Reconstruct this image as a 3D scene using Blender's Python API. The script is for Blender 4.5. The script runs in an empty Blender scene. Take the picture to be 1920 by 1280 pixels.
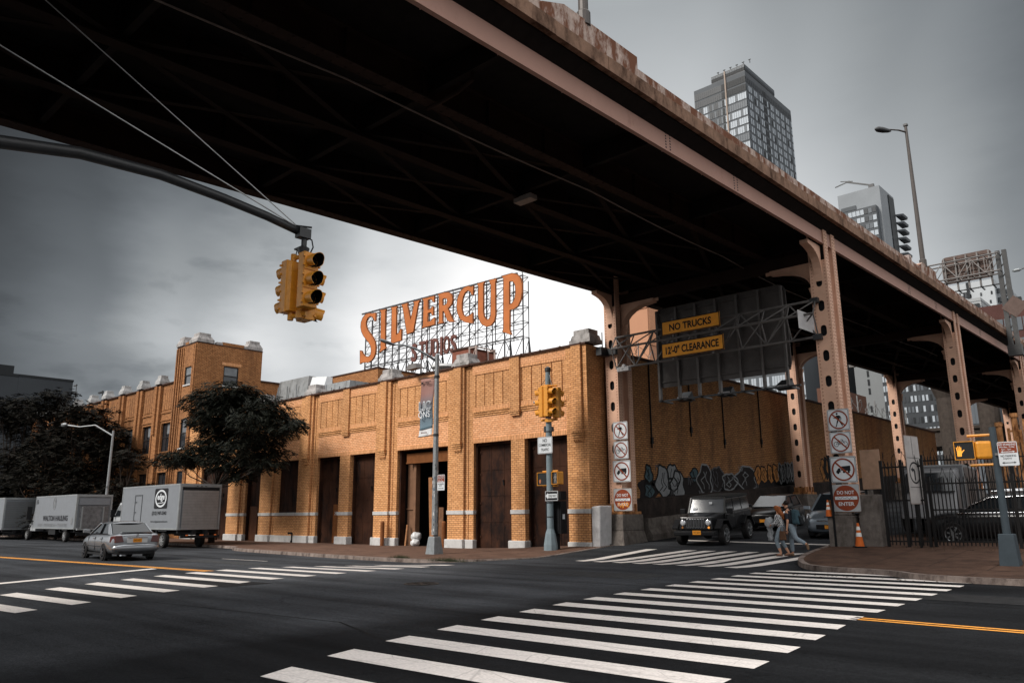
import bpy, bmesh, math, random
from mathutils import Vector, Matrix, geometry
random.seed(7)
R = math.radians
sc = bpy.context.scene
# ------------------------------------------------------------ camera
YAW, PITCH, ROLL, EYE, FPX = 42.7, 12.6, 0.4, 1.6, 1450.0
_y, _p, _r = R(YAW), R(PITCH), R(ROLL)
FW = Vector((-math.sin(_y)*math.cos(_p), math.cos(_y)*math.cos(_p), math.sin(_p)))
_rt = Vector((math.cos(_y), math.sin(_y), 0)); _up = _rt.cross(FW)
RT = _rt*math.cos(_r) - _up*math.sin(_r)
UP = _up*math.cos(_r) + _rt*math.sin(_r)
EYEP = Vector((0, 0, EYE))
cam = bpy.data.cameras.new('camera'); co = bpy.data.objects.new('camera', cam)
sc.collection.objects.link(co); sc.camera = co
cam.sensor_width = 36; cam.lens = FPX/1920*36; cam.clip_start = .05; cam.clip_end = 4000
mw = Matrix.Identity(4)
for i in range(3):
    mw[i][0] = RT[i]; mw[i][1] = UP[i]; mw[i][2] = -FW[i]; mw[i][3] = EYEP[i]
co.matrix_world = mw
# ------------------------------------------------------------ sky
SUN_EL, SUN_AZ = 40.0, -20.0        # azimuth measured from -Y towards +X
w = bpy.data.worlds.new('World'); sc.world = w; w.use_nodes = True
nt = w.node_tree; N = nt.nodes; L = nt.links
for n in list(N): N.remove(n)
def wn(t, **k):
    n = N.new(t)
    for a, b in k.items(): setattr(n, a, b)
    return n
def mth(op, a, b=None, c=None, clamp=False):
    n = N.new('ShaderNodeMath'); n.operation = op; n.use_clamp = clamp
    for i, q in enumerate((a, b, c)):
        if q is None: continue
        if isinstance(q, (int, float)): n.inputs[i].default_value = q
        else: L.new(q, n.inputs[i])
    return n.outputs[0]
def ramp(fac, stops, interp='LINEAR'):
    n = N.new('ShaderNodeValToRGB'); n.color_ramp.interpolation = interp
    e = n.color_ramp.elements
    while len(e) > 1: e.remove(e[-1])
    e[0].position = stops[0][0]; e[0].color = (*([stops[0][1]]*3), 1) if not isinstance(stops[0][1], tuple) else (*stops[0][1], 1)
    for p, c in stops[1:]:
        q = e.new(p); q.color = (*([c]*3), 1) if not isinstance(c, tuple) else (*c, 1)
    L.new(fac, n.inputs[0]); return n.outputs[0]
tc = wn('ShaderNodeTexCoord'); nrm = wn('ShaderNodeVectorMath', operation='NORMALIZE')
L.new(tc.outputs['Generated'], nrm.inputs[0])
def dotv(v):
    n = wn('ShaderNodeVectorMath', operation='DOT_PRODUCT'); L.new(nrm.outputs[0], n.inputs[0]); n.inputs[1].default_value = v
    return n.outputs['Value']
sx = wn('ShaderNodeSeparateXYZ'); L.new(nrm.outputs[0], sx.inputs[0])
# cloud light: east-west brightness, brighter gap low in the north-west, thick cloud to the west
u = mth('MULTIPLY_ADD', dotv(tuple(_rt)), .5, .5)
zz = sx.outputs[2]
mp = wn('ShaderNodeMapping'); mp.inputs['Scale'].default_value = (1, 1, 2.6); L.new(nrm.outputs[0], mp.inputs[0])
nz = wn('ShaderNodeTexNoise'); nz.inputs['Scale'].default_value = 2.3; nz.inputs['Detail'].default_value = 7; nz.inputs['Roughness'].default_value = .52
L.new(mp.outputs[0], nz.inputs[0])
nz2 = wn('ShaderNodeTexNoise'); nz2.inputs['Scale'].default_value = 7; nz2.inputs['Detail'].default_value = 6
L.new(mp.outputs[0], nz2.inputs[0])
uw = mth('ADD', u, mth('MULTIPLY', mth('SUBTRACT', nz.outputs[0], .5), .09))
bu = ramp(uw, [(.0, .5), (.14, .10), (.21, .036), (.27, .085), (.315, .20), (.36, .42), (.41, .72), (.48, .94), (.60, .96), (.66, .72), (.72, .48), (.79, .21), (.84, .24), (.91, .6), (1, .85)], 'EASE')
bz = ramp(zz, [(0, .62), (.08, .60), (.2, .56), (.27, .46), (.36, .35), (.46, .245), (.58, .165), (.66, .2), (.82, .8), (1, 1.0)])
# small ragged dark clouds low in the west
dk = ramp(nz2.outputs[0], [(0, 0.0), (.56, 0.0), (.66, 1.0)])
dm = mth('MULTIPLY', mth('MULTIPLY', dk, ramp(zz, [(0, 0), (.06, .9), (.16, 1), (.26, 1), (.4, .25), (1, 0)])), ramp(u, [(0, 0), (.2, .8), (.35, 1), (.40, .5), (.46, 0)]))
front = mth('MULTIPLY', mth('MULTIPLY', bu, bz), 2.15)
front = mth('MULTIPLY', front, mth('MULTIPLY_ADD', nz.outputs[0], .36, .82))
front = mth('MULTIPLY', front, mth('SUBTRACT', 1, mth('MULTIPLY', dm, .30)))
front = mth('MULTIPLY', front, mth('MULTIPLY_ADD', mth('MULTIPLY', ramp(zz, [(0, 1), (.2, 1), (.38, 0)]), ramp(u, [(0, 1), (.3, 1), (.38, 0)])), .75, 1.0))
fb = ramp(mth('MULTIPLY_ADD', dotv((-math.sin(_y), math.cos(_y), 0)), .5, .5), [(0, 1), (.42, 1), (.62, 0)])
back = mth('MULTIPLY', fb, ramp(zz, [(0, .30), (.2, .42), (.45, .8), (.7, 1.0), (1, 1.0)]))
back = mth('MULTIPLY', back, 1.5)
val = mth('ADD', mth('MULTIPLY', front, mth('SUBTRACT', 1, fb)), back)
tint = ramp(val, [(0, (.86, 1.0, 1.14)), (.25, (.93, 1.0, 1.05)), (.8, (1, 1, 1.0))])
vm = wn('ShaderNodeVectorMath', operation='SCALE'); L.new(tint, vm.inputs[0]); L.new(val, vm.inputs['Scale'])
sky = wn('ShaderNodeTexSky'); sky.sky_type = 'NISHITA'; sky.sun_disc = False
sky.sun_elevation = R(SUN_EL); sky.sun_rotation = R(180-SUN_AZ); sky.dust_density = 5
hs = wn('ShaderNodeHueSaturation'); hs.inputs['Saturation'].default_value = .15; hs.inputs['Value'].default_value = .004
L.new(sky.outputs[0], hs.inputs['Color'])
ad = wn('ShaderNodeVectorMath', operation='ADD'); L.new(vm.outputs[0], ad.inputs[0]); L.new(hs.outputs[0], ad.inputs[1])
bg = wn('ShaderNodeBackground'); bg.inputs[1].default_value = 1.0; L.new(ad.outputs[0], bg.inputs[0])
out = wn('ShaderNodeOutputWorld'); L.new(bg.outputs[0], out.inputs[0])
# ------------------------------------------------------------ sun behind thin cloud
sl = bpy.data.lights.new('sun', 'SUN'); sl.energy = 3.0; sl.angle = R(16); sl.color = (1.0, .95, .88)
so = bpy.data.objects.new('sun', sl); sc.collection.objects.link(so); so.location = (0, -20, 60)
_d = Vector((math.sin(R(SUN_AZ))*math.cos(R(SUN_EL)), -math.cos(R(SUN_AZ))*math.cos(R(SUN_EL)), math.sin(R(SUN_EL))))
so.rotation_euler = _d.to_track_quat('Z', 'Y').to_euler()
vs = sc.view_settings; vs.view_transform = 'Standard'; vs.look = 'None'; vs.exposure = 0.25; vs.gamma = 1; vs.use_curve_mapping = False
# ------------------------------------------------------------ placing helpers (a pixel of the photograph -> a point at a real depth)
def ray(x, y): return (FW*FPX + RT*(x-960) - UP*(y-640)).normalized()
def PY(x, y, Y):
    d = ray(x, y); return EYEP + d*(Y/d.y)
def PXX(x, y, X):
    d = ray(x, y); return EYEP + d*(X/d.x)
def PZ(x, y, z):
    d = ray(x, y); return EYEP + d*((z-EYE)/d.z)
def smooth(t): t = max(0, min(1, t)); return t*t*(3-2*t)
def rampz(x, y):
    return min(3.0, max(0, .06*(y-23)))*smooth((x+28.5)/8.5)
def roadz(x, y):
    return rampz(x, y) - .13*smooth((y-13)/6)*smooth((-19-x)/4)
# ------------------------------------------------------------ object helpers
COL = sc.collection
def tag(o, label=None, cat=None, group=None, kind=None):
    if label: o['label'] = label
    if cat: o['category'] = cat
    if group: o['group'] = group
    if kind: o['kind'] = kind
    return o
def empty(name, loc=(0, 0, 0), rz=0, label=None, cat=None, group=None, kind=None):
    o = bpy.data.objects.new(name, None); COL.objects.link(o); o.location = loc; o.rotation_euler = (0, 0, rz)
    o.empty_display_size = .3
    return tag(o, label, cat, group, kind)
def copy_tree(o, parent=None):
    c = o.copy(); COL.objects.link(c)
    if parent: c.parent = parent
    for ch in [q for q in bpy.data.objects if q.parent == o]: copy_tree(ch, c)
    return c
class MB:
    def __init__(s): s.v = []; s.f = []; s.m = []; s.M = None; s.mi = 0; s.bt = []
    def add(s, vs, fs):
        b = len(s.v); s.bt.append((b, len(s.f)))
        for q in vs:
            q = Vector(q); s.v.append(s.M @ q if s.M else q)
        for f in fs: s.f.append([b+i for i in f]); s.m.append(s.mi)
        return s
    def box(s, x0, x1, y0, y1, z0, z1):
        return s.add([(x0, y0, z0), (x1, y0, z0), (x1, y1, z0), (x0, y1, z0), (x0, y0, z1), (x1, y0, z1), (x1, y1, z1), (x0, y1, z1)],
                     [(0, 3, 2, 1), (4, 5, 6, 7), (0, 1, 5, 4), (1, 2, 6, 5), (2, 3, 7, 6), (3, 0, 4, 7)])
    def hexa(s, p):      # 8 points: bottom ring 4, top ring 4
        return s.add(p, [(0, 3, 2, 1), (4, 5, 6, 7), (0, 1, 5, 4), (1, 2, 6, 5), (2, 3, 7, 6), (3, 0, 4, 7)])
    def cbox(s, c, sz, rz=0):
        M = Matrix.Translation(c) @ Matrix.Rotation(rz, 4, 'Z')
        h = [q/2 for q in sz]
        P = [M @ Vector((a*h[0], b*h[1], k*h[2])) for k in (-1, 1) for a, b in ((-1, -1), (1, -1), (1, 1), (-1, 1))]
        return s.hexa(P)
    def quad(s, a, b, c, d): return s.add([a, b, c, d], [(0, 1, 2, 3)])
    def prism(s, poly, t, holes=(), frame=None):
        # poly in (u, v), extruded t along w; frame maps (u, v, w)
        frame = frame or (lambda a, b, c: (a, b, c))
        loops = [list(poly)] + [list(h) for h in holes]
        flat = [p for l in loops for p in l]
        tris = geometry.tessellate_polygon([[Vector((a, b, 0)) for a, b in l] for l in loops])
        n = len(flat)
        vs = [frame(a, b, 0) for a, b in flat] + [frame(a, b, t) for a, b in flat]
        fs = [tuple(tr) for tr in tris] + [tuple(i+n for i in reversed(tr)) for tr in tris]
        o = 0
        for l in loops:
            k = len(l)
            for i in range(k): fs.append((o+i, o+(i+1) % k, n+o+(i+1) % k, n+o+i))
            o += k
        return s.add(vs, fs)
    def tube(s, pts, r, n=8, cap=True):
        pts = [Vector(p) for p in pts]; rr = r if isinstance(r, (list, tuple)) else [r]*len(pts)
        vs = []; fs = []
        prev = None
        for i, p in enumerate(pts):
            t = (pts[min(i+1, len(pts)-1)] - pts[max(i-1, 0)]).normalized()
            if prev is None:
                a = Vector((0, 0, 1)) if abs(t.z) < .9 else Vector((1, 0, 0))
                e1 = t.cross(a).normalized()
            else:
                e1 = (prev - t*prev.dot(t)).normalized()
            prev = e1; e2 = t.cross(e1)
            for k in range(n):
                an = 2*math.pi*k/n
                vs.append(p + (e1*math.cos(an)+e2*math.sin(an))*rr[i])
        for i in range(len(pts)-1):
            for k in range(n): fs.append((i*n+k, i*n+(k+1) % n, (i+1)*n+(k+1) % n, (i+1)*n+k))
        if cap:
            fs.append(tuple(range(n-1, -1, -1))); fs.append(tuple((len(pts)-1)*n+k for k in range(n)))
        return s.add(vs, fs)
    def bar(s, a, b, w, h=None):
        h = h or w; a = Vector(a); b = Vector(b); t = (b-a).normalized()
        q = Vector((0, 0, 1)) if abs(t.z) < .95 else Vector((0, 1, 0))
        e1 = t.cross(q).normalized()*w/2; e2 = e1.cross(t).normalized()*h/2
        return s.hexa([a-e1-e2, a+e1-e2, a+e1+e2, a-e1+e2, b-e1-e2, b+e1-e2, b+e1+e2, b-e1+e2])
    def lathe(s, prof, n=16, c=(0, 0, 0), axis='Z', caps=True):
        vs = []; fs = []
        for r, h in prof:
            for k in range(n):
                a = 2*math.pi*k/n; p = (r*math.cos(a), r*math.sin(a), h)
                if axis == 'Y': p = (p[0], p[2], p[1])
                if axis == 'X': p = (p[2], p[0], p[1])
                vs.append((p[0]+c[0], p[1]+c[1], p[2]+c[2]))
        for i in range(len(prof)-1):
            for k in range(n): fs.append((i*n+k, i*n+(k+1) % n, (i+1)*n+(k+1) % n, (i+1)*n+k))
        if caps: fs.append(tuple(range(n-1, -1, -1))); fs.append(tuple((len(prof)-1)*n+k for k in range(n)))
        return s.add(vs, fs)
    def rivet(s, p, nrm_, r=.022, h=.015):
        p = Vector(p); nn = Vector(nrm_); a = Vector((0, 0, 1)) if abs(nn.z) < .9 else Vector((1, 0, 0))
        e1 = nn.cross(a).normalized()*r; e2 = nn.cross(e1).normalized()*r
        b = [p+e1+e2, p-e1+e2, p-e1-e2, p+e1-e2]; t = [p+nn*h+q for q in (e1*.4+e2*.4, -e1*.4+e2*.4, -e1*.4-e2*.4, e1*.4-e2*.4)]
        return s.add(b+t, [(0, 1, 5, 4), (1, 2, 6, 5), (2, 3, 7, 6), (3, 0, 4, 7), (4, 5, 6, 7)])
    def each(s, name, mat, parent=None, per=1, **k):
        # one object for every piece added (or every `per` pieces)
        st = s.bt[::per]+[(len(s.v), len(s.f))]; out = []
        for (v0, f0), (v1, f1) in zip(st, st[1:]):
            q = MB(); q.v = s.v[v0:v1]; q.f = [[i-v0 for i in f] for f in s.f[f0:f1]]; q.m = s.m[f0:f1]; out.append(q.build(name, mat, parent, **k))
        return out
    def build(s, name, mat, parent=None, smooth_=False, bevel=0, sub=0, **t):
        me = bpy.data.meshes.new(name); me.from_pydata([tuple(q) for q in s.v], [], s.f)
        mats = mat if isinstance(mat, (list, tuple)) else [mat]
        for m in mats: me.materials.append(m)
        if len(mats) > 1:
            for p, k in zip(me.polygons, s.m): p.material_index = k
        bm = bmesh.new(); bm.from_mesh(me); bmesh.ops.recalc_face_normals(bm, faces=bm.faces); bm.to_mesh(me); bm.free()
        if smooth_:
            for p in me.polygons: p.use_smooth = True
        me.update()
        o = bpy.data.objects.new(name, me); COL.objects.link(o)
        if parent: o.parent = parent
        if bevel:
            b = o.modifiers.new('b', 'BEVEL'); b.width = bevel; b.segments = 2; b.limit_method = 'ANGLE'
        if sub:
            b = o.modifiers.new('s', 'SUBSURF'); b.levels = sub; b.render_levels = sub
        return tag(o, **t) if t else o
_fc = {}
def text_geo(txt, size=1, bold=0, sx_=1, spacing=1.0):
    k = (txt, size, bold, sx_, spacing)
    if k in _fc: return _fc[k]
    cu = bpy.data.curves.new('t', 'FONT'); cu.body = txt; cu.size = size; cu.offset = bold; cu.align_x = 'CENTER'; cu.align_y = 'CENTER'
    cu.space_character = spacing; cu.resolution_u = 3
    ob = bpy.data.objects.new('t', cu); COL.objects.link(ob)
    dg = bpy.context.evaluated_depsgraph_get(); me = ob.evaluated_get(dg).to_mesh()
    vs = [Vector((q.co.x*sx_, q.co.y, 0)) for q in me.vertices]; fs = [tuple(p.vertices) for p in me.polygons]
    bpy.data.objects.remove(ob); bpy.data.curves.remove(cu)
    _fc[k] = (vs, fs); return vs, fs
def put_text(mb, txt, size, org, ux, uy, bold=0, sx_=1, spacing=1.0, w=None, h=None, off=.004):
    # org: centre point, ux/uy unit directions; w/h fit the text to a box
    vs, fs = text_geo(txt, size, bold, sx_, spacing)
    x0, x1 = min(v.x for v in vs), max(v.x for v in vs); y0, y1 = min(v.y for v in vs), max(v.y for v in vs)
    kx = w/(x1-x0) if w else 1; ky = h/(y1-y0) if h else 1
    org = Vector(org); ux = Vector(ux); uy = Vector(uy); n = ux.cross(uy)
    mb.add([org + ux*(v.x-(x0+x1)/2)*kx + uy*(v.y-(y0+y1)/2)*ky + n*off for v in vs], fs)
def circ(r, n=24, cx=0, cy=0, a0=0, a1=2*math.pi, closed=True):
    k = n if closed else n+1
    return [(cx+r*math.cos(a0+(a1-a0)*i/n), cy+r*math.sin(a0+(a1-a0)*i/n)) for i in range(k)]
def frame(o, ux, uy):
    o = Vector(o); ux = Vector(ux); uy = Vector(uy); n = ux.cross(uy)
    return lambda a, b, c: o+ux*a+uy*b+n*c
# ------------------------------------------------------------ materials
MT = {}
def mat(name, col, rough=.7, metal=0, var=.18, scale=3.0, bump=0, dirt=None, dscale=1.2, dlo=.5, dhi=.62, emit=0, spec=None, trans=0, bscale=60, coat=0):
    if name in MT: return MT[name]
    m = bpy.data.materials.new(name); m.use_nodes = True; t = m.node_tree; n = t.nodes; l = t.links
    b = n['Principled BSDF']; b.inputs['Roughness'].default_value = rough; b.inputs['Metallic'].default_value = metal
    if spec is None and metal == 0 and rough >= .5 and not coat: spec = .12
    if spec is not None: b.inputs['Specular IOR Level'].default_value = spec
    if coat: b.inputs['Coat Weight'].default_value = coat; b.inputs['Coat Roughness'].default_value = .08
    tc = n.new('ShaderNodeNewGeometry')
    cur = None
    if var:
        z = n.new('ShaderNodeTexNoise'); z.inputs['Scale'].default_value = scale; z.inputs['Detail'].default_value = 6; z.inputs['Roughness'].default_value = .65
        l.new(tc.outputs['Position'], z.inputs[0])
        r = n.new('ShaderNodeValToRGB'); r.color_ramp.elements[0].position = .3; r.color_ramp.elements[1].position = .7
        r.color_ramp.elements[0].color = (*[q*(1-var) for q in col], 1); r.color_ramp.elements[1].color = (*[min(1, q*(1+var)) for q in col], 1)
        l.new(z.outputs[0], r.inputs[0]); cur = r.outputs[0]
    if dirt:
        z = n.new('ShaderNodeTexNoise'); z.inputs['Scale'].default_value = dscale; z.inputs['Detail'].default_value = 8; z.inputs['Roughness'].default_value = .7
        mp = n.new('ShaderNodeMapping'); mp.inputs['Scale'].default_value = (1, 1, .45); l.new(tc.outputs['Position'], mp.inputs[0]); l.new(mp.outputs[0], z.inputs[0])
        r = n.new('ShaderNodeValToRGB'); r.color_ramp.elements[0].position = dlo; r.color_ramp.elements[1].position = dhi
        l.new(z.outputs[0], r.inputs[0])
        mx = n.new('ShaderNodeMix'); mx.data_type = 'RGBA'; l.new(r.outputs[0], mx.inputs[0])
        if cur: l.new(cur, mx.inputs[6])
        else: mx.inputs[6].default_value = (*col, 1)
        mx.inputs[7].default_value = (*dirt, 1); cur = mx.outputs[2]
    if cur: l.new(cur, b.inputs['Base Color'])
    else: b.inputs['Base Color'].default_value = (*col, 1)
    if bump:
        z = n.new('ShaderNodeTexNoise'); z.inputs['Scale'].default_value = bscale; z.inputs['Detail'].default_value = 4; l.new(tc.outputs['Position'], z.inputs[0])
        bp = n.new('ShaderNodeBump'); bp.inputs['Strength'].default_value = bump; bp.inputs['Distance'].default_value = .02
        l.new(z.outputs[0], bp.inputs['Height']); l.new(bp.outputs[0], b.inputs['Normal'])
    if emit:
        b.inputs['Emission Color'].default_value = (*col, 1); b.inputs['Emission Strength'].default_value = emit
    if trans: b.inputs['Transmission Weight'].default_value = trans
    MT[name] = m; return m
def brick(name, c1, c2, mortar, bw=.31, bh=.105, soldier=False, stain=.35, ms=.014, stain_col=(.03, .016, .01)):
    m = bpy.data.materials.new(name); m.use_nodes = True; t = m.node_tree; n = t.nodes; l = t.links
    b = n['Principled BSDF']; b.inputs['Roughness'].default_value = .85; b.inputs['Specular IOR Level'].default_value = .25
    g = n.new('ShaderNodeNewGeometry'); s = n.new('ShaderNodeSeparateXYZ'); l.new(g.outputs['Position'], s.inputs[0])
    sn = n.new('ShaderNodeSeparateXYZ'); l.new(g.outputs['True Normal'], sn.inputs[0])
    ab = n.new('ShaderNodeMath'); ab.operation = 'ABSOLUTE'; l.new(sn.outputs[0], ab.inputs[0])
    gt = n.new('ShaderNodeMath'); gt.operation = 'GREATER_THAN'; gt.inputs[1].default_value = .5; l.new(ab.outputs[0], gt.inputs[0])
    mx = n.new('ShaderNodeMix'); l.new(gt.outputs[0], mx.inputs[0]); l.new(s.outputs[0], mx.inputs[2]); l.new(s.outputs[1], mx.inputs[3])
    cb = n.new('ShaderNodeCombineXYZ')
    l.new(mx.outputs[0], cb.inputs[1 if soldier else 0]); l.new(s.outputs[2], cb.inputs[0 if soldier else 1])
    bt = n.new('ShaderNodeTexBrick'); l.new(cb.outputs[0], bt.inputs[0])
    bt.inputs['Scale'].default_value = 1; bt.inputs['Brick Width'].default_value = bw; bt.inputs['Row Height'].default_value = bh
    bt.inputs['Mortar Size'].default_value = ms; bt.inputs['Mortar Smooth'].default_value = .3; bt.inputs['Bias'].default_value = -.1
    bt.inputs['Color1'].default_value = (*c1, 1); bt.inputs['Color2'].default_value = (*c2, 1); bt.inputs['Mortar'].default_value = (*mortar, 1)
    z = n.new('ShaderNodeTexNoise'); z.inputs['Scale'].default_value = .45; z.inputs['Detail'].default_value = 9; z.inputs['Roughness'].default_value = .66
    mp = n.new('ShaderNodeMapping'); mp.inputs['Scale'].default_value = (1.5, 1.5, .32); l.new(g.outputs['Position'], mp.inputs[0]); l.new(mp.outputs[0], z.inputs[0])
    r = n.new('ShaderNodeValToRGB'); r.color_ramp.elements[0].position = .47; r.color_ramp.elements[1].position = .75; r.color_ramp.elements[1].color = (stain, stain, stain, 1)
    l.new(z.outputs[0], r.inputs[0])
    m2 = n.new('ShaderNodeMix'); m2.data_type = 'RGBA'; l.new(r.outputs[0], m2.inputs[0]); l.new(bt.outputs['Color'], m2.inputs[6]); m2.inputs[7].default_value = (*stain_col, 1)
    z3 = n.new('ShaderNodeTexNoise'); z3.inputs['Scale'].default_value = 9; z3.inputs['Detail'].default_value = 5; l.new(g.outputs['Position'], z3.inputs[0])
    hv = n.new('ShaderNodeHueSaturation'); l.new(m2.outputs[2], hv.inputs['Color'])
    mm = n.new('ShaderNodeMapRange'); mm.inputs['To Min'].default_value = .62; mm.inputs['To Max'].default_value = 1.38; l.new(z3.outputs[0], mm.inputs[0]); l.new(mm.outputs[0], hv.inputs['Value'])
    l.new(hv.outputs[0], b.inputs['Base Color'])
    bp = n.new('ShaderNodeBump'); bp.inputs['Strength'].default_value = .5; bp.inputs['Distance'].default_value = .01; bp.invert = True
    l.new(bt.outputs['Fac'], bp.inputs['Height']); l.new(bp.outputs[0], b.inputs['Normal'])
    MT[name] = m; return m
BRK = brick('buff_brick', (.66, .335, .145), (.50, .235, .09), (.25, .115, .052), bw=.27, bh=.10, stain=.42)
BRP = brick('pink_brick', (.72, .37, .19), (.62, .285, .13), (.34, .165, .08), bw=.27, bh=.10, stain=.12)
BRS = brick('soldier_brick', (.70, .35, .165), (.56, .26, .11), (.16, .07, .032), bw=2.0, bh=.10, soldier=True, stain=.15)
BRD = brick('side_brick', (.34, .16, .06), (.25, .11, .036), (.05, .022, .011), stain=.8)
BRW = brick('weathered_brick', (.40, .18, .07), (.28, .115, .04), (.06, .028, .014), bw=.29, stain=.5)
STONE = mat('white_stone', (.46, .45, .44), .8, var=.12, bump=.4, dirt=(.16, .15, .14), dscale=2.6, dlo=.55, dhi=.8)
STONEG = mat('grey_capstone', (.33, .31, .30), .85, var=.2, bump=.4, dirt=(.07, .065, .06), dscale=3.4, dlo=.48, dhi=.72)
DOORM = mat('brown_metal_door', (.038, .015, .008), .75, var=.35, scale=1.5, dirt=(.010, .005, .004), dscale=1.6, dlo=.45, dhi=.62)
BEAMM = mat('rusty_brown_paint', (.15, .055, .018), .7, var=.25)
BLACK = mat('matt_black', (.008, .008, .009), .6, var=0)
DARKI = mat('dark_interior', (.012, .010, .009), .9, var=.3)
COPE = mat('dark_coping', (.055, .028, .02), .7)
PINK = mat('bridge_paint', (.42, .25, .20), .6, var=.08, scale=.7, dirt=(.16, .07, .045), dscale=1.1, dlo=.62, dhi=.85)
PEACH = mat('column_paint', (.57, .35, .25), .6, var=.12, scale=1.4, dirt=(.20, .075, .03), dscale=1.6, dlo=.62, dhi=.8, bump=.15)
RUST = mat('rust_streaks', (.36, .17, .07), .8, var=.35, scale=4, dirt=(.10, .035, .012), dscale=4, dlo=.45, dhi=.62)
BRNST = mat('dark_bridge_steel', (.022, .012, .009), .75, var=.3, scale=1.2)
DECKC = mat('stained_concrete_edge', (.24, .145, .10), .9, var=.3, scale=2.2, dirt=(.055, .028, .018), dscale=2.0, dlo=.46, dhi=.66, bump=.5)
PARC = mat('flaking_parapet_paint', (.46, .36, .31), .9, var=.2, scale=6, dirt=(.17, .075, .045), dscale=2.8, dlo=.42, dhi=.55, bump=.5)
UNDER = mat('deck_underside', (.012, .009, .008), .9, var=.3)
CONC = mat('rough_concrete', (.13, .112, .10), .9, var=.3, scale=5, bump=.8, dirt=(.045, .035, .03), dscale=2, dlo=.48, dhi=.72)
CONCL = mat('pale_concrete', (.42, .41, .41), .85, var=.12, scale=4, bump=.5, dirt=(.15, .14, .135), dscale=2, dlo=.55, dhi=.8)
GALV = mat('galvanised_pole', (.20, .215, .225), .5, .35, var=.2, scale=8)
POLEB = mat('blue_grey_pole_paint', (.16, .20, .22), .55, var=.12)
DKPOLE = mat('dark_mast_paint', (.020, .021, .023), .45, var=.15)
YEL = mat('signal_yellow', (.62, .25, .018), .42, var=.12, scale=9, dirt=(.25, .085, .01), dscale=5, dlo=.58, dhi=.8)
YELO = mat('orange_sign_face', (.80, .33, .04), .5, var=.12, scale=4)
SIGNW = mat('white_sign_face', (.52, .54, .56), .45, var=.06)
SIGNR = mat('brown_red_sign_ink', (.20, .042, .018), .5, var=.1)
SIGNK = mat('black_sign_ink', (.012, .012, .014), .5, var=0)
SIGNB = mat('bare_sign_back', (.26, .22, .20), .6, .2, var=.15)
PANB = mat('grey_sign_panel_back', (.085, .076, .072), .7, .1, var=.2, scale=2, dirt=(.06, .05, .047), dscale=1.5, dlo=.5, dhi=.75)
STEELG = mat('weathered_gantry_steel', (.13, .12, .115), .6, .3, var=.2)
TYRE = mat('tyre_rubber', (.01, .01, .011), .8, var=0)
RIM = mat('alloy_rim', (.35, .36, .37), .3, .8, var=0)
GLASS = mat('car_glass', (.010, .012, .014), .07, 0, var=0, spec=.5)
WGLASS = mat('window_glass', (.02, .022, .026), .08, 0, var=0, spec=.8)
ORNG = mat('cone_orange', (.50, .11, .02), .5, var=.1)
CWHITE = mat('reflective_white', (.62, .62, .6), .4, var=.08)
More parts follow.
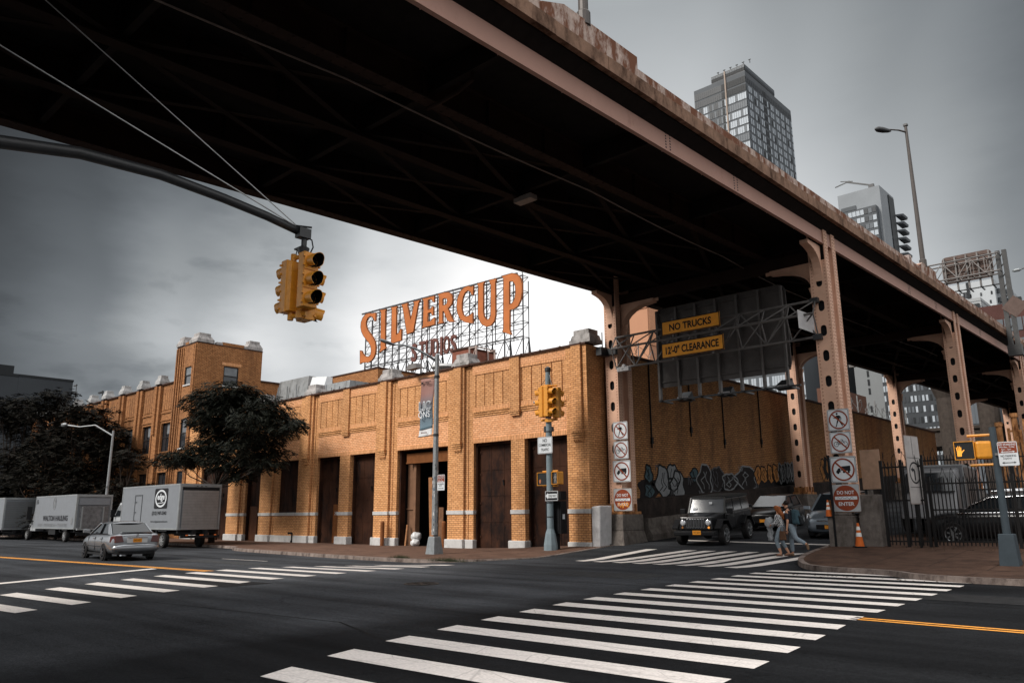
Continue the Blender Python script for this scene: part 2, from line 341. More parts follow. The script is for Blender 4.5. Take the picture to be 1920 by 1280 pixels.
# ============================================================ GROUND, ROADS, PAVEMENTS
def asphalt(name, col, bright=1.0):
    m = bpy.data.materials.new(name); m.use_nodes = True; t = m.node_tree; n = t.nodes; l = t.links
    b = n['Principled BSDF']; b.inputs['Roughness'].default_value = .85; b.inputs['Specular IOR Level'].default_value = .03
    g = n.new('ShaderNodeNewGeometry')
    def noise(s, d=6, r=.6, sc3=None):
        z = n.new('ShaderNodeTexNoise'); z.inputs['Scale'].default_value = s; z.inputs['Detail'].default_value = d; z.inputs['Roughness'].default_value = r
        if sc3:
            mp = n.new('ShaderNodeMapping'); mp.inputs['Scale'].default_value = sc3; mp.inputs['Rotation'].default_value = (0, 0, R(5)); l.new(g.outputs['Position'], mp.inputs[0]); l.new(mp.outputs[0], z.inputs[0])
        else: l.new(g.outputs['Position'], z.inputs[0])
        return z.outputs[0]
    def mapr(x, a, c, lo, hi):
        q = n.new('ShaderNodeMapRange'); q.inputs[1].default_value = a; q.inputs[2].default_value = c; q.inputs[3].default_value = lo; q.inputs[4].default_value = hi
        l.new(x, q.inputs[0]); return q.outputs[0]
    def mul(a, c):
        q = n.new('ShaderNodeMath'); q.operation = 'MULTIPLY'; l.new(a, q.inputs[0]); l.new(c, q.inputs[1]); return q.outputs[0]
    f = mul(mul(mapr(noise(.22, 4), .3, .7, .66, 1.38), mapr(noise(.6, 6, .65, (.12, 1.3, 1)), .32, .68, .55, 1.45)), mapr(noise(40, 3, .8), .25, .75, .4, 1.7))
    f = mul(f, mapr(noise(13, 5, .85), .3, .7, .62, 1.45))
    # worn patches and drips
    f = mul(f, mapr(noise(1.1, 7, .7), .60, .72, 1, .68))
    # darker asphalt east of the seam beside the big crosswalk
    sp3 = n.new('ShaderNodeSeparateXYZ'); l.new(g.outputs['Position'], sp3.inputs[0]); nz9 = n.new('ShaderNodeMath'); nz9.operation = 'MULTIPLY_ADD'; l.new(noise(.9, 5), nz9.inputs[0]); nz9.inputs[1].default_value = 1.6; l.new(sp3.outputs[0], nz9.inputs[2])
    f = mul(f, mapr(nz9.outputs[0], -9.9, -8.6, 1, .36))
    # paler ellipse in mid-junction: bright sky's reflection put into the colour
    cx = n.new('ShaderNodeVectorMath'); cx.operation = 'SUBTRACT'; l.new(g.outputs['Position'], cx.inputs[0]); cx.inputs[1].default_value = (-16.5, 14.0, 0)
    cs = n.new('ShaderNodeVectorMath'); cs.operation = 'MULTIPLY'; l.new(cx.outputs[0], cs.inputs[0]); cs.inputs[1].default_value = (.085, .13, 0)
    cl_ = n.new('ShaderNodeVectorMath'); cl_.operation = 'LENGTH'; l.new(cs.outputs[0], cl_.inputs[0])
    ca = n.new('ShaderNodeMath'); ca.operation = 'MULTIPLY_ADD'; l.new(noise(.35, 5, .7), ca.inputs[0]); ca.inputs[1].default_value = .8; l.new(cl_.outputs['Value'], ca.inputs[2])
    f = mul(f, mapr(ca.outputs[0], .35, 1.6, 2.5, 1.0))
    # oil spots and grit
    f = mul(f, mapr(noise(4.5, 3, .5), .70, .76, 1, .55))
    f = mul(f, mapr(noise(23, 2, .5), .72, .76, 1, 1.8))
    v = n.new('ShaderNodeTexVoronoi'); v.feature = 'DISTANCE_TO_EDGE'; v.inputs['Scale'].default_value = .16
    wv = n.new('ShaderNodeVectorMath'); wv.operation = 'ADD'; nn = n.new('ShaderNodeTexNoise'); nn.inputs['Scale'].default_value = .8; nn.inputs['Detail'].default_value = 5
    l.new(g.outputs['Position'], nn.inputs[0]); sc_ = n.new('ShaderNodeVectorMath'); sc_.operation = 'SCALE'; sc_.inputs['Scale'].default_value = 2.2; l.new(nn.outputs['Color'], sc_.inputs[0])
    l.new(g.outputs['Position'], wv.inputs[0]); l.new(sc_.outputs[0], wv.inputs[1]); l.new(wv.outputs[0], v.inputs[0])
    f = mul(f, mapr(v.outputs['Distance'], .0008, .003, .55, 1))
    vm = n.new('ShaderNodeVectorMath'); vm.operation = 'SCALE'; vm.inputs[0].default_value = col; l.new(f, vm.inputs['Scale']); l.new(vm.outputs[0], b.inputs['Base Color'])
    bp = n.new('ShaderNodeBump'); bp.inputs['Strength'].default_value = .35; bp.inputs['Distance'].default_value = .012; l.new(noise(75, 3, .8), bp.inputs['Height']); l.new(bp.outputs[0], b.inputs['Normal'])
    return m
ASPH = asphalt('asphalt', (.029, .0305, .0335))
GRND = mat('city_ground', (.035, .033, .031), .95)
def grid(xs, ys, zf, name, m, **t):
    mb = MB(); nx = len(xs); vs = [(x, y, zf(x, y)) for y in ys for x in xs]
    fs = [(j*nx+i, j*nx+i+1, (j+1)*nx+i+1, (j+1)*nx+i) for j in range(len(ys)-1) for i in range(nx-1)]
    mb.add(vs, fs); return mb.build(name, m, smooth_=True, **t)
def fr(a, b, s):
    n = max(1, round((b-a)/s)); return [a+(b-a)*i/n for i in range(n+1)]
grid([-2500, -900, -350, -160] + fr(-110, -40, 7) + fr(-38, 20, 2) + [30, 60, 160, 400, 900, 2500], [-1500, -500, -120, -30] + fr(-10, 90, 2) + [110, 160, 300, 700, 1500, 3200], lambda x, y: roadz(x, y)-.03, 'ground', GRND, kind='structure')
grid(fr(-110, -40, 2.5) + fr(-39, 22, 1) + fr(25, 60, 5), fr(-9, 95, 1), roadz, 'road', ASPH, kind='structure')
def paint(name, col, wear=.5):
    m = bpy.data.materials.new(name); m.use_nodes = True; t = m.node_tree; n = t.nodes; l = t.links
    b = n['Principled BSDF']; b.inputs['Roughness'].default_value = .7
    g = n.new('ShaderNodeNewGeometry')
    z = n.new('ShaderNodeTexNoise'); z.inputs['Scale'].default_value = 2.2; z.inputs['Detail'].default_value = 10; z.inputs['Roughness'].default_value = .78; l.new(g.outputs['Position'], z.inputs[0])
    r = n.new('ShaderNodeValToRGB'); e = r.color_ramp.elements; e[0].position = .56; e[1].position = .68; e[1].color = (wear, wear, wear, 1); l.new(z.outputs[0], r.inputs[0])
    z2 = n.new('ShaderNodeTexNoise'); z2.inputs['Scale'].default_value = 30; z2.inputs['Detail'].default_value = 4; l.new(g.outputs['Position'], z2.inputs[0])
    r2 = n.new('ShaderNodeValToRGB'); r2.color_ramp.elements[0].position = .3; r2.color_ramp.elements[0].color = (*[q*.78 for q in col], 1); r2.color_ramp.elements[1].position = .65; r2.color_ramp.elements[1].color = (*col, 1); l.new(z2.outputs[0], r2.inputs[0])
    v = n.new('ShaderNodeTexVoronoi'); v.feature = 'DISTANCE_TO_EDGE'; v.inputs['Scale'].default_value = 1.3; l.new(g.outputs['Position'], v.inputs[0])
    mr = n.new('ShaderNodeMapRange'); mr.inputs[1].default_value = .0; mr.inputs[2].default_value = .012; mr.inputs[3].default_value = .35; mr.inputs[4].default_value = 0; l.new(v.outputs['Distance'], mr.inputs[0])
    mp9 = n.new('ShaderNodeMapping'); mp9.inputs['Scale'].default_value = (.35, 5.5, 1); l.new(g.outputs['Position'], mp9.inputs[0])
    z9 = n.new('ShaderNodeTexNoise'); z9.inputs['Scale'].default_value = 1.4; z9.inputs['Detail'].default_value = 8; z9.inputs['Roughness'].default_value = .7; l.new(mp9.outputs[0], z9.inputs[0])
    m9 = n.new('ShaderNodeMapRange'); m9.inputs[1].default_value = .54; m9.inputs[2].default_value = .74; m9.inputs[3].default_value = 0; m9.inputs[4].default_value = .55; l.new(z9.outputs[0], m9.inputs[0])
    mA = n.new('ShaderNodeMath'); mA.operation = 'MAXIMUM'; l.new(r.outputs[0], mA.inputs[0]); l.new(m9.outputs[0], mA.inputs[1])
    ma = n.new('ShaderNodeMath'); ma.operation = 'MAXIMUM'; l.new(mA.outputs[0], ma.inputs[0]); l.new(mr.outputs[0], ma.inputs[1])
    mx = n.new('ShaderNodeMix'); mx.data_type = 'RGBA'; l.new(ma.outputs[0], mx.inputs[0]); l.new(r2.outputs[0], mx.inputs[6]); mx.inputs[7].default_value = (.05, .045, .042, 1)
    l.new(mx.outputs[2], b.inputs['Base Color']); return m
PWH = paint('thermoplastic_white', (.72, .66, .62), .55)
PYL = paint('road_yellow', (.80, .32, .035), .35)
def pwl(tab, x):
    if x <= tab[0][0]: return tab[0][1]
    for (a, b), (c, d) in zip(tab, tab[1:]):
        if x <= c: return b+(d-b)*(x-a)/(c-a)
    return tab[-1][1]
def drape(mb, A, B, C, D, n=8, off=.007):      # A-B one long side, D-C the other
    vs = []
    for i in range(n+1):
        t = i/n
        for p, q in ((A, B), (D, C)):
            x = p[0]+(q[0]-p[0])*t; y = p[1]+(q[1]-p[1])*t; vs.append((x, y, roadz(x, y)+off))
    mb.add(vs, [(2*i, 2*i+2, 2*i+3, 2*i+1) for i in range(n)])
mb = MB()
xl = [(4.4, -7.62), (5.5, -8.1), (6.6, -8.45), (8.8, -8.95), (11.1, -9.4), (12.5, -9.62), (16, -9.9), (22, -10.15)]
xr = [(4.4, -3.62), (7.9, -4.02), (10.25, -4.28), (12.9, -4.62), (21.4, -4.82), (22.5, -4.85)]
for k in range(17):
    y = 3.32+1.13*k; h = .50 if k < 9 else .46
    a, b = pwl(xl, y), pwl(xr, y+.2)
    a2, b2 = pwl(xl, y+h), pwl(xr, y+.2+h)
    drape(mb, (a, y), (b, y+.24), (b2, y+h+.24), (a2, y+h), 10)
mb.build('crosswalk_markings', PWH, kind='structure')
mb = MB()
xl = [(3, -18.0), (5.25, -19.75), (8, -21.6), (10.3, -22.8), (12.3, -23.4), (14, -23.2), (17.6, -22.6)]
xr = [(3, -15.0), (5.3, -16.3), (7.4, -17.4), (9.4, -18.1), (10.7, -18.7), (13.6, -19.1), (18.2, -19.3)]
for k in range(13):
    y = 4.12+1.1*k; h = .42
    drape(mb, (pwl(xl, y), y), (pwl(xr, y+.3), y+.34), (pwl(xr, y+.3+h), y+.34+h), (pwl(xl, y+h), y+h), 6)
mb.build('crosswalk_markings', PWH, kind='structure')
mb = MB()
for x0, x1 in ((-17.5, -17.6), (-16.75, -15.85), (-15.95, -15.05), (-15.15, -14.2), (-14.35, -13.35), (-13.5, -12.5), (-12.7, -11.7), (-11.8, -10.75)):
    drape(mb, (x0, 22.15), (x1, 26.8), (x1+.46, 26.9), (x0+.46, 22.05), 8)
drape(mb, (-18.3, 30.4), (-11.3, 29.7), (-11.3, 30.05), (-18.3, 30.75), 8)
mb.build('crosswalk_markings', PWH, kind='structure')
mb = MB()
for y in (12.66, 12.86): drape(mb, (-4.7, y), (60, y), (60, y+.11), (-4.7, y+.11), 20)
mb.build('double_yellow_line', PYL, kind='structure')
mb = MB()
for d in (0, .21): drape(mb, (-23.1, 11.40+d), (-95, 4.45+d), (-95, 4.58+d), (-23.1, 11.53+d), 24)
mb.build('double_yellow_line', PYL, kind='structure')
mb = MB(); drape(mb, (-22.9, 6.0), (-25.45, 11.0), (-25.85, 11.0), (-23.3, 6.0), 6)
for x in (-27.5, -40): drape(mb, (x, 15.95), (x-3, 15.7), (x-3, 15.82), (x, 16.07), 3)
mb.build('stop_line_and_lane_dashes', PWH, kind='structure')
# tar seams
mb = MB()
for A, B in (((-17.9, 6.5), (-10.5, 7.4)), ((-10.5, 7.4), (-4, 5.2)), ((-24, 14.6), (-12, 15.3)), ((-6.4, 3.5), (-6.9, 12.0)), ((-4.1, 4), (-5.2, 20)), ((-12, 15.3), (-3, 15.9))):
    drape(mb, A, B, (B[0]+.02, B[1]+.035), (A[0]+.02, A[1]+.035), 12, .003)
mb.build('tar_seams', mat('tar', (.008, .008, .008), .95, var=.3), kind='structure')
# old utility cuts, filled with slightly different asphalt
for nm_, cv_, rects in (('asphalt_patch', (.019, .019, .020), (((-20.5, 9.0), (-17.6, 9.2), (-17.7, 10.5), (-20.6, 10.3)), ((-6.5, 16.2), (-1.2, 16.5), (-1.3, 17.9), (-6.6, 17.6)))), ('asphalt_patch', (.044, .045, .047), (((-30.5, 13.4), (-24.6, 13.9), (-24.7, 15.1), (-30.6, 14.5)), ((-14.6, 16.6), (-11.4, 16.9), (-11.5, 18.6), (-14.7, 18.2))))):
    mb = MB()
    for q in rects: drape(mb, q[0], q[1], q[2], q[3], 8, .0045)
    mb.build(nm_, mat('patched_asphalt_%d' % int(cv_[0]*1000), cv_, .95, var=.35, scale=4, bump=.4), kind='structure')
# manhole cover
mc = PZ(790, 1094, 0); M_ = empty('manhole_cover', (mc.x, mc.y, roadz(mc.x, mc.y)), label='round dark iron manhole cover set in the asphalt between the crosswalks', cat='manhole cover')
IRON = mat('cast_iron', (.02, .016, .014), .6, .4, var=.4, scale=20)
mb = MB(); mb.lathe([(.42, -.02), (.42, .012), (.36, .014), (.36, .004)], 28); mb.build('rim', IRON, M_)
mb = MB(); mb.lathe([(.355, -.02), (.355, .008), (.1, .012)], 28)
for i in range(6):
    a = i*math.pi/3; mb.bar((.08*math.cos(a), .08*math.sin(a), .015), (.33*math.cos(a), .33*math.sin(a), .012), .03, .012)
mb.build('lid', IRON, M_)
# pavements
PAVE = mat('brown_pavement_slabs', (.11, .064, .046), .85, var=.22, scale=1.2, bump=.4, dirt=(.04, .022, .016), dscale=1.1, dlo=.5, dhi=.72)
KERBM = mat('kerb_stone', (.20, .16, .14), .8, var=.25, scale=3, bump=.3, dirt=(.05, .035, .03), dscale=2.2, dlo=.45, dhi=.65)
def pavement(kerb, inner, zf, name, n=10, pm=None):
    # kerb, inner: matching point lists
    mb = MB(); rows = []
    for (a, b), (c, d) in zip(kerb, inner):
        rows.append([(a+(c-a)*j/n, b+(d-b)*j/n) for j in range(n+1)])
    # inset top by kerb width
    vs = [(x, y, zf(x, y)) for r_ in rows for x, y in r_]; k = n+1
    mb.add(vs, [(i*k+j, i*k+j+1, (i+1)*k+j+1, (i+1)*k+j) for i in range(len(rows)-1) for j in range(n)])
    o = mb.build(name, pm or PAVE, kind='structure')
    kb = MB()
    vs = []
    for i, (x, y) in enumerate(kerb):
        p = Vector(kerb[max(i-1, 0)]); q = Vector(kerb[min(i+1, len(kerb)-1)]); t = (q-p).normalized(); nn = Vector((-t.y, t.x))
        d = Vector(inner[i])-Vector(kerb[i])
        if nn.dot(d) < 0: nn = -nn
        o1 = Vector((x, y))-nn*.03; i1 = Vector((x, y))+nn*.16
        zt = zf(x, y)+.008; zb = roadz(o1.x, o1.y)-.05
        vs += [(o1.x, o1.y, zb), (o1.x+nn.x*.025, o1.y+nn.y*.025, zt), (i1.x, i1.y, zt), (i1.x, i1.y, zb)]
    fs = []
    for i in range(len(kerb)-1):
        a = 4*i; b = a+4; fs += [(a, b, b+1, a+1), (a+1, b+1, b+2, a+2), (a+2, b+2, b+3, a+3)]
    kb.add(vs, fs); kb.build('kerb', KERBM, o)
    return o
def dens(pts, s=.6):
    o = [pts[0]]
    for p, q in zip(pts, pts[1:]):
        k = max(1, int(math.dist(p, q)/s))
        for i in range(1, k+1): o.append((p[0]+(q[0]-p[0])*i/k, p[1]+(q[1]-p[1])*i/k))
    return o
def rounded(pts, it=3):
    for _ in range(it):
        o = [pts[0]]
        for p, q in zip(pts, pts[1:]):
            o += [(p[0]*.75+q[0]*.25, p[1]*.75+q[1]*.25), (p[0]*.25+q[0]*.75, p[1]*.25+q[1]*.75)]
        o.append(pts[-1]); pts = o
    return pts
kf = dens(rounded([(-110, 22.6), (-41.5, 22.6), (-39.5, 20.6), (-33, 19.95), (-26, 19.4), (-21.6, 19.5), (-20.0, 22.0), (-19.85, 25.0), (-20.0, 28.5)]), 1.0)
inn = [(min(max(x, -112), -20.7) if y < 23 else -20.7-(28.5-y)*.0, 28.2) for x, y in kf]
inn = [(min(x, -20.75), 28.2) for x, y in kf]
pavement(kf, inn, lambda x, y: rampz(x, y)+.0, 'pavement')
kr = dens(rounded([(-11.15, 30.5), (-11.0, 27.2), (-10.6, 24.6), (-9.7, 22.9), (-8.5, 22.0), (-7.0, 21.9), (-6.0, 20.7), (-4.0, 20.45), (60, 20.4)]), .8)
inr = [(max(x, -11.0) if x < 10 else x, 34 if x > -11 else 34) for x, y in kr]
inr = [(x if x > -8 else -8-(x+8)*-.6-.0, 33.5) for x, y in kr]
pavement(kr, inr, lambda x, y: rampz(x, y)+.13, 'pavement', 10, mat('vignetted_brown_pavement', (.07, .040, .028), .9, var=.3, scale=1.5, bump=.4, dirt=(.03, .017, .012), dscale=.9, dlo=.48, dhi=.7))  # right-hand slabs darkened, the vignette is put into their colour
# slab joints, drawn as real grooves of dark mortar
mb = MB()
def line3(mb, a, b, zf, w=.02, off=.005, n=10):
    A = Vector(a); B = Vector(b); t = (B-A).normalized(); nn = Vector((-t.y, t.x))*w/2; vs = []
    for i in range(n+1):
        p = A+(B-A)*i/n
        for q in (p-nn, p+nn): vs.append((q.x, q.y, zf(q.x, q.y)+off))
    mb.add(vs, [(2*i, 2*i+2, 2*i+3, 2*i+1) for i in range(n)])
for i in range(26): line3(mb, (-60+i*1.52, 27.0), (-60+i*1.52, 20.9 if i > 12 else 23), rampz)
for y in (21.8, 23.4, 25.0, 26.5): line3(mb, (-39 if y < 23 else -58, y), (-20.8, y), rampz, n=20)
for i in range(10): line3(mb, (-8+i*1.5, 28), (-8+i*1.5, 22.2 if i < 1 else 20.8), lambda x, y: rampz(x, y)+.13)
for y in (22.6, 24.2, 25.9, 27.4): line3(mb, (-9.3, y), (8, y), lambda x, y: rampz(x, y)+.13)
mb.build('pavement_joints', mat('joint_dirt', (.03, .02, .016), .9), kind='structure')

# kerb weeds and litter nobody could count
random.seed(77); mb = MB()
for k in range(420):
    t = random.random(); i = int(t*(len(kf)-2)); a = kf[i]; x, y = a[0]+random.gauss(0, .4), a[1]+random.choice((-.12, .22, .3))+random.gauss(0, .05)
    if x < -40: continue
    clump = -21.6 < x < -19.3
    z = (rampz(x, y) if y > a[1]+.05 else roadz(x, y))+.006
    s_ = random.uniform(.015, .05); an = random.random()*3
    mb.add([(x-s_*math.cos(an), y-s_*math.sin(an), z), (x+s_*math.sin(an)*.6, y-s_*math.cos(an)*.6, z+.012), (x+s_*math.cos(an), y+s_*math.sin(an), z), (x-s_*math.sin(an)*.6, y+s_*math.cos(an)*.6, z+.012)], [(0, 1, 2, 3)])
for k in range(260):
    x, y = random.uniform(-9, 3), random.choice((20.6, 27.9, 28.2))+random.gauss(0, .15); z = rampz(x, y)+.14 if y > 20.9 else roadz(x, y)+.01; s_ = random.uniform(.015, .05); an = random.random()*3
    mb.add([(x-s_*math.cos(an), y-s_*math.sin(an), z), (x+s_*math.sin(an)*.6, y-s_*math.cos(an)*.6, z+.012), (x+s_*math.cos(an), y+s_*math.sin(an), z), (x-s_*math.sin(an)*.6, y+s_*math.cos(an)*.6, z+.012)], [(0, 1, 2, 3)])
mb.build('street_litter', mat('dead_leaf_litter', (.12, .085, .06), .9, var=.6, scale=9), label='scattered dead leaves and paper scraps along the kerbs', cat='litter', kind='stuff')
mb = MB()
for k in range(700):
    x, y = random.choice((random.gauss(-21.3, .5), random.gauss(-24.0, .25))), 19.62+random.gauss(0, .06); z = rampz(x, y)+.0; h = random.uniform(.04, .16); dx, dy = random.gauss(0, .05), random.gauss(0, .05)
    mb.add([(x-.008, y, z-.03), (x+.008, y, z-.03), (x+dx, y+dy, z+h)], [(0, 1, 2)])
mb.build('kerb_weeds', mat('dark_weeds', (.022, .026, .012), .8, var=.4), label='dark weeds growing along the kerb in front of the open bay', cat='weeds', kind='stuff')
# ============================================================ BRICK STUDIO BUILDING (low garage wing)
F = 27.3; XC = -20.67
BB = empty('brick_garage_building', (-40, F, 0), label='long low orange brick building with tall dark garage doors at the street corner', cat='building', group='brick studio buildings')
def part(mb, name, m, root, **k):
    loc = root.location
    for q in mb.v: q -= loc
    return mb.build(name, m, root, **k)
TOP = 9.08
openings = [(-24.47, -21.86), (-28.0, -25.33), (-34.03, -29.75), (-38.3, -35.85), (-41.8, -39.3), (-50.5, -48.3), (-57.2, -52.7)]
# solid mass behind the facade, cut round the open bay and the room behind it
mb = MB(); BACK = 82
mb.box(-59.45, -34.05, 27.95, BACK, -.6, 8.85); mb.box(-29.7, XC-.02, 27.97, BACK, -.6, 8.85)
mb.box(-34.05, -29.7, 35.5, BACK, -.6, 8.85); mb.box(-34.05, -29.7, 27.95, 35.5, 5.12, 8.85)
part(mb, 'roof_and_core', mat('tar_roof', (.05, .045, .042), .9), BB)
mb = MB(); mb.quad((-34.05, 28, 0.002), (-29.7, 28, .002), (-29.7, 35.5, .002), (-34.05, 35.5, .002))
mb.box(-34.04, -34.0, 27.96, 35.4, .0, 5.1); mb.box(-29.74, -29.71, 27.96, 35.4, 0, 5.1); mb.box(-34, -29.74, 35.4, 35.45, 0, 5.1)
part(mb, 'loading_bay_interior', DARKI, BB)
# side wall under the bridge
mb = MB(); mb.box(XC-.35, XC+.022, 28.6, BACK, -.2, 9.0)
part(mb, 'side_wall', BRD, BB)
mb = MB()
for i in range(40):
    y = 28.6+i*1.35
    mb.box(XC-.4, XC+.06, y, y+1.33, 9.0, 9.07+.03*random.random())
mb.box(XC-.35, XC+.05, 28.6, BACK, 8.94, 9.0)
part(mb, 'side_coping', COPE, BB)
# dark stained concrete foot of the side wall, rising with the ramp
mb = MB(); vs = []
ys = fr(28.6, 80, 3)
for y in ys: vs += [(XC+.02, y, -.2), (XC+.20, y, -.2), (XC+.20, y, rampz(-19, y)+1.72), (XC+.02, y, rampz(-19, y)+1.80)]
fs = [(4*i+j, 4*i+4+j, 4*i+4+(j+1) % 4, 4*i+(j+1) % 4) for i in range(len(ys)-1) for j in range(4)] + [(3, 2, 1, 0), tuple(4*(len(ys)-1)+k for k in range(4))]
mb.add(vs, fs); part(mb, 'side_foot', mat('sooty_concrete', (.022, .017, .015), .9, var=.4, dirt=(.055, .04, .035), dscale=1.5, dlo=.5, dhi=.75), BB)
# piers
def pier(x0, x1, step=None, y0=F, top=TOP, z0=0.0, brickm=BRK):
    mb = MB(); mb.box(x0, x1, y0, 27.96, z0-.6, top); return part(mb, 'pier', brickm, BB)
piers = [(-21.86, -20.67), (-25.33, -24.47), (-29.75, -28.0), (-35.85, -34.03), (-39.3, -38.3), (-43.75, -41.8), (-48.3, -46.3), (-52.7, -50.5), (-59.48, -57.2)]
for i, (a, b) in enumerate(piers):
    mb = MB()
    if i == 0: mb.box(a, b, F, 28.6, -.3, TOP)
    elif b-a > 1.5:      # stepped: deeper flank to the right of a proud shaft
        mb.box(a+.0, b-.58, F, 27.96, -.6, TOP); mb.box(b-.58, b, F+.14, 27.96, -.6, TOP-.004)
        mb.box(b-.40, b-.34, F+.10, F+.15, .43, TOP-.2)
    else: mb.box(a, b, F+.03, 27.96, -.6, 5.08)
    part(mb, 'pier', BRK, BB)
# pilaster shafts with corbelled feet
for x in (-21.18, -28.98, -35.15, -42.85):
    mb = MB(); w_ = .27
    mb.box(x-w_, x+w_, F-.13, F-.001, 5.15, TOP-.02)
    mb.box(x-w_-.06, x-w_-.005, F-.06, F-.001, 5.3, TOP-.05)
    for k in range(4): mb.box(x-w_-.05+.02*k, x+w_+.05-.02*k, F-.19+.04*k, F-.001, 5.11-.1*k, 5.20-.1*k)
    for k in range(5): mb.box(x-w_+.02+k*.115, x-w_+.07+k*.115, F-.13, F-.001, 4.74, 4.81)
    part(mb, 'pilaster', BRK, BB)
# small corbels ending the thin central shafts
for x in (-25.0, -38.8):
    mb = MB(); mb.box(x-.33, x+.30, F-.06, F+.09, 6.5, TOP-.02)
    for k in range(3): mb.box(x-.36+.03*k, x+.33-.03*k, F-.1+.03*k, F+.09, 6.42-.09*k, 6.5-.09*k)
    part(mb, 'pilaster', BRK, BB)
# spandrels above each opening: lintel course, plain pink field, corbel lines, soldier course, panelled frieze, top courses
bays = [(-28.0, -21.86), (-34.03, -29.75), (-41.8, -35.85), (-50.5, -43.75), (-57.2, -52.7)]
for a, b in bays:
    mb = MB(); mb.box(a, b, F+.09, 27.96, 5.31, 6.42); part(mb, 'spandrel', BRP, BB)
    mb = MB(); mb.box(a, b, F+.07, 27.96, 5.10, 5.31); part(mb, 'lintel_course', BRS, BB)
    mb = MB()
    for k in range(3): mb.box(a+.05, b-.05, F+.015+.018*k, 27.9, 6.62-.105*k, 6.68-.105*k)
    mb.box(a, b, F+.095, 27.95, 6.42, 6.69); part(mb, 'corbel_lines', BRK, BB)
    mb = MB(); mb.box(a, b, F+.045, 27.96, 6.69, 6.90); mb.box(a, b, F+.035, 27.96, 8.55, 8.68); part(mb, 'soldier_course', BRS, BB)
    mb = MB(); n = max(1, round((b-a-.5)/.63)); s_ = (b-a-.5)/n
    mb.box(a, b, F+.10, 27.96, 6.90, 8.55); mb.box(a, a+.22, F+.045, F+.11, 6.90, 8.55); mb.box(b-.22, b, F+.045, F+.11, 6.9, 8.55)
    for k in range(n): mb.box(a+.25+k*s_+.028, a+.25+(k+1)*s_-.028, F+.05, F+.11, 6.90, 8.52)
    part(mb, 'frieze', BRK, BB)
    mb = MB(); mb.box(a, b, F+.04, 27.96, 8.68, TOP); part(mb, 'top_courses', BRP, BB)
# coping
mb = MB(); x = -59.4
while x < XC-.02:
    x1 = min(x+1.2, XC+.02); mb.box(x+.008, x1-.008, F-.07, F+.55, TOP+.004, TOP+.085+.012*random.random()); mb.box(x+.02, x+.1, F-.09, F-.02, TOP+.02, TOP+.12); x = x1
part(mb, 'coping', COPE, BB)
for x in (-21.0, -28.85, -35.1, -42.8, -48.9):
    mb = MB(); q = .66 if x != -21.0 else .60
    mb.box(x-q, x+q, F-.05, F+.95, TOP+.09, TOP+.27)
    P = [(x-q+.05, F, TOP+.27), (x+q-.05, F, TOP+.27), (x+q-.05, F+.9, TOP+.27), (x-q+.05, F+.9, TOP+.27), (x-.50, F+.06, TOP+.50), (x+.50, F+.06, TOP+.50), (x+.50, F+.84, TOP+.50), (x-.50, F+.84, TOP+.50)]
    mb.hexa(P); mb.box(x-.44, x+.44, F+.10, F+.80, TOP+.50, TOP+.74)
    part(mb, 'capstone', STONEG, BB, bevel=.015)
# doors
for i, (a, b) in enumerate(openings):
    if i == 2: continue
    mb = MB(); mb.box(a, b, 27.80, 27.92, -.1, 5.1)
    n = 3 if b-a < 4 else 5
    for k in range(n+1):
        xx = a+(b-a)*k/n; mb.box(max(a, xx-.012), min(b, xx+.012), 27.788, 27.8, .03, 5.08)
    for zr in (1.25, 2.5, 3.75): mb.box(a+.12, b-.12, 27.782, 27.7995, zr, zr+.035)
    for zr in (.5, 2.1, 3.5, 4.6): mb.box(a+.11, a+.24, 27.765, 27.7995, zr, zr+.10); mb.box(b-.24, b-.11, 27.765, 27.7995, zr, zr+.10)
    mb.box(a, a+.10, 27.60, 27.80, -.1, 5.1); mb.box(b-.1, b, 27.60, 27.80, -.1, 5.1); mb.box(a+.1, b-.1, 27.6, 27.80, 4.98, 5.1)
    d = part(mb, 'garage_door', DOORM, BB)
    hb = MB(); hx = a+(b-a)*.66; hb.M = Matrix.Translation(-BB.location)
    hb.box(hx-.03, hx+.03, 27.74, 27.79, 3.0, 3.25); hb.box(hx-.06, hx+.02, 27.72, 27.75, 3.18, 3.24); hb.build('hook', BLACK, d)
# small doors set in two of the leaves
for x0, x1, m_ in ((-40.25, -39.42, BEAMM), (-50.1, -49.2, mat('brown_paint_door', (.09, .035, .016), .6))):
    mb = MB(); mb.box(x0, x1, 27.70, 27.787, .02, 2.2); mb.box(x0-.05, x0-.002, 27.68, 27.787, .02, 2.26); mb.box(x1+.002, x1+.05, 27.68, 27.787, .02, 2.26)
    mb.box(x0-.05, x1+.05, 27.68, 27.787, 2.204, 2.27)
    d = part(mb, 'wicket_door', m_, BB)
    if x0 > -45:
        tb = MB(); put_text(tb, '24B', .3, Vector((-40.0, 27.695, 1.75))-BB.location, (1, 0, 0), (0, 0, 1), w=.34, h=.2); tb.build('door_number', SIGNW, d)
# boarded window
mb = MB(); mb.box(-46.3, -43.75, 27.62, 27.9, 1.82, 5.1)
for k in range(1, 5): mb.box(-46.3+k*.51-.01, -46.3+k*.51+.01, 27.605, 27.62, 1.85, 5.08)
part(mb, 'boarded_window', DOORM, BB)
mb = MB(); mb.box(-46.3, -43.75, F+.12, 27.9, -.3, 1.64); part(mb, 'wall_below_window', BRK, BB)
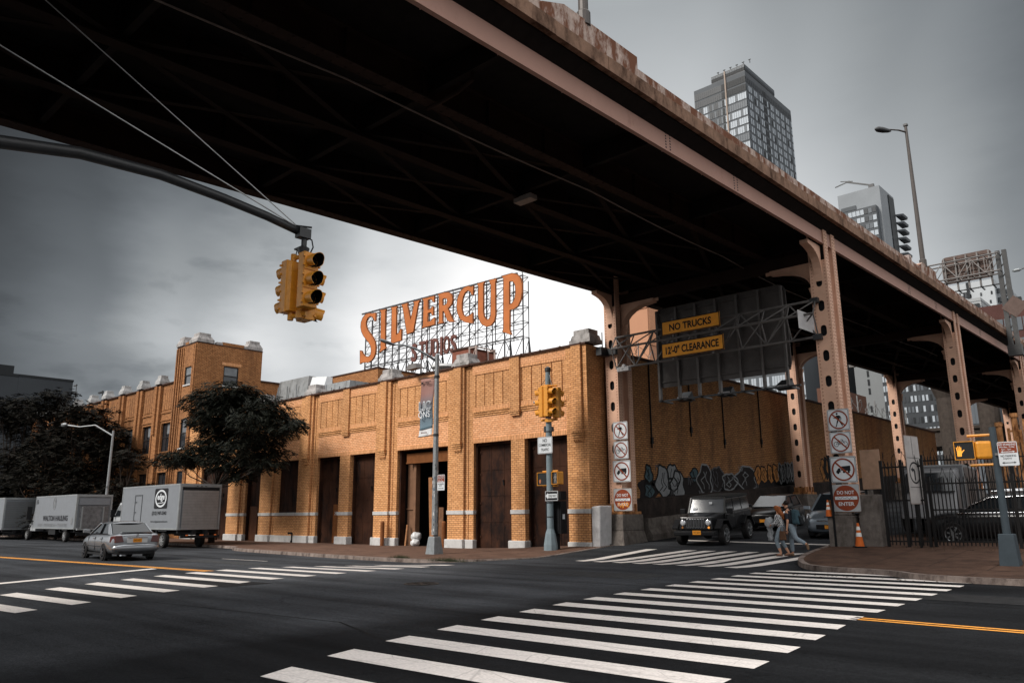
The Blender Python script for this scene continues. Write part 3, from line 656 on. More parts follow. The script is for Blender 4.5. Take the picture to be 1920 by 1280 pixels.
# white band and plinths
mb = MB()
def around(mb, a, b, z0, z1, pr):
    mb.box(a-.03, b+.03, F-pr, 27.7, z0, z1)
for i, (a, b) in enumerate(piers):
    mb = MB()
    if i == 0: mb.box(a-.03, b+.035, F-.045, 28.0, 1.63, 1.82)
    elif b-a > 1.5: mb.box(a-.03, b-.55, F-.045, 27.75, 1.63, 1.82); mb.box(b-.55, b+.03, F+.095, 27.75, 1.632, 1.818)
    else: mb.box(a-.03, b+.03, F-.02, 27.7, 1.63, 1.82)
    part(mb, 'stone_band', STONE, BB)
    mb = MB(); zt = .42; pp = .12 if i else .06; zb = -.35
    if i and b-a > 1.5: mb.box(a-.1, b-.52, F-pp, 27.8, zb, zt); mb.box(b-.515, b+.06, F+.03, 27.8, zb, zt-.01)
    else: mb.box(a-.06 if i == 0 else a-.1, b+(.05 if i == 0 else .1), F-pp, 27.75, zb, zt)
    part(mb, 'plinth', STONE, BB, bevel=.035)
mb = MB(); mb.box(-46.32, -43.73, F+.05, 27.7, 1.63, 1.82); part(mb, 'stone_band', STONE, BB)
mb = MB(); mb.box(-46.2, -44.9, F+.0, 27.7, -.2, .40); mb.box(-44.88, -43.95, F+.0, 27.7, -.2, .40); part(mb, 'plinth', STONE, BB, bevel=.03)
# open bay: header beam, side leaf, steel frame
mb = MB(); mb.box(-33.55, -29.76, 27.72, 27.94, 4.38, 4.86); mb.box(-33.55, -29.76, 27.68, 27.72, 4.36, 4.42); mb.box(-33.55, -29.76, 27.70, 27.94, 4.86, 4.90)
part(mb, 'header_beam', BEAMM, BB)
mb = MB(); mb.box(-34.0, -33.88, 27.6, 27.95, 0, 5.08)
mb.box(-33.5, -32.95, 29.6, 29.66, 0.0, 4.35); part(mb, 'door_frame', DOORM, BB)
mb = MB(); mb.box(-33.86, -33.15, 28.10, 28.16, 0.0, 4.35); mb.box(-33.14, -32.95, 27.9, 28.2, 0.0, 4.35); mb.box(-33.86, -33.15, 28.04, 28.10, 1.9, 1.98); part(mb, 'door_leaf_edge', mat('bare_brown_board', (.16, .085, .05), .7), BB)
# standpipe
ST = empty('fire_standpipe', (-43.9, F-.12, 0), label='small dark double-headed standpipe against the brick wall below the boarded window', cat='standpipe')
mb = MB(); mb.tube([(0, 0, -.1), (0, 0, .55)], .05); mb.lathe([(.09, -.12), (.09, .02)], 10, (0, 0, .1)); mb.build('pipe', BLACK, ST)
for s_ in (-1, 1):
    mb = MB(); mb.tube([(0, 0, .55), (s_*.1, -.08, .57), (s_*.14, -.16, .56)], [.05, .05, .06]); mb.lathe([(.075, 0), (.075, .03)], 10, (s_*.14, -.18, .56), 'Y'); mb.build('outlet', BLACK, ST)
# planks, bollards, sacks, boards
for (x, lean, w_, z1, m_, lab) in ((-31.7, -.55, .3, 3.6, 'plank_brown', 'taller brown plank leaning inside the open bay'), (-31.0, -.35, .36, 2.0, 'plank_dark', 'shorter darker plank leaning inside the open bay')):
    o = empty('plank', (x, 28.02, .0), label=lab, cat='plank')
    mb = MB(); A = Vector((0, 0, .03)); B = Vector((lean, .25, z1)); mb.hexa([(-w_/2, -.03, 0), (w_/2, -.03, 0), (w_/2, .03, 0), (-w_/2, .03, 0), (lean-w_/2, .3, z1), (lean+w_/2, .3, z1), (lean+w_/2, .36, z1), (lean-w_/2, .36, z1)])
    mb.build('board', mat(m_, (.26, .12, .055) if 'brown' in m_ else (.13, .065, .035), .8, var=.3, scale=6), o)
o = empty('thin_board', (-33.35, 27.9, 0), label='thin brown board leaning at the left edge of the open bay', cat='board')
mb = MB(); mb.hexa([(-.05, -.35, 0), (.05, -.35, 0), (.05, -.3, 0), (-.05, -.3, 0), (-.3, -.02, 1.1), (-.2, -.02, 1.1), (-.2, .03, 1.1), (-.3, .03, 1.1)]); mb.build('board', mat('plank_brown', (1, 1, 1)), o)
BOLM = mat('rusty_bollard', (.17, .062, .022), .6, var=.25)
for x, y, h, lab in ((-34.62, 27.0, 1.28, 'dark rusty steel post in front of the white plinth left of the open bay'), (-30.05, 27.35, 1.28, 'bright orange-brown post inside the right edge of the open bay'), (-53.4, 27.0, 1.35, 'dark post beside the tail of the white rental truck')):
    o = empty('bollard', (x, y, rampz(x, y)), label=lab, cat='bollard', group='steel posts by the garage doors')
    mb = MB(); mb.lathe([(.11, -.1), (.11, h-.05), (.08, h), (.03, h+.02)], 14); mb.build('post', BOLM if x > -40 else DOORM, o, smooth_=False)
# pale box with controls beside the post
random.seed(5)
for x, y, z, r_, lab in ((-32.75, 27.75, .16, .26, 'white plastic rubbish sack lying lowest at the open bay'), (-32.95, 27.98, .48, .3, 'white plastic rubbish sack heaped on top at the open bay')):
    bm = bmesh.new(); bmesh.ops.create_icosphere(bm, subdivisions=3, radius=r_)
    for v in bm.verts:
        n_ = v.co.normalized(); k = 1+.13*math.sin(n_.x*5+x)*math.sin(n_.y*4+z)+.05*math.sin(n_.z*9+n_.x*5)+.02*math.sin(n_.y*19+n_.z*14)
        v.co = n_*r_*k; v.co.z = max(v.co.z*.8, -.16 if z < .3 else -.30)
    me = bpy.data.meshes.new('sack'); bm.to_mesh(me); bm.free(); [setattr(p_, 'use_smooth', True) for p_ in me.polygons]; me.materials.append(mat('plastic_sack', (.50, .50, .50), .35, var=.2, scale=12))
    o = bpy.data.objects.new('rubbish_sack', me); COL.objects.link(o); o.location = (x, y, z); tag(o, lab, 'rubbish sack', 'sacks in the open bay')

# ============================================================ TALL WING AND TOWER
WB = empty('brick_tower_wing', (-75, F, 0), label='tall orange brick wing with square corner tower and white stone caps behind the trees', cat='building', group='brick studio buildings')
mb = MB(); mb.box(-62.95, -59.5, F+.12, 33.0, -.5, 15.2); part(mb, 'tower_wall', BRW, WB)
# cut look of windows is built by frames sitting in reveals
def wall_with_windows(mb, x0, x1, z0, z1, y, wins, yb):
    xs = sorted({x0, x1, *[w[0] for w in wins], *[w[1] for w in wins]}); zs = sorted({z0, z1, *[w[2] for w in wins], *[w[3] for w in wins]})
    for a, b in zip(xs, xs[1:]):
        for c, d in zip(zs, zs[1:]):
            if any(a >= w[0]-1e-6 and b <= w[1]+1e-6 and c >= w[2]-1e-6 and d <= w[3]+1e-6 for w in wins): continue
            mb.box(a, b, y, yb, c, d)
wins = [(-61.25, -60.05, 11.95, 13.4), (-61.2, -60.0, 6.9, 9.2), (-61.1, -60.1, 2.6, 5.1)]
mb = MB(); wall_with_windows(mb, -62.95, -59.5, -.3, 15.2, F+.0, wins, F+.118); part(mb, 'tower_front', BRW, WB)
wm = MB()
FRM = mat('dark_window_frame', (.022, .02, .02), .5, var=.1)
def sash(a, b, c, d, y, axis='x', blind=.35, x=None):
    f = MB(); g_ = MB(); t = .07
    L_ = (lambda p, q, r_, s_, e, h: f.box(p, q, y-e, y, r_, s_)) if axis == 'x' else (lambda p, q, r_, s_, e, h: f.box(x, x+e, p, q, r_, s_))
    for p, q, r_, s_ in ((a, a+t, c, d), (b-t, b, c, d), (a+t, b-t, c, c+t), (a+t, b-t, d-t, d), (a+t, b-t, (c+d)/2-.04, (c+d)/2+.04)): L_(p, q, r_, s_, .07, 0)
    if b-a > 1.5:
        for k in (1, 2): L_(a+(b-a)*k/3-.04, a+(b-a)*k/3+.04, c+t, (c+d)/2-.04, .065, 0); L_(a+(b-a)*k/3-.04, a+(b-a)*k/3+.04, (c+d)/2+.04, d-t, .065, 0)
    w_ = part(f, 'window', FRM, WB)
    g_.M = Matrix.Translation(-WB.location)
    if axis == 'x': g_.box(a+.02, b-.02, y-.02, y-.005, c+.02, d-.02)
    else: g_.box(x+.005, x+.02, a+.02, b-.02, c+.02, d-.02)
    g_.build('pane', WGLASS, w_)
    if blind:
        h = MB(); h.M = Matrix.Translation(-WB.location); zt = d-.08; zb_ = d-(d-c)*blind
        if b-a > 1.5: aa, bb_ = a+(b-a)/3+.06, a+(b-a)*2/3-.06
        else: aa, bb_ = a+.1, b-.1
        if axis == 'x': h.box(aa, bb_, y-.03, y-.021, zb_, zt)
        else: h.box(x+.021, x+.03, aa, bb_, zb_, zt)
        h.build('blind', mat('pale_blind', (.16, .17, .18), .7), w_)
    s2 = MB(); s2.M = Matrix.Translation(-WB.location)
    if axis == 'x': s2.box(a-.06, b+.06, y-.19, y, c-.12, c-.004)
    else: s2.box(x, x+.16, a-.06, b+.06, c-.12, c-.004)
    s2.build('sill', STONE, w_)
for i, w_ in enumerate(wins): sash(*w_, F+.115, blind=.45 if i == 0 else 0)
# tower strips (vertical ribs) on both faces
mb = MB()
for x in (-62.85, -62.45, -62.02, -59.85, -59.62): mb.box(x, x+.16, F-.12, F-.001, -.3, 15.1)
mb.box(-61.75, -61.6, F-.06, F-.001, -.3, 15.1); mb.v = [q-WB.location for q in mb.v]; mb.each('brick_rib', BRW, WB)
mb = MB()
for y in (27.3, 27.72, 28.14, 28.56): mb.box(-59.499, -59.38, y+.02, y+.2, 9.2, 15.1)
for y in (31.55, 32.0, 32.45): mb.box(-59.499, -59.38, y, y+.2, 9.2, 15.1)
mb.v = [q-WB.location for q in mb.v]; mb.each('brick_rib', BRW, WB)
mb = MB(); mb.box(-59.499, -59.44, 27.3, 33.0, 9.1, 15.2)
# side face sheet with a window opening
mb = MB()
for y0, y1, z0, z1 in ((27.3, 29.65, 9.1, 15.2), (30.95, 33, 9.1, 15.2), (29.65, 30.95, 9.1, 12.0), (29.65, 30.95, 13.6, 15.2)): mb.box(-59.498, -59.40, y0, y1, z0, z1)
part(mb, 'tower_side_face', BRW, WB)
sash(29.65, 30.95, 12.0, 13.6, 0, 'y', .55, -59.497)
mb = MB(); mb.box(-59.40, -59.37, 29.45, 31.15, 13.66, 13.9); part(mb, 'lintel_course', BRS, WB)
# tower parapet with stepped middle, caps
mb = MB(); mb.box(-62.97, -59.38, F-.03, 33.03, 15.2, 15.28); part(mb, 'tower_coping', COPE, WB)
mb = MB(); mb.box(-59.75, -59.42, 29.4, 31.3, 15.28, 15.55); mb.box(-61.6, -60.5, F+.02, F+.35, 15.28, 15.5); mb.v = [q-WB.location for q in mb.v]; mb.each('parapet_step', BRW, WB)
mb = MB(); mb.box(-59.8, -59.36, 28.9, 29.39, 15.285, 15.48); mb.box(-59.8, -59.36, 31.31, 31.7, 15.285, 15.48); mb.v = [q-WB.location for q in mb.v]; mb.each('parapet_stone', STONEG, WB)
def cap(x, y, z, s=.75, sy=None, m_=mat('pale_capstone', (.34, .335, .33), .85, var=.15, bump=.4, dirt=(.10, .10, .10), dscale=3, dlo=.5, dhi=.75)):
    sy = sy or s; mb = MB(); mb.box(x-s, x+s, y-sy, y+sy, z, z+.28)
    mb.hexa([(x-s*.96, y-sy*.96, z+.28), (x+s*.96, y-sy*.96, z+.28), (x+s*.96, y+sy*.96, z+.28), (x-s*.96, y+sy*.96, z+.28), (x-s*.75, y-sy*.75, z+.55), (x+s*.75, y-sy*.75, z+.55), (x+s*.75, y+sy*.75, z+.55), (x-s*.75, y+sy*.75, z+.55)])
    mb.box(x-s*.68, x+s*.68, y-sy*.68, y+sy*.68, z+.55, z+.80); part(mb, 'capstone', m_, WB, bevel=.02)
cap(-60.05, 27.95, 15.29, .72, .72, STONEG); cap(-59.85, 32.3, 15.29, .5, .68, STONEG); cap(-62.4, 27.7, 15.29, .62, .5, STONEG)
# higher rear block behind the low roof
mb = MB(); mb.box(-90, -59.6, 33.0, 62, 0, 12.7); part(mb, 'rear_block', BRW, WB)
mb = MB(); mb.box(-59.6, -44, 41.0, 60, 8.8, 12.0); part(mb, 'rear_block', BRW, WB)
mb = MB(); mb.box(-59.68, -59.5, 33.04, 62, 12.7, 12.82); mb.box(-59.5, -43.9, 40.9, 41.1, 12.0, 12.12); part(mb, 'rear_coping', COPE, WB)
# wing with piers
WX0 = -100
wins = []; xs = [-66.15, -69.9, -73.9, -78.05, -81.85, -86.0, -90.0, -94.0, -98.0]
pr = -62.95
for x in xs:
    wins.append((x+.75, pr-.25 if pr < -63 else -62.98, 6.85, 9.2)); pr = x-.35
ww = [(a, b-.3, c, d) for a, b, c, d in wins]
lw = [(a, b, .6, 5.15) for a, b, c, d in ww]
mb = MB(); wall_with_windows(mb, WX0, -62.95, -.3, 12.45, F+.25, ww+lw, F+.5); part(mb, 'wing_wall', BRW, WB)
mb = MB(); mb.box(WX0, -62.96, F+.5, 33, -.3, 12.3); part(mb, 'wing_core', DARKI, WB)
for w_ in ww: sash(*w_, F+.49, blind=.38)
for w_ in lw[:4]: sash(*w_, F+.49, blind=0)
for x in xs:
    mb = MB(); mb.box(x-.55, x+.55, F+.0, F+.249, -.3, 12.4); mb.box(x-.1, x+.12, F-.14, F-.001, 8.3, 12.4); mb.box(x-.5, x-.3, F-.07, F-.001, -.3, 12.4)
    part(mb, 'pier', BRW, WB); cap(x, F+.35, 12.56, .50, .45)
mb = MB()
for a, b, c, d in ww:
    n = 5
    for k in range(n): mb.box(a+.05+(b-a-.1)*k/n+.03, a+.05+(b-a-.1)*(k+1)/n-.03, F+.19, F+.249, 10.3, 12.0)
    mb.box(a-.1, b+.1, F+.16, F+.249, 10.02, 10.12); mb.box(a-.1, b+.1, F+.17, F+.249, 9.4, 9.48)
    for k in range(n): mb.box(a+.05+(b-a-.1)*k/n+.03, a+.05+(b-a-.1)*(k+1)/n-.03, F+.19, F+.249, 5.4, 6.5)
[mb.v.__setitem__(i_, q_-WB.location) for i_, q_ in enumerate(mb.v)]; mb.each('raised_panel', BRW, WB)
mb = MB(); mb.box(WX0, -62.99, F+.1, F+.7, 12.45, 12.55); part(mb, 'wing_coping', COPE, WB)

# ============================================================ ROOFTOP THINGS OF THE LOW BUILDING
c0 = PY(709, 690, 36.0); zt = c0.z
PH = empty('roof_penthouse', (c0.x, 36, 8.85), label='plain orange brick penthouse block rising behind the low parapet left of the big rooftop letters', cat='penthouse')
mb = MB(); mb.box(-24, 0, 0, 14, 0, zt-8.85); mb.build('walls', BRW, PH)
mb = MB(); mb.box(-24.05, .06, -.06, 14, zt-8.85, zt-8.75); mb.build('coping', COPE, PH)
METL = mat('dull_roof_metal', (.25, .26, .265), .55, .3, var=.2, dirt=(.10, .10, .10), dscale=2, dlo=.5, dhi=.7)
for (xa, xb, ya, zb_, lab, sl_) in ((505, 573, 33.5, 711, 'left grey metal roof monitor with a sloped end', 1), (593, 650, 33.0, 717, 'right grey metal roof duct just behind the parapet', 0)):
    A = PY(xa, 722, ya); B = PY(xb, zb_+2, ya); z1 = PY((xa+xb)/2, zb_, ya).z
    o = empty('roof_monitor', ((A.x+B.x)/2, ya, 8.85), label=lab, cat='roof monitor', group='grey metal boxes on the roof')
    hw = abs(B.x-A.x)/2; h = z1-8.85
    mb = MB(); mb.hexa([(-hw, 0, 0), (hw, 0, 0), (hw, 2.6, 0), (-hw, 2.6, 0), (-hw+1.2*sl_, .3, h), (hw, .3, h), (hw, 2.4, h), (-hw+1.2*sl_, 2.4, h)]); mb.build('hood', METL, o)
    mb = MB()
    for k in range(1, 4): mb.box(-hw+2*hw*k/4-.03, -hw+2*hw*k/4+.03, .02, .1, 0, h*.85)
    mb.box(-hw-.05, hw+.05, -.05, 2.65, 0, .12); mb.build('ribs', METL, o)
sk = PY(580, 713, 32.4); o = empty('roof_skylight', (sk.x, 32.4, 8.85), label='small bright sloping skylight between the two grey roof boxes', cat='skylight')
mb = MB(); h = sk.z-8.85; mb.hexa([(-1, 0, 0), (1, 0, 0), (1, 1.4, 0), (-1, 1.4, 0), (-1, .9, h+.5), (1, .9, h+.3), (1, 1.4, h+.3), (-1, 1.4, h+.5)]); mb.build('glazing', mat('milky_glazing', (.6, .62, .63), .2, var=.05), o)
# round vent
vp = PY(835, 684, 31.0); o = empty('roof_vent', (vp.x, 31, 8.85), label='round white mushroom vent just behind the parapet under the big letters', cat='roof vent')
mb = MB(); h = vp.z-8.85; mb.lathe([(.3, 0), (.3, h-.25), (.85, h-.2), (.8, h-.05), (.3, h+.05)], 20); mb.build('cowl', mat('white_cowl', (.5, .5, .5), .5), o)
# parapet floodlight
fl = PY(783, 697, 27.0); o = empty('parapet_floodlight', (fl.x, 27.5, TOP+.09), label='grey box floodlight leaning out over the parapet beside the hanging banner', cat='floodlight')
mb = MB(); mb.tube([(.5, .1, 0), (.4, -.2, .22), (.1, -.5, .28)], .035); mb.build('bracket', DKPOLE, o)
mb = MB(); mb.hexa([(-.55, -.9, .15), (.35, -.9, .18), (.35, -.4, .22), (-.55, -.4, .18), (-.4, -.85, .45), (.2, -.85, .45), (.2, -.45, .48), (-.4, -.45, .45)]); mb.build('lamp_head', mat('grey_lamp_box', (.14, .13, .125), .6), o)
# red brick bulkhead and lattice beside it
rb = PY(848, 690, 40); rb2 = PY(893, 650, 40)
o = empty('roof_bulkhead', ((rb.x+rb2.x)/2, 40, 8.85), label='low red-brown bulkhead on the roof under the last letters of the rooftop sign', cat='bulkhead')
hw = (rb2.x-rb.x)/2; h = rb2.z-8.85
RBR = mat('dull_red_paint', (.20, .075, .05), .8, var=.25)
mb = MB(); mb.box(-hw, hw*.35, 0, 3, 0, h); mb.build('box', RBR, o)
mb = MB(); mb.box(-hw-.08, hw*.35+.08, -.08, 3.08, h, h+.1); mb.build('roof', COPE, o)
mb = MB()
for x in (hw*.45, hw): 
    for y in (0, 2): mb.bar((x, y, 0), (x, y, h+.1), .1)
for z in [h*k/4 for k in range(1, 5)]:
    for y in (0, 2): mb.bar((hw*.45, y, z), (hw, y, z), .08)
    mb.bar((hw, 0, z), (hw, 2, z), .08); mb.bar((hw*.45, 0, z-h/4), (hw, 0, z), .06)
mb.build('lattice_cage', mat('pale_rusty_steel', (.35, .27, .24), .7), o)
# ============================================================ ROOFTOP LETTER SIGN
SA = R(2.4); SL = (-62.9, 46.0)
sdir = Vector((math.cos(SA), math.sin(SA), 0)); snrm = Vector((math.sin(SA), -math.cos(SA), 0))   # towards the viewer
def sp(cx, cy):          # crop reading -> (along, height) on the sign plane
    d = ray(660+cx/5.334, 480+cy/5.334)
    t = ((Vector((SL[0], SL[1], 0))-EYEP).dot(snrm))/d.dot(snrm)
    P = EYEP+d*t
    return ((P-Vector((SL[0], SL[1], 0))).dot(sdir), P.z)
RS = empty('rooftop_letter_sign', (SL[0], SL[1], 8.85), label='huge rooftop sign of orange letters on an open steel lattice reading SILVERCUP STUDIOS', cat='rooftop sign')
ORX = RS.location.copy()
def sfr(off): return lambda a, b, c: Vector((SL[0], SL[1], 0))+sdir*a+Vector((0, 0, b))+snrm*(off+c)-ORX
LETO = mat('sun_faded_orange_letters', (.42, .135, .042), .6, var=.16, scale=.8, dirt=(.22, .07, .025), dscale=1.4, dlo=.62, dhi=.8)
LET = {
'S': ([(270,572),(235,578),(200,576),(165,590),(138,625),(122,670),(118,715),(126,762),(145,803),(175,842),(200,872),(218,906),(224,945),(220,985),(205,1008),(180,1012),(155,1000),(138,975),(131,952),(112,950),(112,1085),(128,1072),(160,1068),(200,1068),(232,1045),(255,1010),(268,960),(270,910),(262,860),(240,815),(210,775),(183,735),(172,695),(175,655),(190,625),(215,608),(238,618),(250,640),(257,660),(268,655)], []),
'I': ([(308,548),(373,535),(366,562),(364,905),(373,925),(304,973),(316,935),(322,568)], []),
'L': ([(419,520),(486,508),(476,532),(474,792),(500,772),(515,738),(528,733),(525,850),(413,888),(423,858),(429,540)], []),
'V': ([(524,493),(591,475),(586,498),(618,640),(655,480),(640,465),(713,446),(695,482),(645,765),(580,788),(538,516)], []),
'E': ([(732,435),(856,405),(853,472),(841,466),(825,438),(792,448),(790,545),(818,535),(830,513),(846,510),(847,602),(832,596),(818,570),(790,578),(788,662),(820,655),(842,630),(860,620),(860,692),(729,728),(741,700),(747,455)], []),
'R': ([(888,390),(960,371),(1000,369),(1028,392),(1039,440),(1027,492),(992,533),(1038,640),(1057,664),(1012,668),(984,650),(950,560),(938,562),(938,655),(946,675),(887,686),(899,660),(900,410)], [[(938,440),(958,430),(978,435),(986,460),(976,485),(956,498),(938,500)]]),
'C': ([(1246,303),(1242,402),(1228,396),(1215,365),(1190,355),(1162,374),(1142,420),(1131,480),(1131,540),(1143,590),(1165,612),(1195,606),(1220,590),(1239,570),(1240,681),(1200,676),(1158,668),(1115,640),(1086,580),(1077,510),(1087,430),(1113,362),(1153,322),(1195,307),(1225,314)], []),
'U': ([(1281,285),(1359,262),(1345,292),(1345,560),(1353,612),(1375,641),(1400,640),(1417,600),(1420,300),(1400,250),(1476,233),(1465,272),(1468,600),(1455,660),(1420,704),(1375,713),(1330,692),(1300,640),(1291,580),(1295,312)], []),
'P': ([(1524,211),(1580,195),(1630,181),(1680,190),(1714,225),(1732,290),(1732,370),(1718,450),(1690,510),(1650,540),(1610,548),(1608,740),(1627,796),(1535,765),(1545,735),(1545,235)], [[(1605,265),(1640,262),(1662,300),(1667,370),(1655,440),(1632,480),(1605,490)]]),
}
EDGEK = mat('letter_edge_brown', (.10, .04, .02), .6)
for ch, (o_, hs_) in LET.items():
    P = [sp(*q) for q in o_]; H = [[sp(*q) for q in h] for h in hs_]
    mb = MB(); mb.prism(P, .16, H, sfr(.25))
    o = mb.build('letter_'+ch.lower(), LETO, RS)
    # dark raised edge trim and panel joints
    eb = MB(); f = sfr(.41)
    for loop in [P]+H:
        for a, b in zip(loop, loop[1:]+loop[:1]): eb.bar(f(a[0], a[1], .0), f(b[0], b[1], .0), .03, .04)
    eb.build('trim', EDGEK, o)
mb = MB(); A = sp(842, 918); ftxt = sfr(.3)
ux = sdir; 
S0 = sp(622, 960); S1 = sp(1064, 885)
for ch, cx, cy in zip('STUDIOS', (641, 722, 790, 857, 914, 965, 1034), (970, 945, 928, 915, 903, 892, 882)):
    a, b = sp(cx, cy)
    put_text(mb, ch, 1, ftxt(a, b, 0), sdir, (0, 0, 1), w=(.78 if ch != 'I' else .28), h=1.72, bold=.02)
    put_text(mb, ch, 1, ftxt(a+.03, b-.02, -.12), sdir, (0, 0, 1), w=(.78 if ch != 'I' else .28), h=1.72, bold=.03)
mb.build('small_letters', mat('dull_red_letters', (.13, .055, .045), .6), RS)
LAT = mat('sign_lattice_steel', (.045, .045, .05), .6, .3, var=.2)
a0, z0 = sp(128, 1110); a1, z1 = sp(1718, 800); _, zt0 = sp(120, 590); _, zt1 = sp(1700, 155)
zb = (z0+z1)/2; zt_ = (zt0+zt1)/2; a1 = sp(1708, 300)[0]
nv = 20; rows = 8
mb = MB(); fA = sfr(.0); fB = sfr(-.75)
dz = (zt_-.25-zb)/rows
for k in range(rows+1):
    z = zb+dz*k
    mb.bar(fA(a0, z, 0), fA(a1, z, 0), .05 if k not in (0, rows) else .10)
    if k % 2 == 0: mb.bar(fB(a0, z, 0), fB(a1, z, 0), .05)
for i in range(nv+1):
    a = a0+(a1-a0)*i/nv
    mb.bar(fA(a, zb-.3, 0), fA(a, zt_-.2, 0), .065 if i % 2 else .085)
    if i % 2 == 0: mb.bar(fB(a, zb, 0), fB(a, zt_-.6, 0), .06)
    for k in range(0, rows+1, 2): mb.bar(fA(a, zb+dz*k, 0), fB(a, zb+dz*k, 0), .04)
    if i < nv:
        b = a0+(a1-a0)*(i+1)/nv
        for k in range(rows):
            if (i+k) % 2: mb.bar(fA(a, zb+dz*k, 0), fA(b, zb+dz*(k+1), 0), .03)
            elif (i*3+k) % 5 == 0: mb.bar(fA(b, zb+dz*k, 0), fA(a, zb+dz*(k+1), 0), .03)
        if i % 2 == 0:
            c2 = a0+(a1-a0)*(i+2)/nv
            for k in range(0, rows, 2): mb.bar(fB(a, zb+dz*k, 0), fB(c2, zb+dz*(k+2), 0), .035); mb.bar(fA(a, zb+dz*k, 0), fB(a, zb+dz*(k+2), 0), .035)
mb.bar(fA(a0-.6, zt_, .1), fA(a1-.5, zt_, .1), .13, .13)
for i in range(0, nv+1): a = a0+(a1-a0)*i/nv; mb.bar(fA(a, zt_-.2, 0), fA(a, zt_+.12, .1), .05)
# trestle legs down to the roof
for i in range(0, nv+1, 2):
    a = a0+(a1-a0)*i/nv
    mb.bar(fA(a, zb, 0), fA(a, 8.85, 0), .10); mb.bar(fB(a, zb, 0), fB(a, 8.85, 0), .10)
    mb.bar(fA(a, zb, 0), fA(a+1.0, 8.85, 1.2), .07); mb.bar(fB(a, zb, 0), fB(a-.8, 8.85, -2.2), .07)
    for z in (10.6, 12.4, 14.2): mb.bar(fA(a, z, 0), fB(a, z, 0), .05); mb.bar(fA(a, z, 0), fB(a, z+1.8, 0), .04)
    if i < nv:
        b = a0+(a1-a0)*(i+2)/nv
        for q in (0, 1): mb.bar(fA(a, 8.85+3.7*q, 0), fA(b, 12.5+3.6*q, 0), .05); mb.bar(fA(b, 8.85+3.7*q, 0), fA(a, 12.5+3.6*q, 0), .05)
        mb.bar(fA(a, 12.5, 0), fA(b, 12.5, 0), .07)
mb.build('lattice', LAT, RS)

# ============================================================ ELEVATED ROADWAY
EB = empty('elevated_roadway', (-15.4, 29, 0), label='long elevated steel roadway on riveted peach columns crossing the whole picture', cat='bridge')
def ep(mb, name, m, parent=EB, **k):
    for q in mb.v: q -= EB.location
    return mb.build(name, m, parent, **k)
def epe(mb, name, m, parent=EB):
    mb.v = [q-EB.location for q in mb.v]; return mb.each(name, m, parent)
gb = lambda y: 11.05+.016*y               # girder underside
XR = -10.2
XLf = lambda y: -21.3+.040*y if y < 31 else -20.06+.033*(y-31)
Y0, Y1 = -34.0, 130.0
seg = fr(Y0, Y1, 4)
def strip(mb, fx0, fx1, z0, z1, ys=seg):
    ys = list(ys)
    for y, y2 in zip(ys, ys[1:]):
        mb.hexa([(fx0(y), y, gb(y)+z0), (fx1(y), y, gb(y)+z0), (fx1(y2), y2, gb(y2)+z0), (fx0(y2), y2, gb(y2)+z0),
                 (fx0(y), y, gb(y)+z1), (fx1(y), y, gb(y)+z1), (fx1(y2), y2, gb(y2)+z1), (fx0(y2), y2, gb(y2)+z1)])
c_ = lambda v: (lambda y: v)
# girders
def girder(fx, m, name='girder', depth=.86, fl=.34):
    mb = MB(); strip(mb, lambda y: fx(y)-.02, lambda y: fx(y)+.02, .04, depth); strip(mb, lambda y: fx(y)-fl/2, lambda y: fx(y)+fl/2, 0, .038); strip(mb, lambda y: fx(y)-fl/2, lambda y: fx(y)+fl/2, depth-.05, depth)
    for y in fr(Y0+1, Y1-1, 2.2):
        if y > 90: break
        for s_ in ((-1, 1) if name == 'girder' else (-1,)): mb.box(min(fx(y)+s_*.02, fx(y)+s_*.13), max(fx(y)+s_*.02, fx(y)+s_*.13), y, y+.02, gb(y)+.04, gb(y)+depth-.05)
    return ep(mb, name, m)
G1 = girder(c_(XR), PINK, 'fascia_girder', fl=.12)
for d in (.25, .5, .75): girder((lambda d: (lambda y: XR+(XLf(y)-XR)*d))(d), BRNST if d == .25 else mat('shade_dark_girder', (.014, .008, .006), .9, var=.3))  # middle girders darker: under-deck shade put into their colour
G2 = girder(lambda y: XLf(y)+.1, BRNST, 'edge_girder', depth=.86, fl=.44)
# rivets: splice groups on the fascia and rows on the far flange and inner flange
mb = MB()
for yy in (17.35, 21.35, 39.0, 43.5, 53.0):
    for c in (0, .22):
        for k in range(6): mb.rivet((XR+.02, yy+c, gb(yy)+.12+.085*k), (1, 0, 0), .024, .02)
ep(mb, 'splice_rivets', DKPOLE, G1)
G1.parent = EB
mb = MB()
for y in [Y0+34+.35*k for k in range(130)]:
    for s_ in (-.15, .15): mb.rivet((XLf(y)+.1+s_, y, gb(y)), (0, 0, -1), .03, .02)
    x = XR+(XLf(y)-XR)*.25
    for s_ in (-.11, .11): mb.rivet((x+s_, y, gb(y)), (0, 0, -1), .03, .02)
ep(mb, 'flange_rivets', BRNST, kind='stuff')
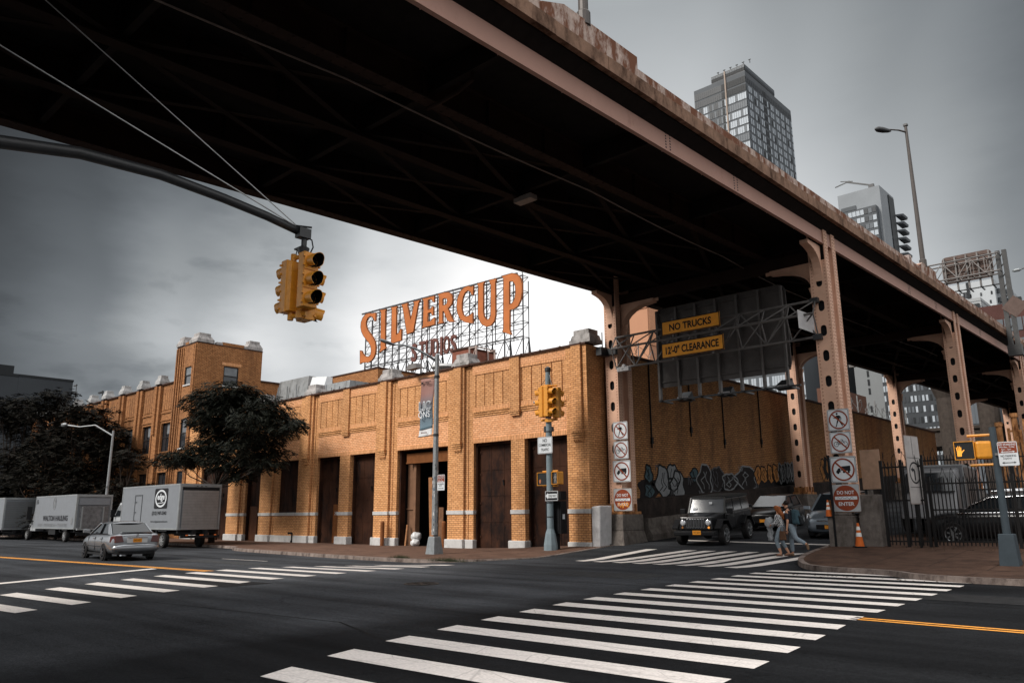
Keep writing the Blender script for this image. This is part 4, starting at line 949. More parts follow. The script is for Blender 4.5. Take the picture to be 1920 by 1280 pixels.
# transverse floor beams, bracing
mb = MB()
for y in fr(-31, 119, 6.0):
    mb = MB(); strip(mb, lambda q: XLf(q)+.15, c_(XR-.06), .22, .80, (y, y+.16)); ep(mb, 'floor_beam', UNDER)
mb = MB()
ybr = fr(-31, 101, 6.0)
for i, (a, b) in enumerate(zip(ybr, ybr[1:])):
    for d0, d1 in ((.25, .5), (.5, .75)) if i % 2 == 0 else ((.25, .5), (.5, .75), (.75, 1)):
        xa = lambda y, d: XR+(XLf(y)-XR)*d
        mb.bar((xa(a, d0), a, gb(a)+.12), (xa(b, d1), b, gb(b)+.12), .16, .02); mb.bar((xa(b, d0), b, gb(b)+.15), (xa(a, d1), a, gb(a)+.15), .16, .02)
ep(mb, 'cross_bracing', mat('shade_dark_bracing', (.011, .0065, .005), .9, var=.3))  # bracing colour holds the shade under the deck
# added dark strip under the cantilevered slab edge, stands in for the overhang's shadow
mb = MB()
for y, y2 in zip(seg, seg[1:]):
    P = lambda yy: [(-10.175, yy, gb(yy)+.54), (-9.84, yy, gb(yy)+.76), (-9.84, yy, gb(yy)+.858), (-10.175, yy, gb(yy)+.858)]
    a, b = P(y), P(y2); mb.add(a+b, [(0, 1, 5, 4), (1, 2, 6, 5), (2, 3, 7, 6), (3, 0, 4, 7)])
ep(mb, 'overhang_shade_strip', UNDER)
# slab, edge band, parapets
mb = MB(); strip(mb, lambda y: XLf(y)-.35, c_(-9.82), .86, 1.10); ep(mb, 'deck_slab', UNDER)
mb = MB()
for y, y2 in zip(fr(Y0, Y1, 2.0), fr(Y0, Y1, 2.0)[1:]):
    strip(mb, c_(-9.82), c_(-9.66+random.uniform(-.008, .008)), .80, 1.17, (y+.006, y2-.006))
ep(mb, 'edge_band', DECKC)
mb = MB(); strip(mb, lambda y: XLf(y)-.42, lambda y: XLf(y)-.352, .80, 1.17); ep(mb, 'edge_band', DECKC)
for (fx0, fx1) in ((c_(-9.98), c_(-9.76)), (lambda y: XLf(y)-.35, lambda y: XLf(y)-.12)):
    mb = MB()
    for y, y2 in zip(fr(Y0, Y1, 4.0), fr(Y0, Y1, 4.0)[1:]): strip(mb, fx0, fx1, 1.105, 1.50+random.uniform(0, .01), (y+.01, y2-.01))
    ep(mb, 'parapet', PARC)
# lamp blocks in the parapet
for y0, y1 in ((12.1, 15.4), (40.0, 42.6)):
    mb = MB(); x0, x1 = -10.05, -9.74; a = gb(y0)+1.49
    mb.prism([(y0-.5, a), (y0+.3, a+.34), (y1, a+.38), (y1, a-.38), (y0-.5, a-.38)], .31, (), lambda u, v, w: (x0+w, u, v)); ep(mb, 'lamp_block', PARC)
# cable and conduit under the deck
mb = MB(); pts = []
for k in range(60):
    y = -2+k*1.0; pts.append((-13.6+.35*math.sin(y*.11), y, gb(y)-.04-.10*abs(math.sin(y*math.pi/9))))
mb.tube(pts, .022, 5); ep(mb, 'cable', mat('pale_cable', (.16, .13, .115), .5))
mb = MB(); q = PZ(885, 105, 11.9); q2 = PZ(886, 150, 11.25); q3 = PZ(820, 195, 11.15); q4 = PZ(800, 205, 11.1)
mb.tube([q, q2, q2+(q3-q2)*.4+Vector((0, 0, -.05)), q3, q4], .05, 8); ep(mb, 'conduit', BRNST)
lp = PZ(985, 377, 11.2); mb = MB(); mb.box(lp.x-.35, lp.x+.35, lp.y-.16, lp.y+.16, lp.z-.02, lp.z+.14); ep(mb, 'under_light', mat('pale_light_box', (.22, .19, .17), .5))
# columns
def column(cx, y0, w_, side, near=True, dep=1.12):
    g = rampz(cx, y0+.3) if cx > -18 else rampz(-18.5, y0+.3)
    zt = gb(y0)+.84; zb = g+1.30; x0, x1 = cx-w_/2, cx+w_/2; y1 = y0+dep
    # front and back plates with oval holes
    def plate(mb, yf, th, zlo, zhi):
        hs_ = []; z = 2.35+g*.4
        while z < zhi-.5: hs_.append(z); z += .95
        hw, hh = .115, .21
        # horizontal slices
        prev = zlo
        for h in hs_:
            lo, hi = h-hh-.1, h+hh+.1
            if lo > prev: mb.box(x0, x1, yf, yf+th, prev, lo)
            ov = [(cx+hw*math.cos(t), h-(hh-hw)+hw*math.sin(t)) for t in [math.pi+math.pi*k/6 for k in range(7)]]+[(cx+hw*math.cos(t), h+(hh-hw)+hw*math.sin(t)) for t in [math.pi*k/6 for k in range(7)]]
            mb.prism([(x0, lo), (x1, lo), (x1, hi), (x0, hi)], th, [ov], lambda u, v, w: (u, yf+w, v)); prev = hi
        mb.box(x0, x1, yf, yf+th, prev, zhi)
    zp = zt-.9-.55 if near else zt-.9-.55
    mb = MB(); plate(mb, y0, .03, zb, zp); col = ep(mb, 'column', PEACH)
    mb = MB(); plate(mb, y1-.03, .03, zb, zp); ep(mb, 'back_plate', PEACH, col)
    mb = MB()
    for xf, s_ in ((x1, 1), (x0, -1)):      # flanges with a recess between
        a, b = (xf-.02, xf+.025) if s_ > 0 else (xf-.025, xf+.02)
        mb.box(a, b, y0-.002, y0+.34, zb, zt); mb.box(a, b, y1-.34, y1+.002, zb, zt)
        wx = xf-.24*s_; mb.box(min(wx, wx+.02), max(wx, wx+.02), y0+.28, y1-.28, zb, zt)
        for yy in (y0+.29, y1-.31): mb.box(min(wx, xf), max(wx, xf), yy, yy+.02, zb, zt)
    epe(mb, 'flange', PEACH, col)
    mb = MB(); mb.box(x0+.14, x0+.15, y0+.04, y1-.04, zb, zt); mb.box(x0+.02, x1-.02, y0+.10, y0+.12, zb, zt-.1); ep(mb, 'inner_shade_sheets', BLACK, col)  # black sheets behind the holes, the hollow's shade put into their colour
    mb = MB(); st = .13 if near else .24; z = zb+.1
    while z < zt-.1:
        if z < zp:
            for x in (x0+.055, x1-.055): mb.rivet((x, y0, z), (0, -1, 0), .024, .018)
        if side >= 0 or True:
            for y in (y0+.09, y0+.25, y1-.25, y1-.09): mb.rivet((x1+.025, y, z), (1, 0, 0), .024, .018)
        z += st
    ep(mb, 'rivets', mat('rivet_paint', (.34, .19, .13), .5), col, kind='stuff')
    # knee brackets along the roadway and across it
    zc = zt-.90
    def knee(u0, ext, top, low, n=8):
        arc = [(u0+ext*(1-math.cos(math.pi/2*k/n)) if False else u0+ext*(1-math.sin(math.pi/2*(1-k/n))), 0) for k in range(n+1)]
        pts = [(u0, low)]
        for k in range(1, n): t = k/n; pts.append((u0+ext*(t**2.1), low+(top-.16-low)*t**.75 if False else low+(top-.16-low)*(1-(1-t)**1.9)))
        pts += [(u0+ext, top-.14), (u0+ext, top), (u0, top)]
        return pts
    mb = MB()
    mb.prism(knee(0, 1.15, zc, zc-1.35), .30, (), lambda u, v, w: (cx-.15+w, y0+.001-u, v))
    mb.prism(knee(0, .5, zc, zc-.6), .30, (), lambda u, v, w: (cx-.15+w, y1-.001+u, v))
    epe(mb, 'knee_bracket', PEACH, col)
    s_ = 1 if cx < -15 else -1; xf = x1+.026 if s_ > 0 else x0-.026
    mb = MB(); mb.prism(knee(0, 1.75, zc-.42, zc-1.9), .26, (), lambda u, v, w: (xf+s_*u, y0+.42+w, v))
    n = 9; kp = knee(0, 1.75, zc-.42, zc-1.9)[:10]
    for p, q in zip(kp, kp[1:]): mb.bar((xf+s_*p[0], y0+.55, p[1]), (xf+s_*q[0], y0+.55, q[1]), .42, .03)
    ep(mb, 'cross_bracket', PEACH, col)
    mb = MB(); mb.box(x0-.14, x1+.14, y0-.14, y1+.14, zb-.06, zb+.06)
    for dx in (-.32, -.1, .12, .34): mb.box(cx+dx-.03, cx+dx+.03, y0-.12, y0-.03, zb+.06, zb+.38)
    for dy in (.1, .5, .9): mb.box(x1+.028, x1+.13, y0+dy, y0+dy+.05, zb+.06, zb+.38)
    mb.box(x0-.05, x1+.05, y0-.04, y0-.005, zb+.06, zb+.32); ep(mb, 'base_plate', RUST, col)
    mb = MB(); z1 = zb-.065; g0 = g-.5
    if side < 0:
        P = [(x0-.50, y0-.55, g0), (x1+.45, y0-.55, g0), (x1+.45, y1+.4, g0), (x0-.5, y1+.4, g0), (x0-.22, y0-.28, g+.55), (x1+.2, y0-.28, g+.55), (x1+.2, y1+.25, g+.55), (x0-.22, y1+.25, g+.55)]
        mb.hexa(P); mb.hexa(P[4:]+[(x0-.2, y0-.24, z1), (x1+.18, y0-.24, z1), (x1+.18, y1+.22, z1), (x0-.2, y1+.22, z1)])
    else: mb.box(x0-.10, x1+.16, y0-.30, y1+.3, g0, z1-.1); mb.box(x0-.05, x1+.12, y0-.22, y1+.25, z1-.098, z1)
    ep(mb, 'pedestal', CONC, col, bevel=.03)
    return col
xc2 = lambda y: XLf(y)+.1
for i, y0 in enumerate((28.4, 46.8, 64.6, 82.5, 100)):
    column(-10.45, y0, .6, 1, i < 2); column(-20.08 if i == 0 else XLf(y0)+.02, y0, .6, -1, i < 2)
    mb = MB(); z0 = gb(y0)-1.32+.35; mb.box(-20.2 if i == 0 else XLf(y0)+.3, -10.7, y0+.45, y0+.75, gb(y0)-.48, gb(y0)+.0); ep(mb, 'portal_beam', BRNST)
# roadway lamps
LMP = mat('brown_grey_lamp_post', (.06, .05, .045), .5, .2, var=.2)
def tall_lamp(x, y, z0, h, lab, armx, full=True):
    o = empty('bridge_lamp_post', (x, y, z0), label=lab, cat='lamp post', group='lamp posts on the roadway edge')
    mb = MB(); mb.tube([(0, 0, -.15), (0, 0, h)], [.125, .07], 12); mb.lathe([(.17, -.1), (.17, .25), (.13, .3)], 12); mb.build('pole', LMP, o, smooth_=False)
    mb = MB(); mb.tube([(0, 0, h-.35), (armx*.4, -.4, h-.30), (armx, -1.0, h-.35)], [.05, .04, .035], 8); a = mb.build('arm', LMP, o)
    mb = MB(); mb.M = Matrix.Translation((armx*1.3, -1.3, h-.42)) @ Matrix.Rotation(math.atan2(-1, armx), 4, 'Z') @ Matrix.Scale(.75, 4)
    mb.lathe([(.05, -.75), (.13, -.55), (.2, -.1), (.2, .3), (.1, .5), (.02, .55)], 10, (0, 0, 0), 'X'); mb.build('lamp_head', DKPOLE, o, smooth_=True)
    mb = MB(); mb.box(-.1, .1, -.1, .1, h, h+.1); mb.build('cap', DKPOLE, o)
    return o
tall_lamp(-9.86, 13.3, gb(13.3)+1.84, 9.5, 'lower pole of the near roadway lamp rising from the flaking parapet block', -1.1)
tall_lamp(-9.86, 40.9, gb(40.9)+1.85, 7.55, 'roadway lamp with short arm and drooping head against the grey sky, right of the towers', -.62)
# sign gantry over the roadway, seen from behind
GY = 58.2
GG = empty('roadway_sign_gantry', (-9.45, GY, gb(GY)+1.1), label='thin steel lattice sign gantry standing over the roadway at the far right', cat='sign gantry')
def gp(mb, name, m, root, **k):
    for q in mb.v: q -= root.location
    return mb.build(name, m, root, **k)
mb = MB()
for x in (-9.5, -9.12): mb.box(x-.13, x+.13, GY-.13, GY+.13, 11.6, 18.55)
for k in range(9): mb.bar((-9.5, GY, 12.4+k*.7), (-9.12, GY, 12.9+k*.7), .06)
mb.box(-9.7, -8.9, GY-.25, GY+.25, 11.4, 12.1)
gp(mb, 'post', mat('dark_gantry_paint', (.06, .06, .06), .5), GG)
mb = MB(); mb.box(-19.8, -19.4, GY-.13, GY+.13, 12.0, 18.5); gp(mb, 'post', STEELG, GG)
mb = MB(); n = 12; xa, xb = -19.5, -9.4
for y in (GY-.55, GY+.35):
    for z in (17.1, 18.3): mb.tube([(xa, y, z), (xb, y, z)], .055, 6)
    for k in range(n):
        x = xa+(xb-xa)*k/n; x2 = xa+(xb-xa)*(k+1)/n; mb.bar((x, y, 17.1 if k % 2 else 18.3), (x2, y, 18.3 if k % 2 else 17.1), .045); mb.bar((x, y, 17.1), (x, y, 18.3), .035)
for k in range(n+1):
    x = xa+(xb-xa)*k/n
    for z in (17.1, 18.3): mb.bar((x, GY-.55, z), (x, GY+.35, z), .04)
gp(mb, 'lattice_beam', mat('pale_gantry_steel', (.13, .12, .115), .5, .3), GG)
def back_panel(x0, x1, z0, z1, y, lab, m_, nst, light=True, grp=None, rad=.25):
    o = empty('road_sign_back', ((x0+x1)/2, y, (z0+z1)/2), label=lab, cat='road sign', group=grp)
    P = []
    for cx, cz, a in ((x1-rad, z1-rad, 0), (x0+rad, z1-rad, 90), (x0+rad, z0+rad, 180), (x1-rad, z0+rad, 270)):
        P += [(cx+rad*math.cos(R(a+t)), cz+rad*math.sin(R(a+t))) for t in (0, 30, 60, 90)]
    mb = MB(); mb.prism(P, .04, (), lambda u, v, w: (u, y+w, v)); gp(mb, 'plate', m_, o)
    mb = MB()
    for k in range(nst):
        x = x0+.15+(x1-x0-.3)*k/(nst-1); mb.box(x-.05, x+.05, y-.16, y-.002, z0-.55 if light else z0+.05, z1-.1)
    [mb.v.__setitem__(i_, q_-o.location) for i_, q_ in enumerate(mb.v)]; mb.each('post', m_ if not light else STEELG, o)
    mb = MB()
    for k in range(4): z = z0+.25+(z1-z0-.5)*k/3; mb.box(x0+.05, x1-.05, y-.06, y-.004, z-.03, z+.03)
    [mb.v.__setitem__(i_, q_-o.location) for i_, q_ in enumerate(mb.v)]; mb.each('rail', m_, o)
    if light:
        mb = MB(); mb.box(x0, x1+.3, y-.02, y+.06, z0-.62, z0-.55)
        for k in range(nst): x = x0+.15+(x1-x0-.3)*k/(nst-1); mb.box(x-.04, x+.04, y-.1, y+.9, z0-.62, z0-.55)
        lb = gp(mb, 'light_rack', DKPOLE, o)
    return o
o = back_panel(-13.0, -9.95, 17.05, 19.0, GY+.62, 'brown back of a large rounded road sign on the roadway gantry', mat('brown_sign_back', (.10, .07, .06), .7, var=.2), 5)
o = back_panel(-18.3, -14.9, 17.4, 19.8, GY+.62, 'pale back of a sign panel peeping over the parapet left of the lamp post', mat('pale_brown_sign_back', (.30, .24, .22), .7, var=.2), 4, False)
# diamond warning plate on the post
o = empty('diamond_sign', (-9.05, GY-.2, 14.6), label='diamond-shaped sign plate on the dark gantry post at the right edge', cat='sign')
mb = MB(); mb.prism([(0, -.75), (.75, 0), (0, .75), (-.75, 0)], .03, (), lambda u, v, w: (u+.1, -.0+w, v)); mb.build('plate', mat('brown_sign_back', (1, 1, 1)), o)
# far roadway lamp behind the gantry
o = empty('bridge_lamp_post', (-10.0, 84, gb(84)+1.5), label='small far roadway lamp at the right edge, beyond the sign gantry', cat='lamp post', group='lamp posts on the roadway edge')
hh = PXX(1913, 492, -10).z-(gb(84)+1.5); hh = PY(1913, 492, 84).z-(gb(84)+1.5)
mb = MB(); mb.tube([(0, 0, -.2), (0, 0, hh)], [.13, .08], 8); mb.build('pole', LMP, o); mb = MB(); mb.tube([(0, 0, hh-.5), (-2.0, -.4, hh-.75)], .05, 6); mb.build('arm', LMP, o)
mb = MB(); mb.M = Matrix.Translation((-2.3, -.45, hh-.8)); mb.lathe([(.05, -.4), (.15, -.2), (.16, .2), (.04, .4)], 8, (0, 0, 0), 'X'); mb.build('lamp_head', GALV, o)

# ============================================================ CLEARANCE GANTRY UNDER THE ROADWAY
CG = empty('clearance_sign_gantry', (-15, 28.25, 8.6), label='horizontal lattice beam bolted between the two front columns below the roadway', cat='sign gantry')
mb = MB(); xa, xb = -19.7, -10.6; n = 9
ch = [(27.9, 8.78), (28.25, 9.35), (28.25, 7.95)]
for y, z in ch: mb.tube([(xa, y, z), (xb, y, z)], .05, 6)
for k in range(n+1):
    x = xa+(xb-xa)*k/n; mb.bar((x, 27.9, 8.78), (x, 28.25, 9.35), .04); mb.bar((x, 27.9, 8.78), (x, 28.25, 7.95), .04)
    if k < n:
        x2 = xa+(xb-xa)*(k+1)/n
        mb.bar((x, 27.9, 8.78), (x2, 28.25, 9.35), .045); mb.bar((x2 if k % 2 else x, 28.25, 9.35), (x if k % 2 else x2, 28.25, 7.95), .05); mb.bar((x2, 27.9, 8.78), (x, 28.25, 7.95), .045)
gp(mb, 'lattice_beam', STEELG, CG)
mb = MB(); mb.box(-20.45, -20.15, 27.75, 28.38, 8.58, 8.95); mb.box(-20.15, -19.7, 28.2, 28.38, 8.62, 8.9); gp(mb, 'end_bracket', DKPOLE, CG)
mb = MB(); mb.box(-10.8, -10.5, 28.2, 28.395, 7.85, 8.05); mb.box(-10.8, -10.5, 28.2, 28.395, 9.25, 9.45); gp(mb, 'end_bracket', DKPOLE, CG)
mb = MB(); P1, P2 = PY(1520, 585, 27.8), PY(1540, 612, 28.2); mb.hexa([(-11.05, 27.6, 8.25), (-10.75, 28.3, 8.1), (-10.75, 28.34, 8.1), (-11.05, 27.64, 8.25), (-11.05, 27.6, 8.95), (-10.75, 28.3, 8.8), (-10.75, 28.34, 8.8), (-11.05, 27.64, 8.95)]); gp(mb, 'pale_end_plate', CONCL, CG)
mb = MB(); mb.tube([(-19.0, 27.85, 7.95), (-19.0, 27.75, 7.75)], .1, 8); mb.box(-19.3, -18.7, 27.7, 27.9, 7.68, 7.85); gp(mb, 'camera_box', CONCL, CG)
def orange(x0, x1, z0, z1, lines, lab):
    o = empty('clearance_sign', ((x0+x1)/2, 27.8, (z0+z1)/2), label=lab, cat='sign', group='orange clearance signs')
    mb = MB(); mb.box(x0, x1, 27.80, 27.83, z0, z1); gp(mb, 'plate', YELO, o)
    mb = MB(); b = .05
    for a, b_, c, d in ((x0, x1, z0, z0+.035), (x0, x1, z1-.035, z1), (x0, x0+.035, z0+.036, z1-.036), (x1-.035, x1, z0+.036, z1-.036)): mb.box(a, b_, 27.792, 27.799, c, d)
    gp(mb, 'border', SIGNK, o)
    mb = MB()
    for t_, w_, h_, cz in lines: put_text(mb, t_, .4, Vector(((x0+x1)/2, 27.799, cz))-o.location*0, (1, 0, 0), (0, 0, 1), bold=.012, w=w_, h=h_, off=.006)
    gp(mb, 'lettering', SIGNK, o)
    mb = MB()
    for x in (x0+.5, x1-.5): mb.box(x-.04, x+.04, 27.831, 27.89, z0-.1, z1+.1)
    mb.v = [q-o.location for q in mb.v]; mb.each('strap', STEELG, o)
orange(-17.0, -14.3, 8.93, 9.53, [('NO TRUCKS', 1.95, .30, 9.23)], 'upper orange sign reading NO TRUCKS hung under the roadway')
orange(-17.05, -14.2, 7.95, 8.58, [("12'-0\" CLEARANCE", 2.45, .33, 8.265)], "lower orange sign reading 12'-0\" CLEARANCE hung under the roadway")
o = back_panel(-18.6, -12.4, 7.1, 10.75, 29.9, 'huge dark grey back of a road sign panel behind the orange clearance signs', PANB, 7, True, rad=.3)
for k, (px, py, lab) in enumerate(((1285, 738, 'left floodlight on the rack below the big grey sign back'), (1362, 733, 'middle floodlight on the rack below the big grey sign back'), (1472, 722, 'right floodlight on the rack below the big grey sign back'))):
    q = PY(px, py, 30.5); o = empty('sign_floodlight', (q.x, 30.5, 6.48), label=lab, cat='floodlight', group='floodlights on the sign rack')
    mb = MB(); mb.hexa([(-.35, -.25, .07), (.35, -.25, .07), (.35, .25, .02), (-.35, .25, .02), (-.3, -.2, .2), (.3, -.2, .2), (.22, .2, .45), (-.22, .2, .45)]); mb.build('housing', DKPOLE, o)
    mb = MB(); mb.box(-.28, .28, -.262, -.25, .08, .18); mb.build('lens', CONCL, o)
# drip pipes down the side wall
for i, y in enumerate((32.3, 36.1, 39.7, 44.3, 49.5, 55.0)):
    o = empty('drain_stain_pipe', (XC+.06, y, 5.8), label=['thin dark drain line %s' % s for s in ('nearest the left column', 'left of the big sign back lights', 'behind the middle of the sign rack', 'right of the middle floodlight', 'behind the right floodlight', 'beside the second left column')][i]+' on the shaded wall', cat='drain pipe', group='drain lines on the shaded wall')
    z1 = 9.0; z0 = (4.7, 5.5, 5.1, 5.4, 5.6, 5.8)[i]
    mb = MB(); mb.tube([(0, 0, z0-5.8), (0, .0, z1-5.8)], .035, 6); mb.box(-.05, .06, -.07, .07, z0-5.8+.2, z0-5.8+.5); mb.build('pipe', BLACK, o)
# ============================================================ TRAFFIC SIGNALS
LENSK = mat('unlit_lens', (.012, .012, .012), .25, var=0)
VIS = mat('visor_inside_black', (.004, .004, .004), .9, var=0)
def head(root_loc, rz, off, lab, grp, hh=1.05, sections=3, name='traffic_light', tilt=0):
    # off: (forward, left, up) of the head centre from the hub; faces local +X after rotation
    o = empty(name, root_loc, rz, lab, 'traffic light', grp)
    s = hh/sections; w_, d_ = .33, .20; fx, ly, uz = off
    mb = MB(); mb.box(fx-d_/2, fx+d_/2, ly-w_/2, ly+w_/2, uz-hh/2, uz+hh/2)
    mb.hexa([(fx-d_/2-.06, ly-w_*.28, uz-hh/2+.03), (fx-d_/2, ly-w_*.46, uz-hh/2+.01), (fx-d_/2, ly+w_*.46, uz-hh/2+.01), (fx-d_/2-.06, ly+w_*.28, uz-hh/2+.03),
             (fx-d_/2-.06, ly-w_*.28, uz+hh/2-.03), (fx-d_/2, ly-w_*.46, uz+hh/2-.01), (fx-d_/2, ly+w_*.46, uz+hh/2-.01), (fx-d_/2-.06, ly+w_*.28, uz+hh/2-.03)])
    mb.build('housing', YEL, o, bevel=.012)
    mb = MB()
    for k in range(sections):
        z = uz+hh/2-s*(k+.5)
        mb.box(fx+d_/2, fx+d_/2+.02, ly-w_/2+.01, ly+w_/2-.01, z-s/2+.012, z+s/2-.012)
        for yy in (-1, 1):
            for zz_ in (-.09, .09): mb.box(fx+d_/2-.01, fx+d_/2+.035, ly+yy*(w_/2+.012)-.016, ly+yy*(w_/2+.012)+.016, z+zz_-.018, z+zz_+.018)
    mb.build('door', YEL, o)
    x0 = fx+d_/2+.02
    for k in range(sections):
        z = uz+hh/2-s*(k+.5); r_ = min(.135, s*.41); n = 20; ln = .30
        mb = MB(); vs = []
        for i in range(n+1):
            a = R(-60)+R(300)*i/n; c, sn = math.cos(a), math.sin(a)
            cut = ln*(1 if i > 0 else 1)*(.72+.28*max(0, sn)) if True else ln
            for rr in (r_, r_-.008):
                vs.append((x0, ly+rr*c, z+rr*sn)); vs.append((x0+cut, ly+rr*c, z+rr*sn-.02))
        mb.mi = 0
        for i in range(n):
            a = 4*i; b = a+4
        mb.add(vs, [(4*i, 4*i+4, 4*i+5, 4*i+1) for i in range(n)]+[(4*i+1, 4*i+5, 4*i+7, 4*i+3) for i in range(n)])
        mb.mi = 1; mb.add(vs, [(4*i+2, 4*i+3, 4*i+7, 4*i+6) for i in range(n)])
        v = mb.build('visor', [YEL, VIS], o)
        mb = MB(); mb.lathe([(r_-.015, 0), (r_-.03, .02), (.03, .035)], 18, (x0+.002, ly, z), 'X'); mb.build('lens', LENSK, o)
    return o
# mast arm over the street, its pole out of the picture on the left
ME = PY(571, 439, 8.0)
MAo = empty('signal_mast_arm', (-14.6, -3.2, 0), label='long curved dark mast arm with two guy wires reaching in from the upper left', cat='mast arm')
def mp_(mb, name, m, root=None, **k):
    root = root or MAo
    for q in mb.v: q -= root.location
    return mb.build(name, m, root, **k)
def onray(px, py, X): return PXX(px, py, X)
pts = [Vector((-14.6, -3.2, 5.6)), Vector((-14.45, -2.2, 6.35)), Vector((-14.2, -.3, 7.05)), onray(-120, 258, -14.1), onray(0, 266, -13.95), onray(150, 287, -13.8), onray(300, 327, -13.6), onray(420, 372, -13.4), onray(500, 405, -13.22), ME]
mb = MB(); mb.tube(pts, [.13, .13, .125, .12, .115, .108, .1, .092, .088, .082], 14); mp_(mb, 'arm', DKPOLE, smooth_=True)
mb = MB(); mb.lathe([(.26, -.1), (.24, .9), (.15, 1.0), (.13, 9.6), (.03, 9.75)], 16, (-14.6, -3.2, 0)); mp_(mb, 'pole', DKPOLE)
mb = MB()
for (px, py) in ((0, 85), (85, 0)):
    a = ME+Vector((-.02, -.10, .1)); b = onray(px, py, -14.1); d = b-a; t = (-3.1-a.y)/d.y
    mb.tube([a, a+d*t], .012 if px else .014, 5)
mp_(mb, 'guy_wires', mat('guy_wire', (.28, .28, .28), .4, .6))
mb = MB(); mb.tube([ME+Vector((.0, .0, .05)), ME+Vector((0, .0, -.28))], .055, 10); mb.box(ME.x-.09, ME.x+.09, ME.y-.16, ME.y+.1, ME.z-.1, ME.z+.1); mb.tube([ME+Vector((-.05, -.2, .14)), ME+Vector((.1, .1, .14))], .02, 6); mp_(mb, 'end_fitting', DKPOLE)
HB = Vector((ME.x-.02, ME.y-.0, ME.z-.25))
o = empty('signal_hanger', HB, label='dark bracket and yellow crossbars hanging the signal heads from the mast arm tip', cat='hanger')
mb = MB(); mb.tube([(0, 0, .05), (0, 0, -.2)], .04, 8); mb.lathe([(.10, -.16), (.13, -.05), (.05, 0)], 10); mb.box(-.26, .02, -.05, .05, -.03, .0); mb.tube([(-.22, 0, -.02), (-.26, 0, -.14), (-.12, 0, -.24)], .012, 6); mb.build('bracket', DKPOLE, o)
mb = MB(); mb.tube([(0, 0, .2), (.14, .1, .12), (.2, .1, -.05), (.12, .05, -.25)], .014, 6); mb.build('cable', BLACK, o)
mb = MB()
for z in (-.20, -1.42): mb.tube([(-.25, -.05, z-.02), (0, 0, z), (.16, .05, z+.0)], .045, 8); mb.lathe([(.08, -.07), (.08, .07)], 10, (0, 0, z)); mb.lathe([(.06, -.1), (.06, .05)], 8, (-.25, -.05, z+.02))
mb.tube([(0, 0, -1.4), (.05, .2, -1.42)], .04, 8)
mb.build('crossbars', YEL, o)
C0 = HB+Vector((0, 0, -.80))
g_ = 'signal heads hanging from the mast arm'
head(C0, 0, (.22, .0, .03), 'hanging yellow signal head with three dark openings facing right', g_, 1.12)
head(C0, math.pi, (.30, .06, -.02), 'hanging yellow signal head seen from its plain ribbed back, left of its twin', g_, 1.08)
head(C0, math.pi/2, (.16, .06, -.16), 'hanging yellow signal head half hidden behind, its visors pointing away right', g_, 1.10)
# centre pole
CP = Vector((-21.5, 25.6, 0)); gz = rampz(CP.x, CP.y)-.09
SP = empty('signal_pole', (CP.x, CP.y, gz), label='blue-grey signal pole on the pavement corner in front of the right garage door', cat='signal pole')
mb = MB(); mb.lathe([(.14, .7), (.135, 3.0), (.12, 7.3), (.1, 7.75)], 16); mb.build('shaft', POLEB, SP, smooth_=False)
mb = MB(); mb.lathe([(.30, -.1), (.29, .3), (.22, .75), (.15, .95)], 8); mb.build('base', POLEB, SP, bevel=.02)
mb = MB()
for z in (1.42, 2.0, 5.0): mb.lathe([(.15, z), (.15, z+.04)], 14)
mb.box(-.2, -.12, -.1, .1, 5.0, 5.25); mb.box(.12, .22, -.08, .08, 5.02, 5.22); mb.build('bands', DKPOLE, SP)
mb = MB(); mb.lathe([(.11, 7.62), (.14, 7.66), (.14, 7.80), (.06, 7.86)], 12)
mb.tube([(0, 0, 7.7), (-.1, -.05, 7.3), (-.5, -.1, 6.9)], .012, 5); mb.tube([(0, 0, 7.7), (.15, -.05, 7.4), (.3, -.1, 7.0)], .012, 5)
mb.build('cap', DKPOLE, SP)
mb = MB()
for z in (5.52, 7.0): mb.tube([(-.32, -.1, z), (0, -.12, z), (.42, .1, z)], .045, 8); mb.lathe([(.17, z-.05), (.17, z+.05)], 12)
mb.box(-.05, .34, -.2, -.08, 5.42, 5.55); mb.build('crossbar', YEL, SP)
mb = MB(); mb.tube([(-.45, 0, 6.35), (-.75, -.1, 6.35)], .05, 8); mb.build('sensor', GALV, SP)
H0 = Vector((CP.x, CP.y-.08, gz+6.27)); g_ = 'signal heads on the corner pole'
head(H0, 0, (.18, -.16, .02), 'middle yellow signal head on the corner pole, dark openings facing right', g_, 1.3)
head(H0, math.pi, (.16, .10, .02), 'left yellow signal head on the corner pole, visors pointing left', g_, 1.3)
head(H0, math.pi/2, (.10, -.46, -.05), 'right yellow signal head on the corner pole, visors pointing away right', g_, 1.3)
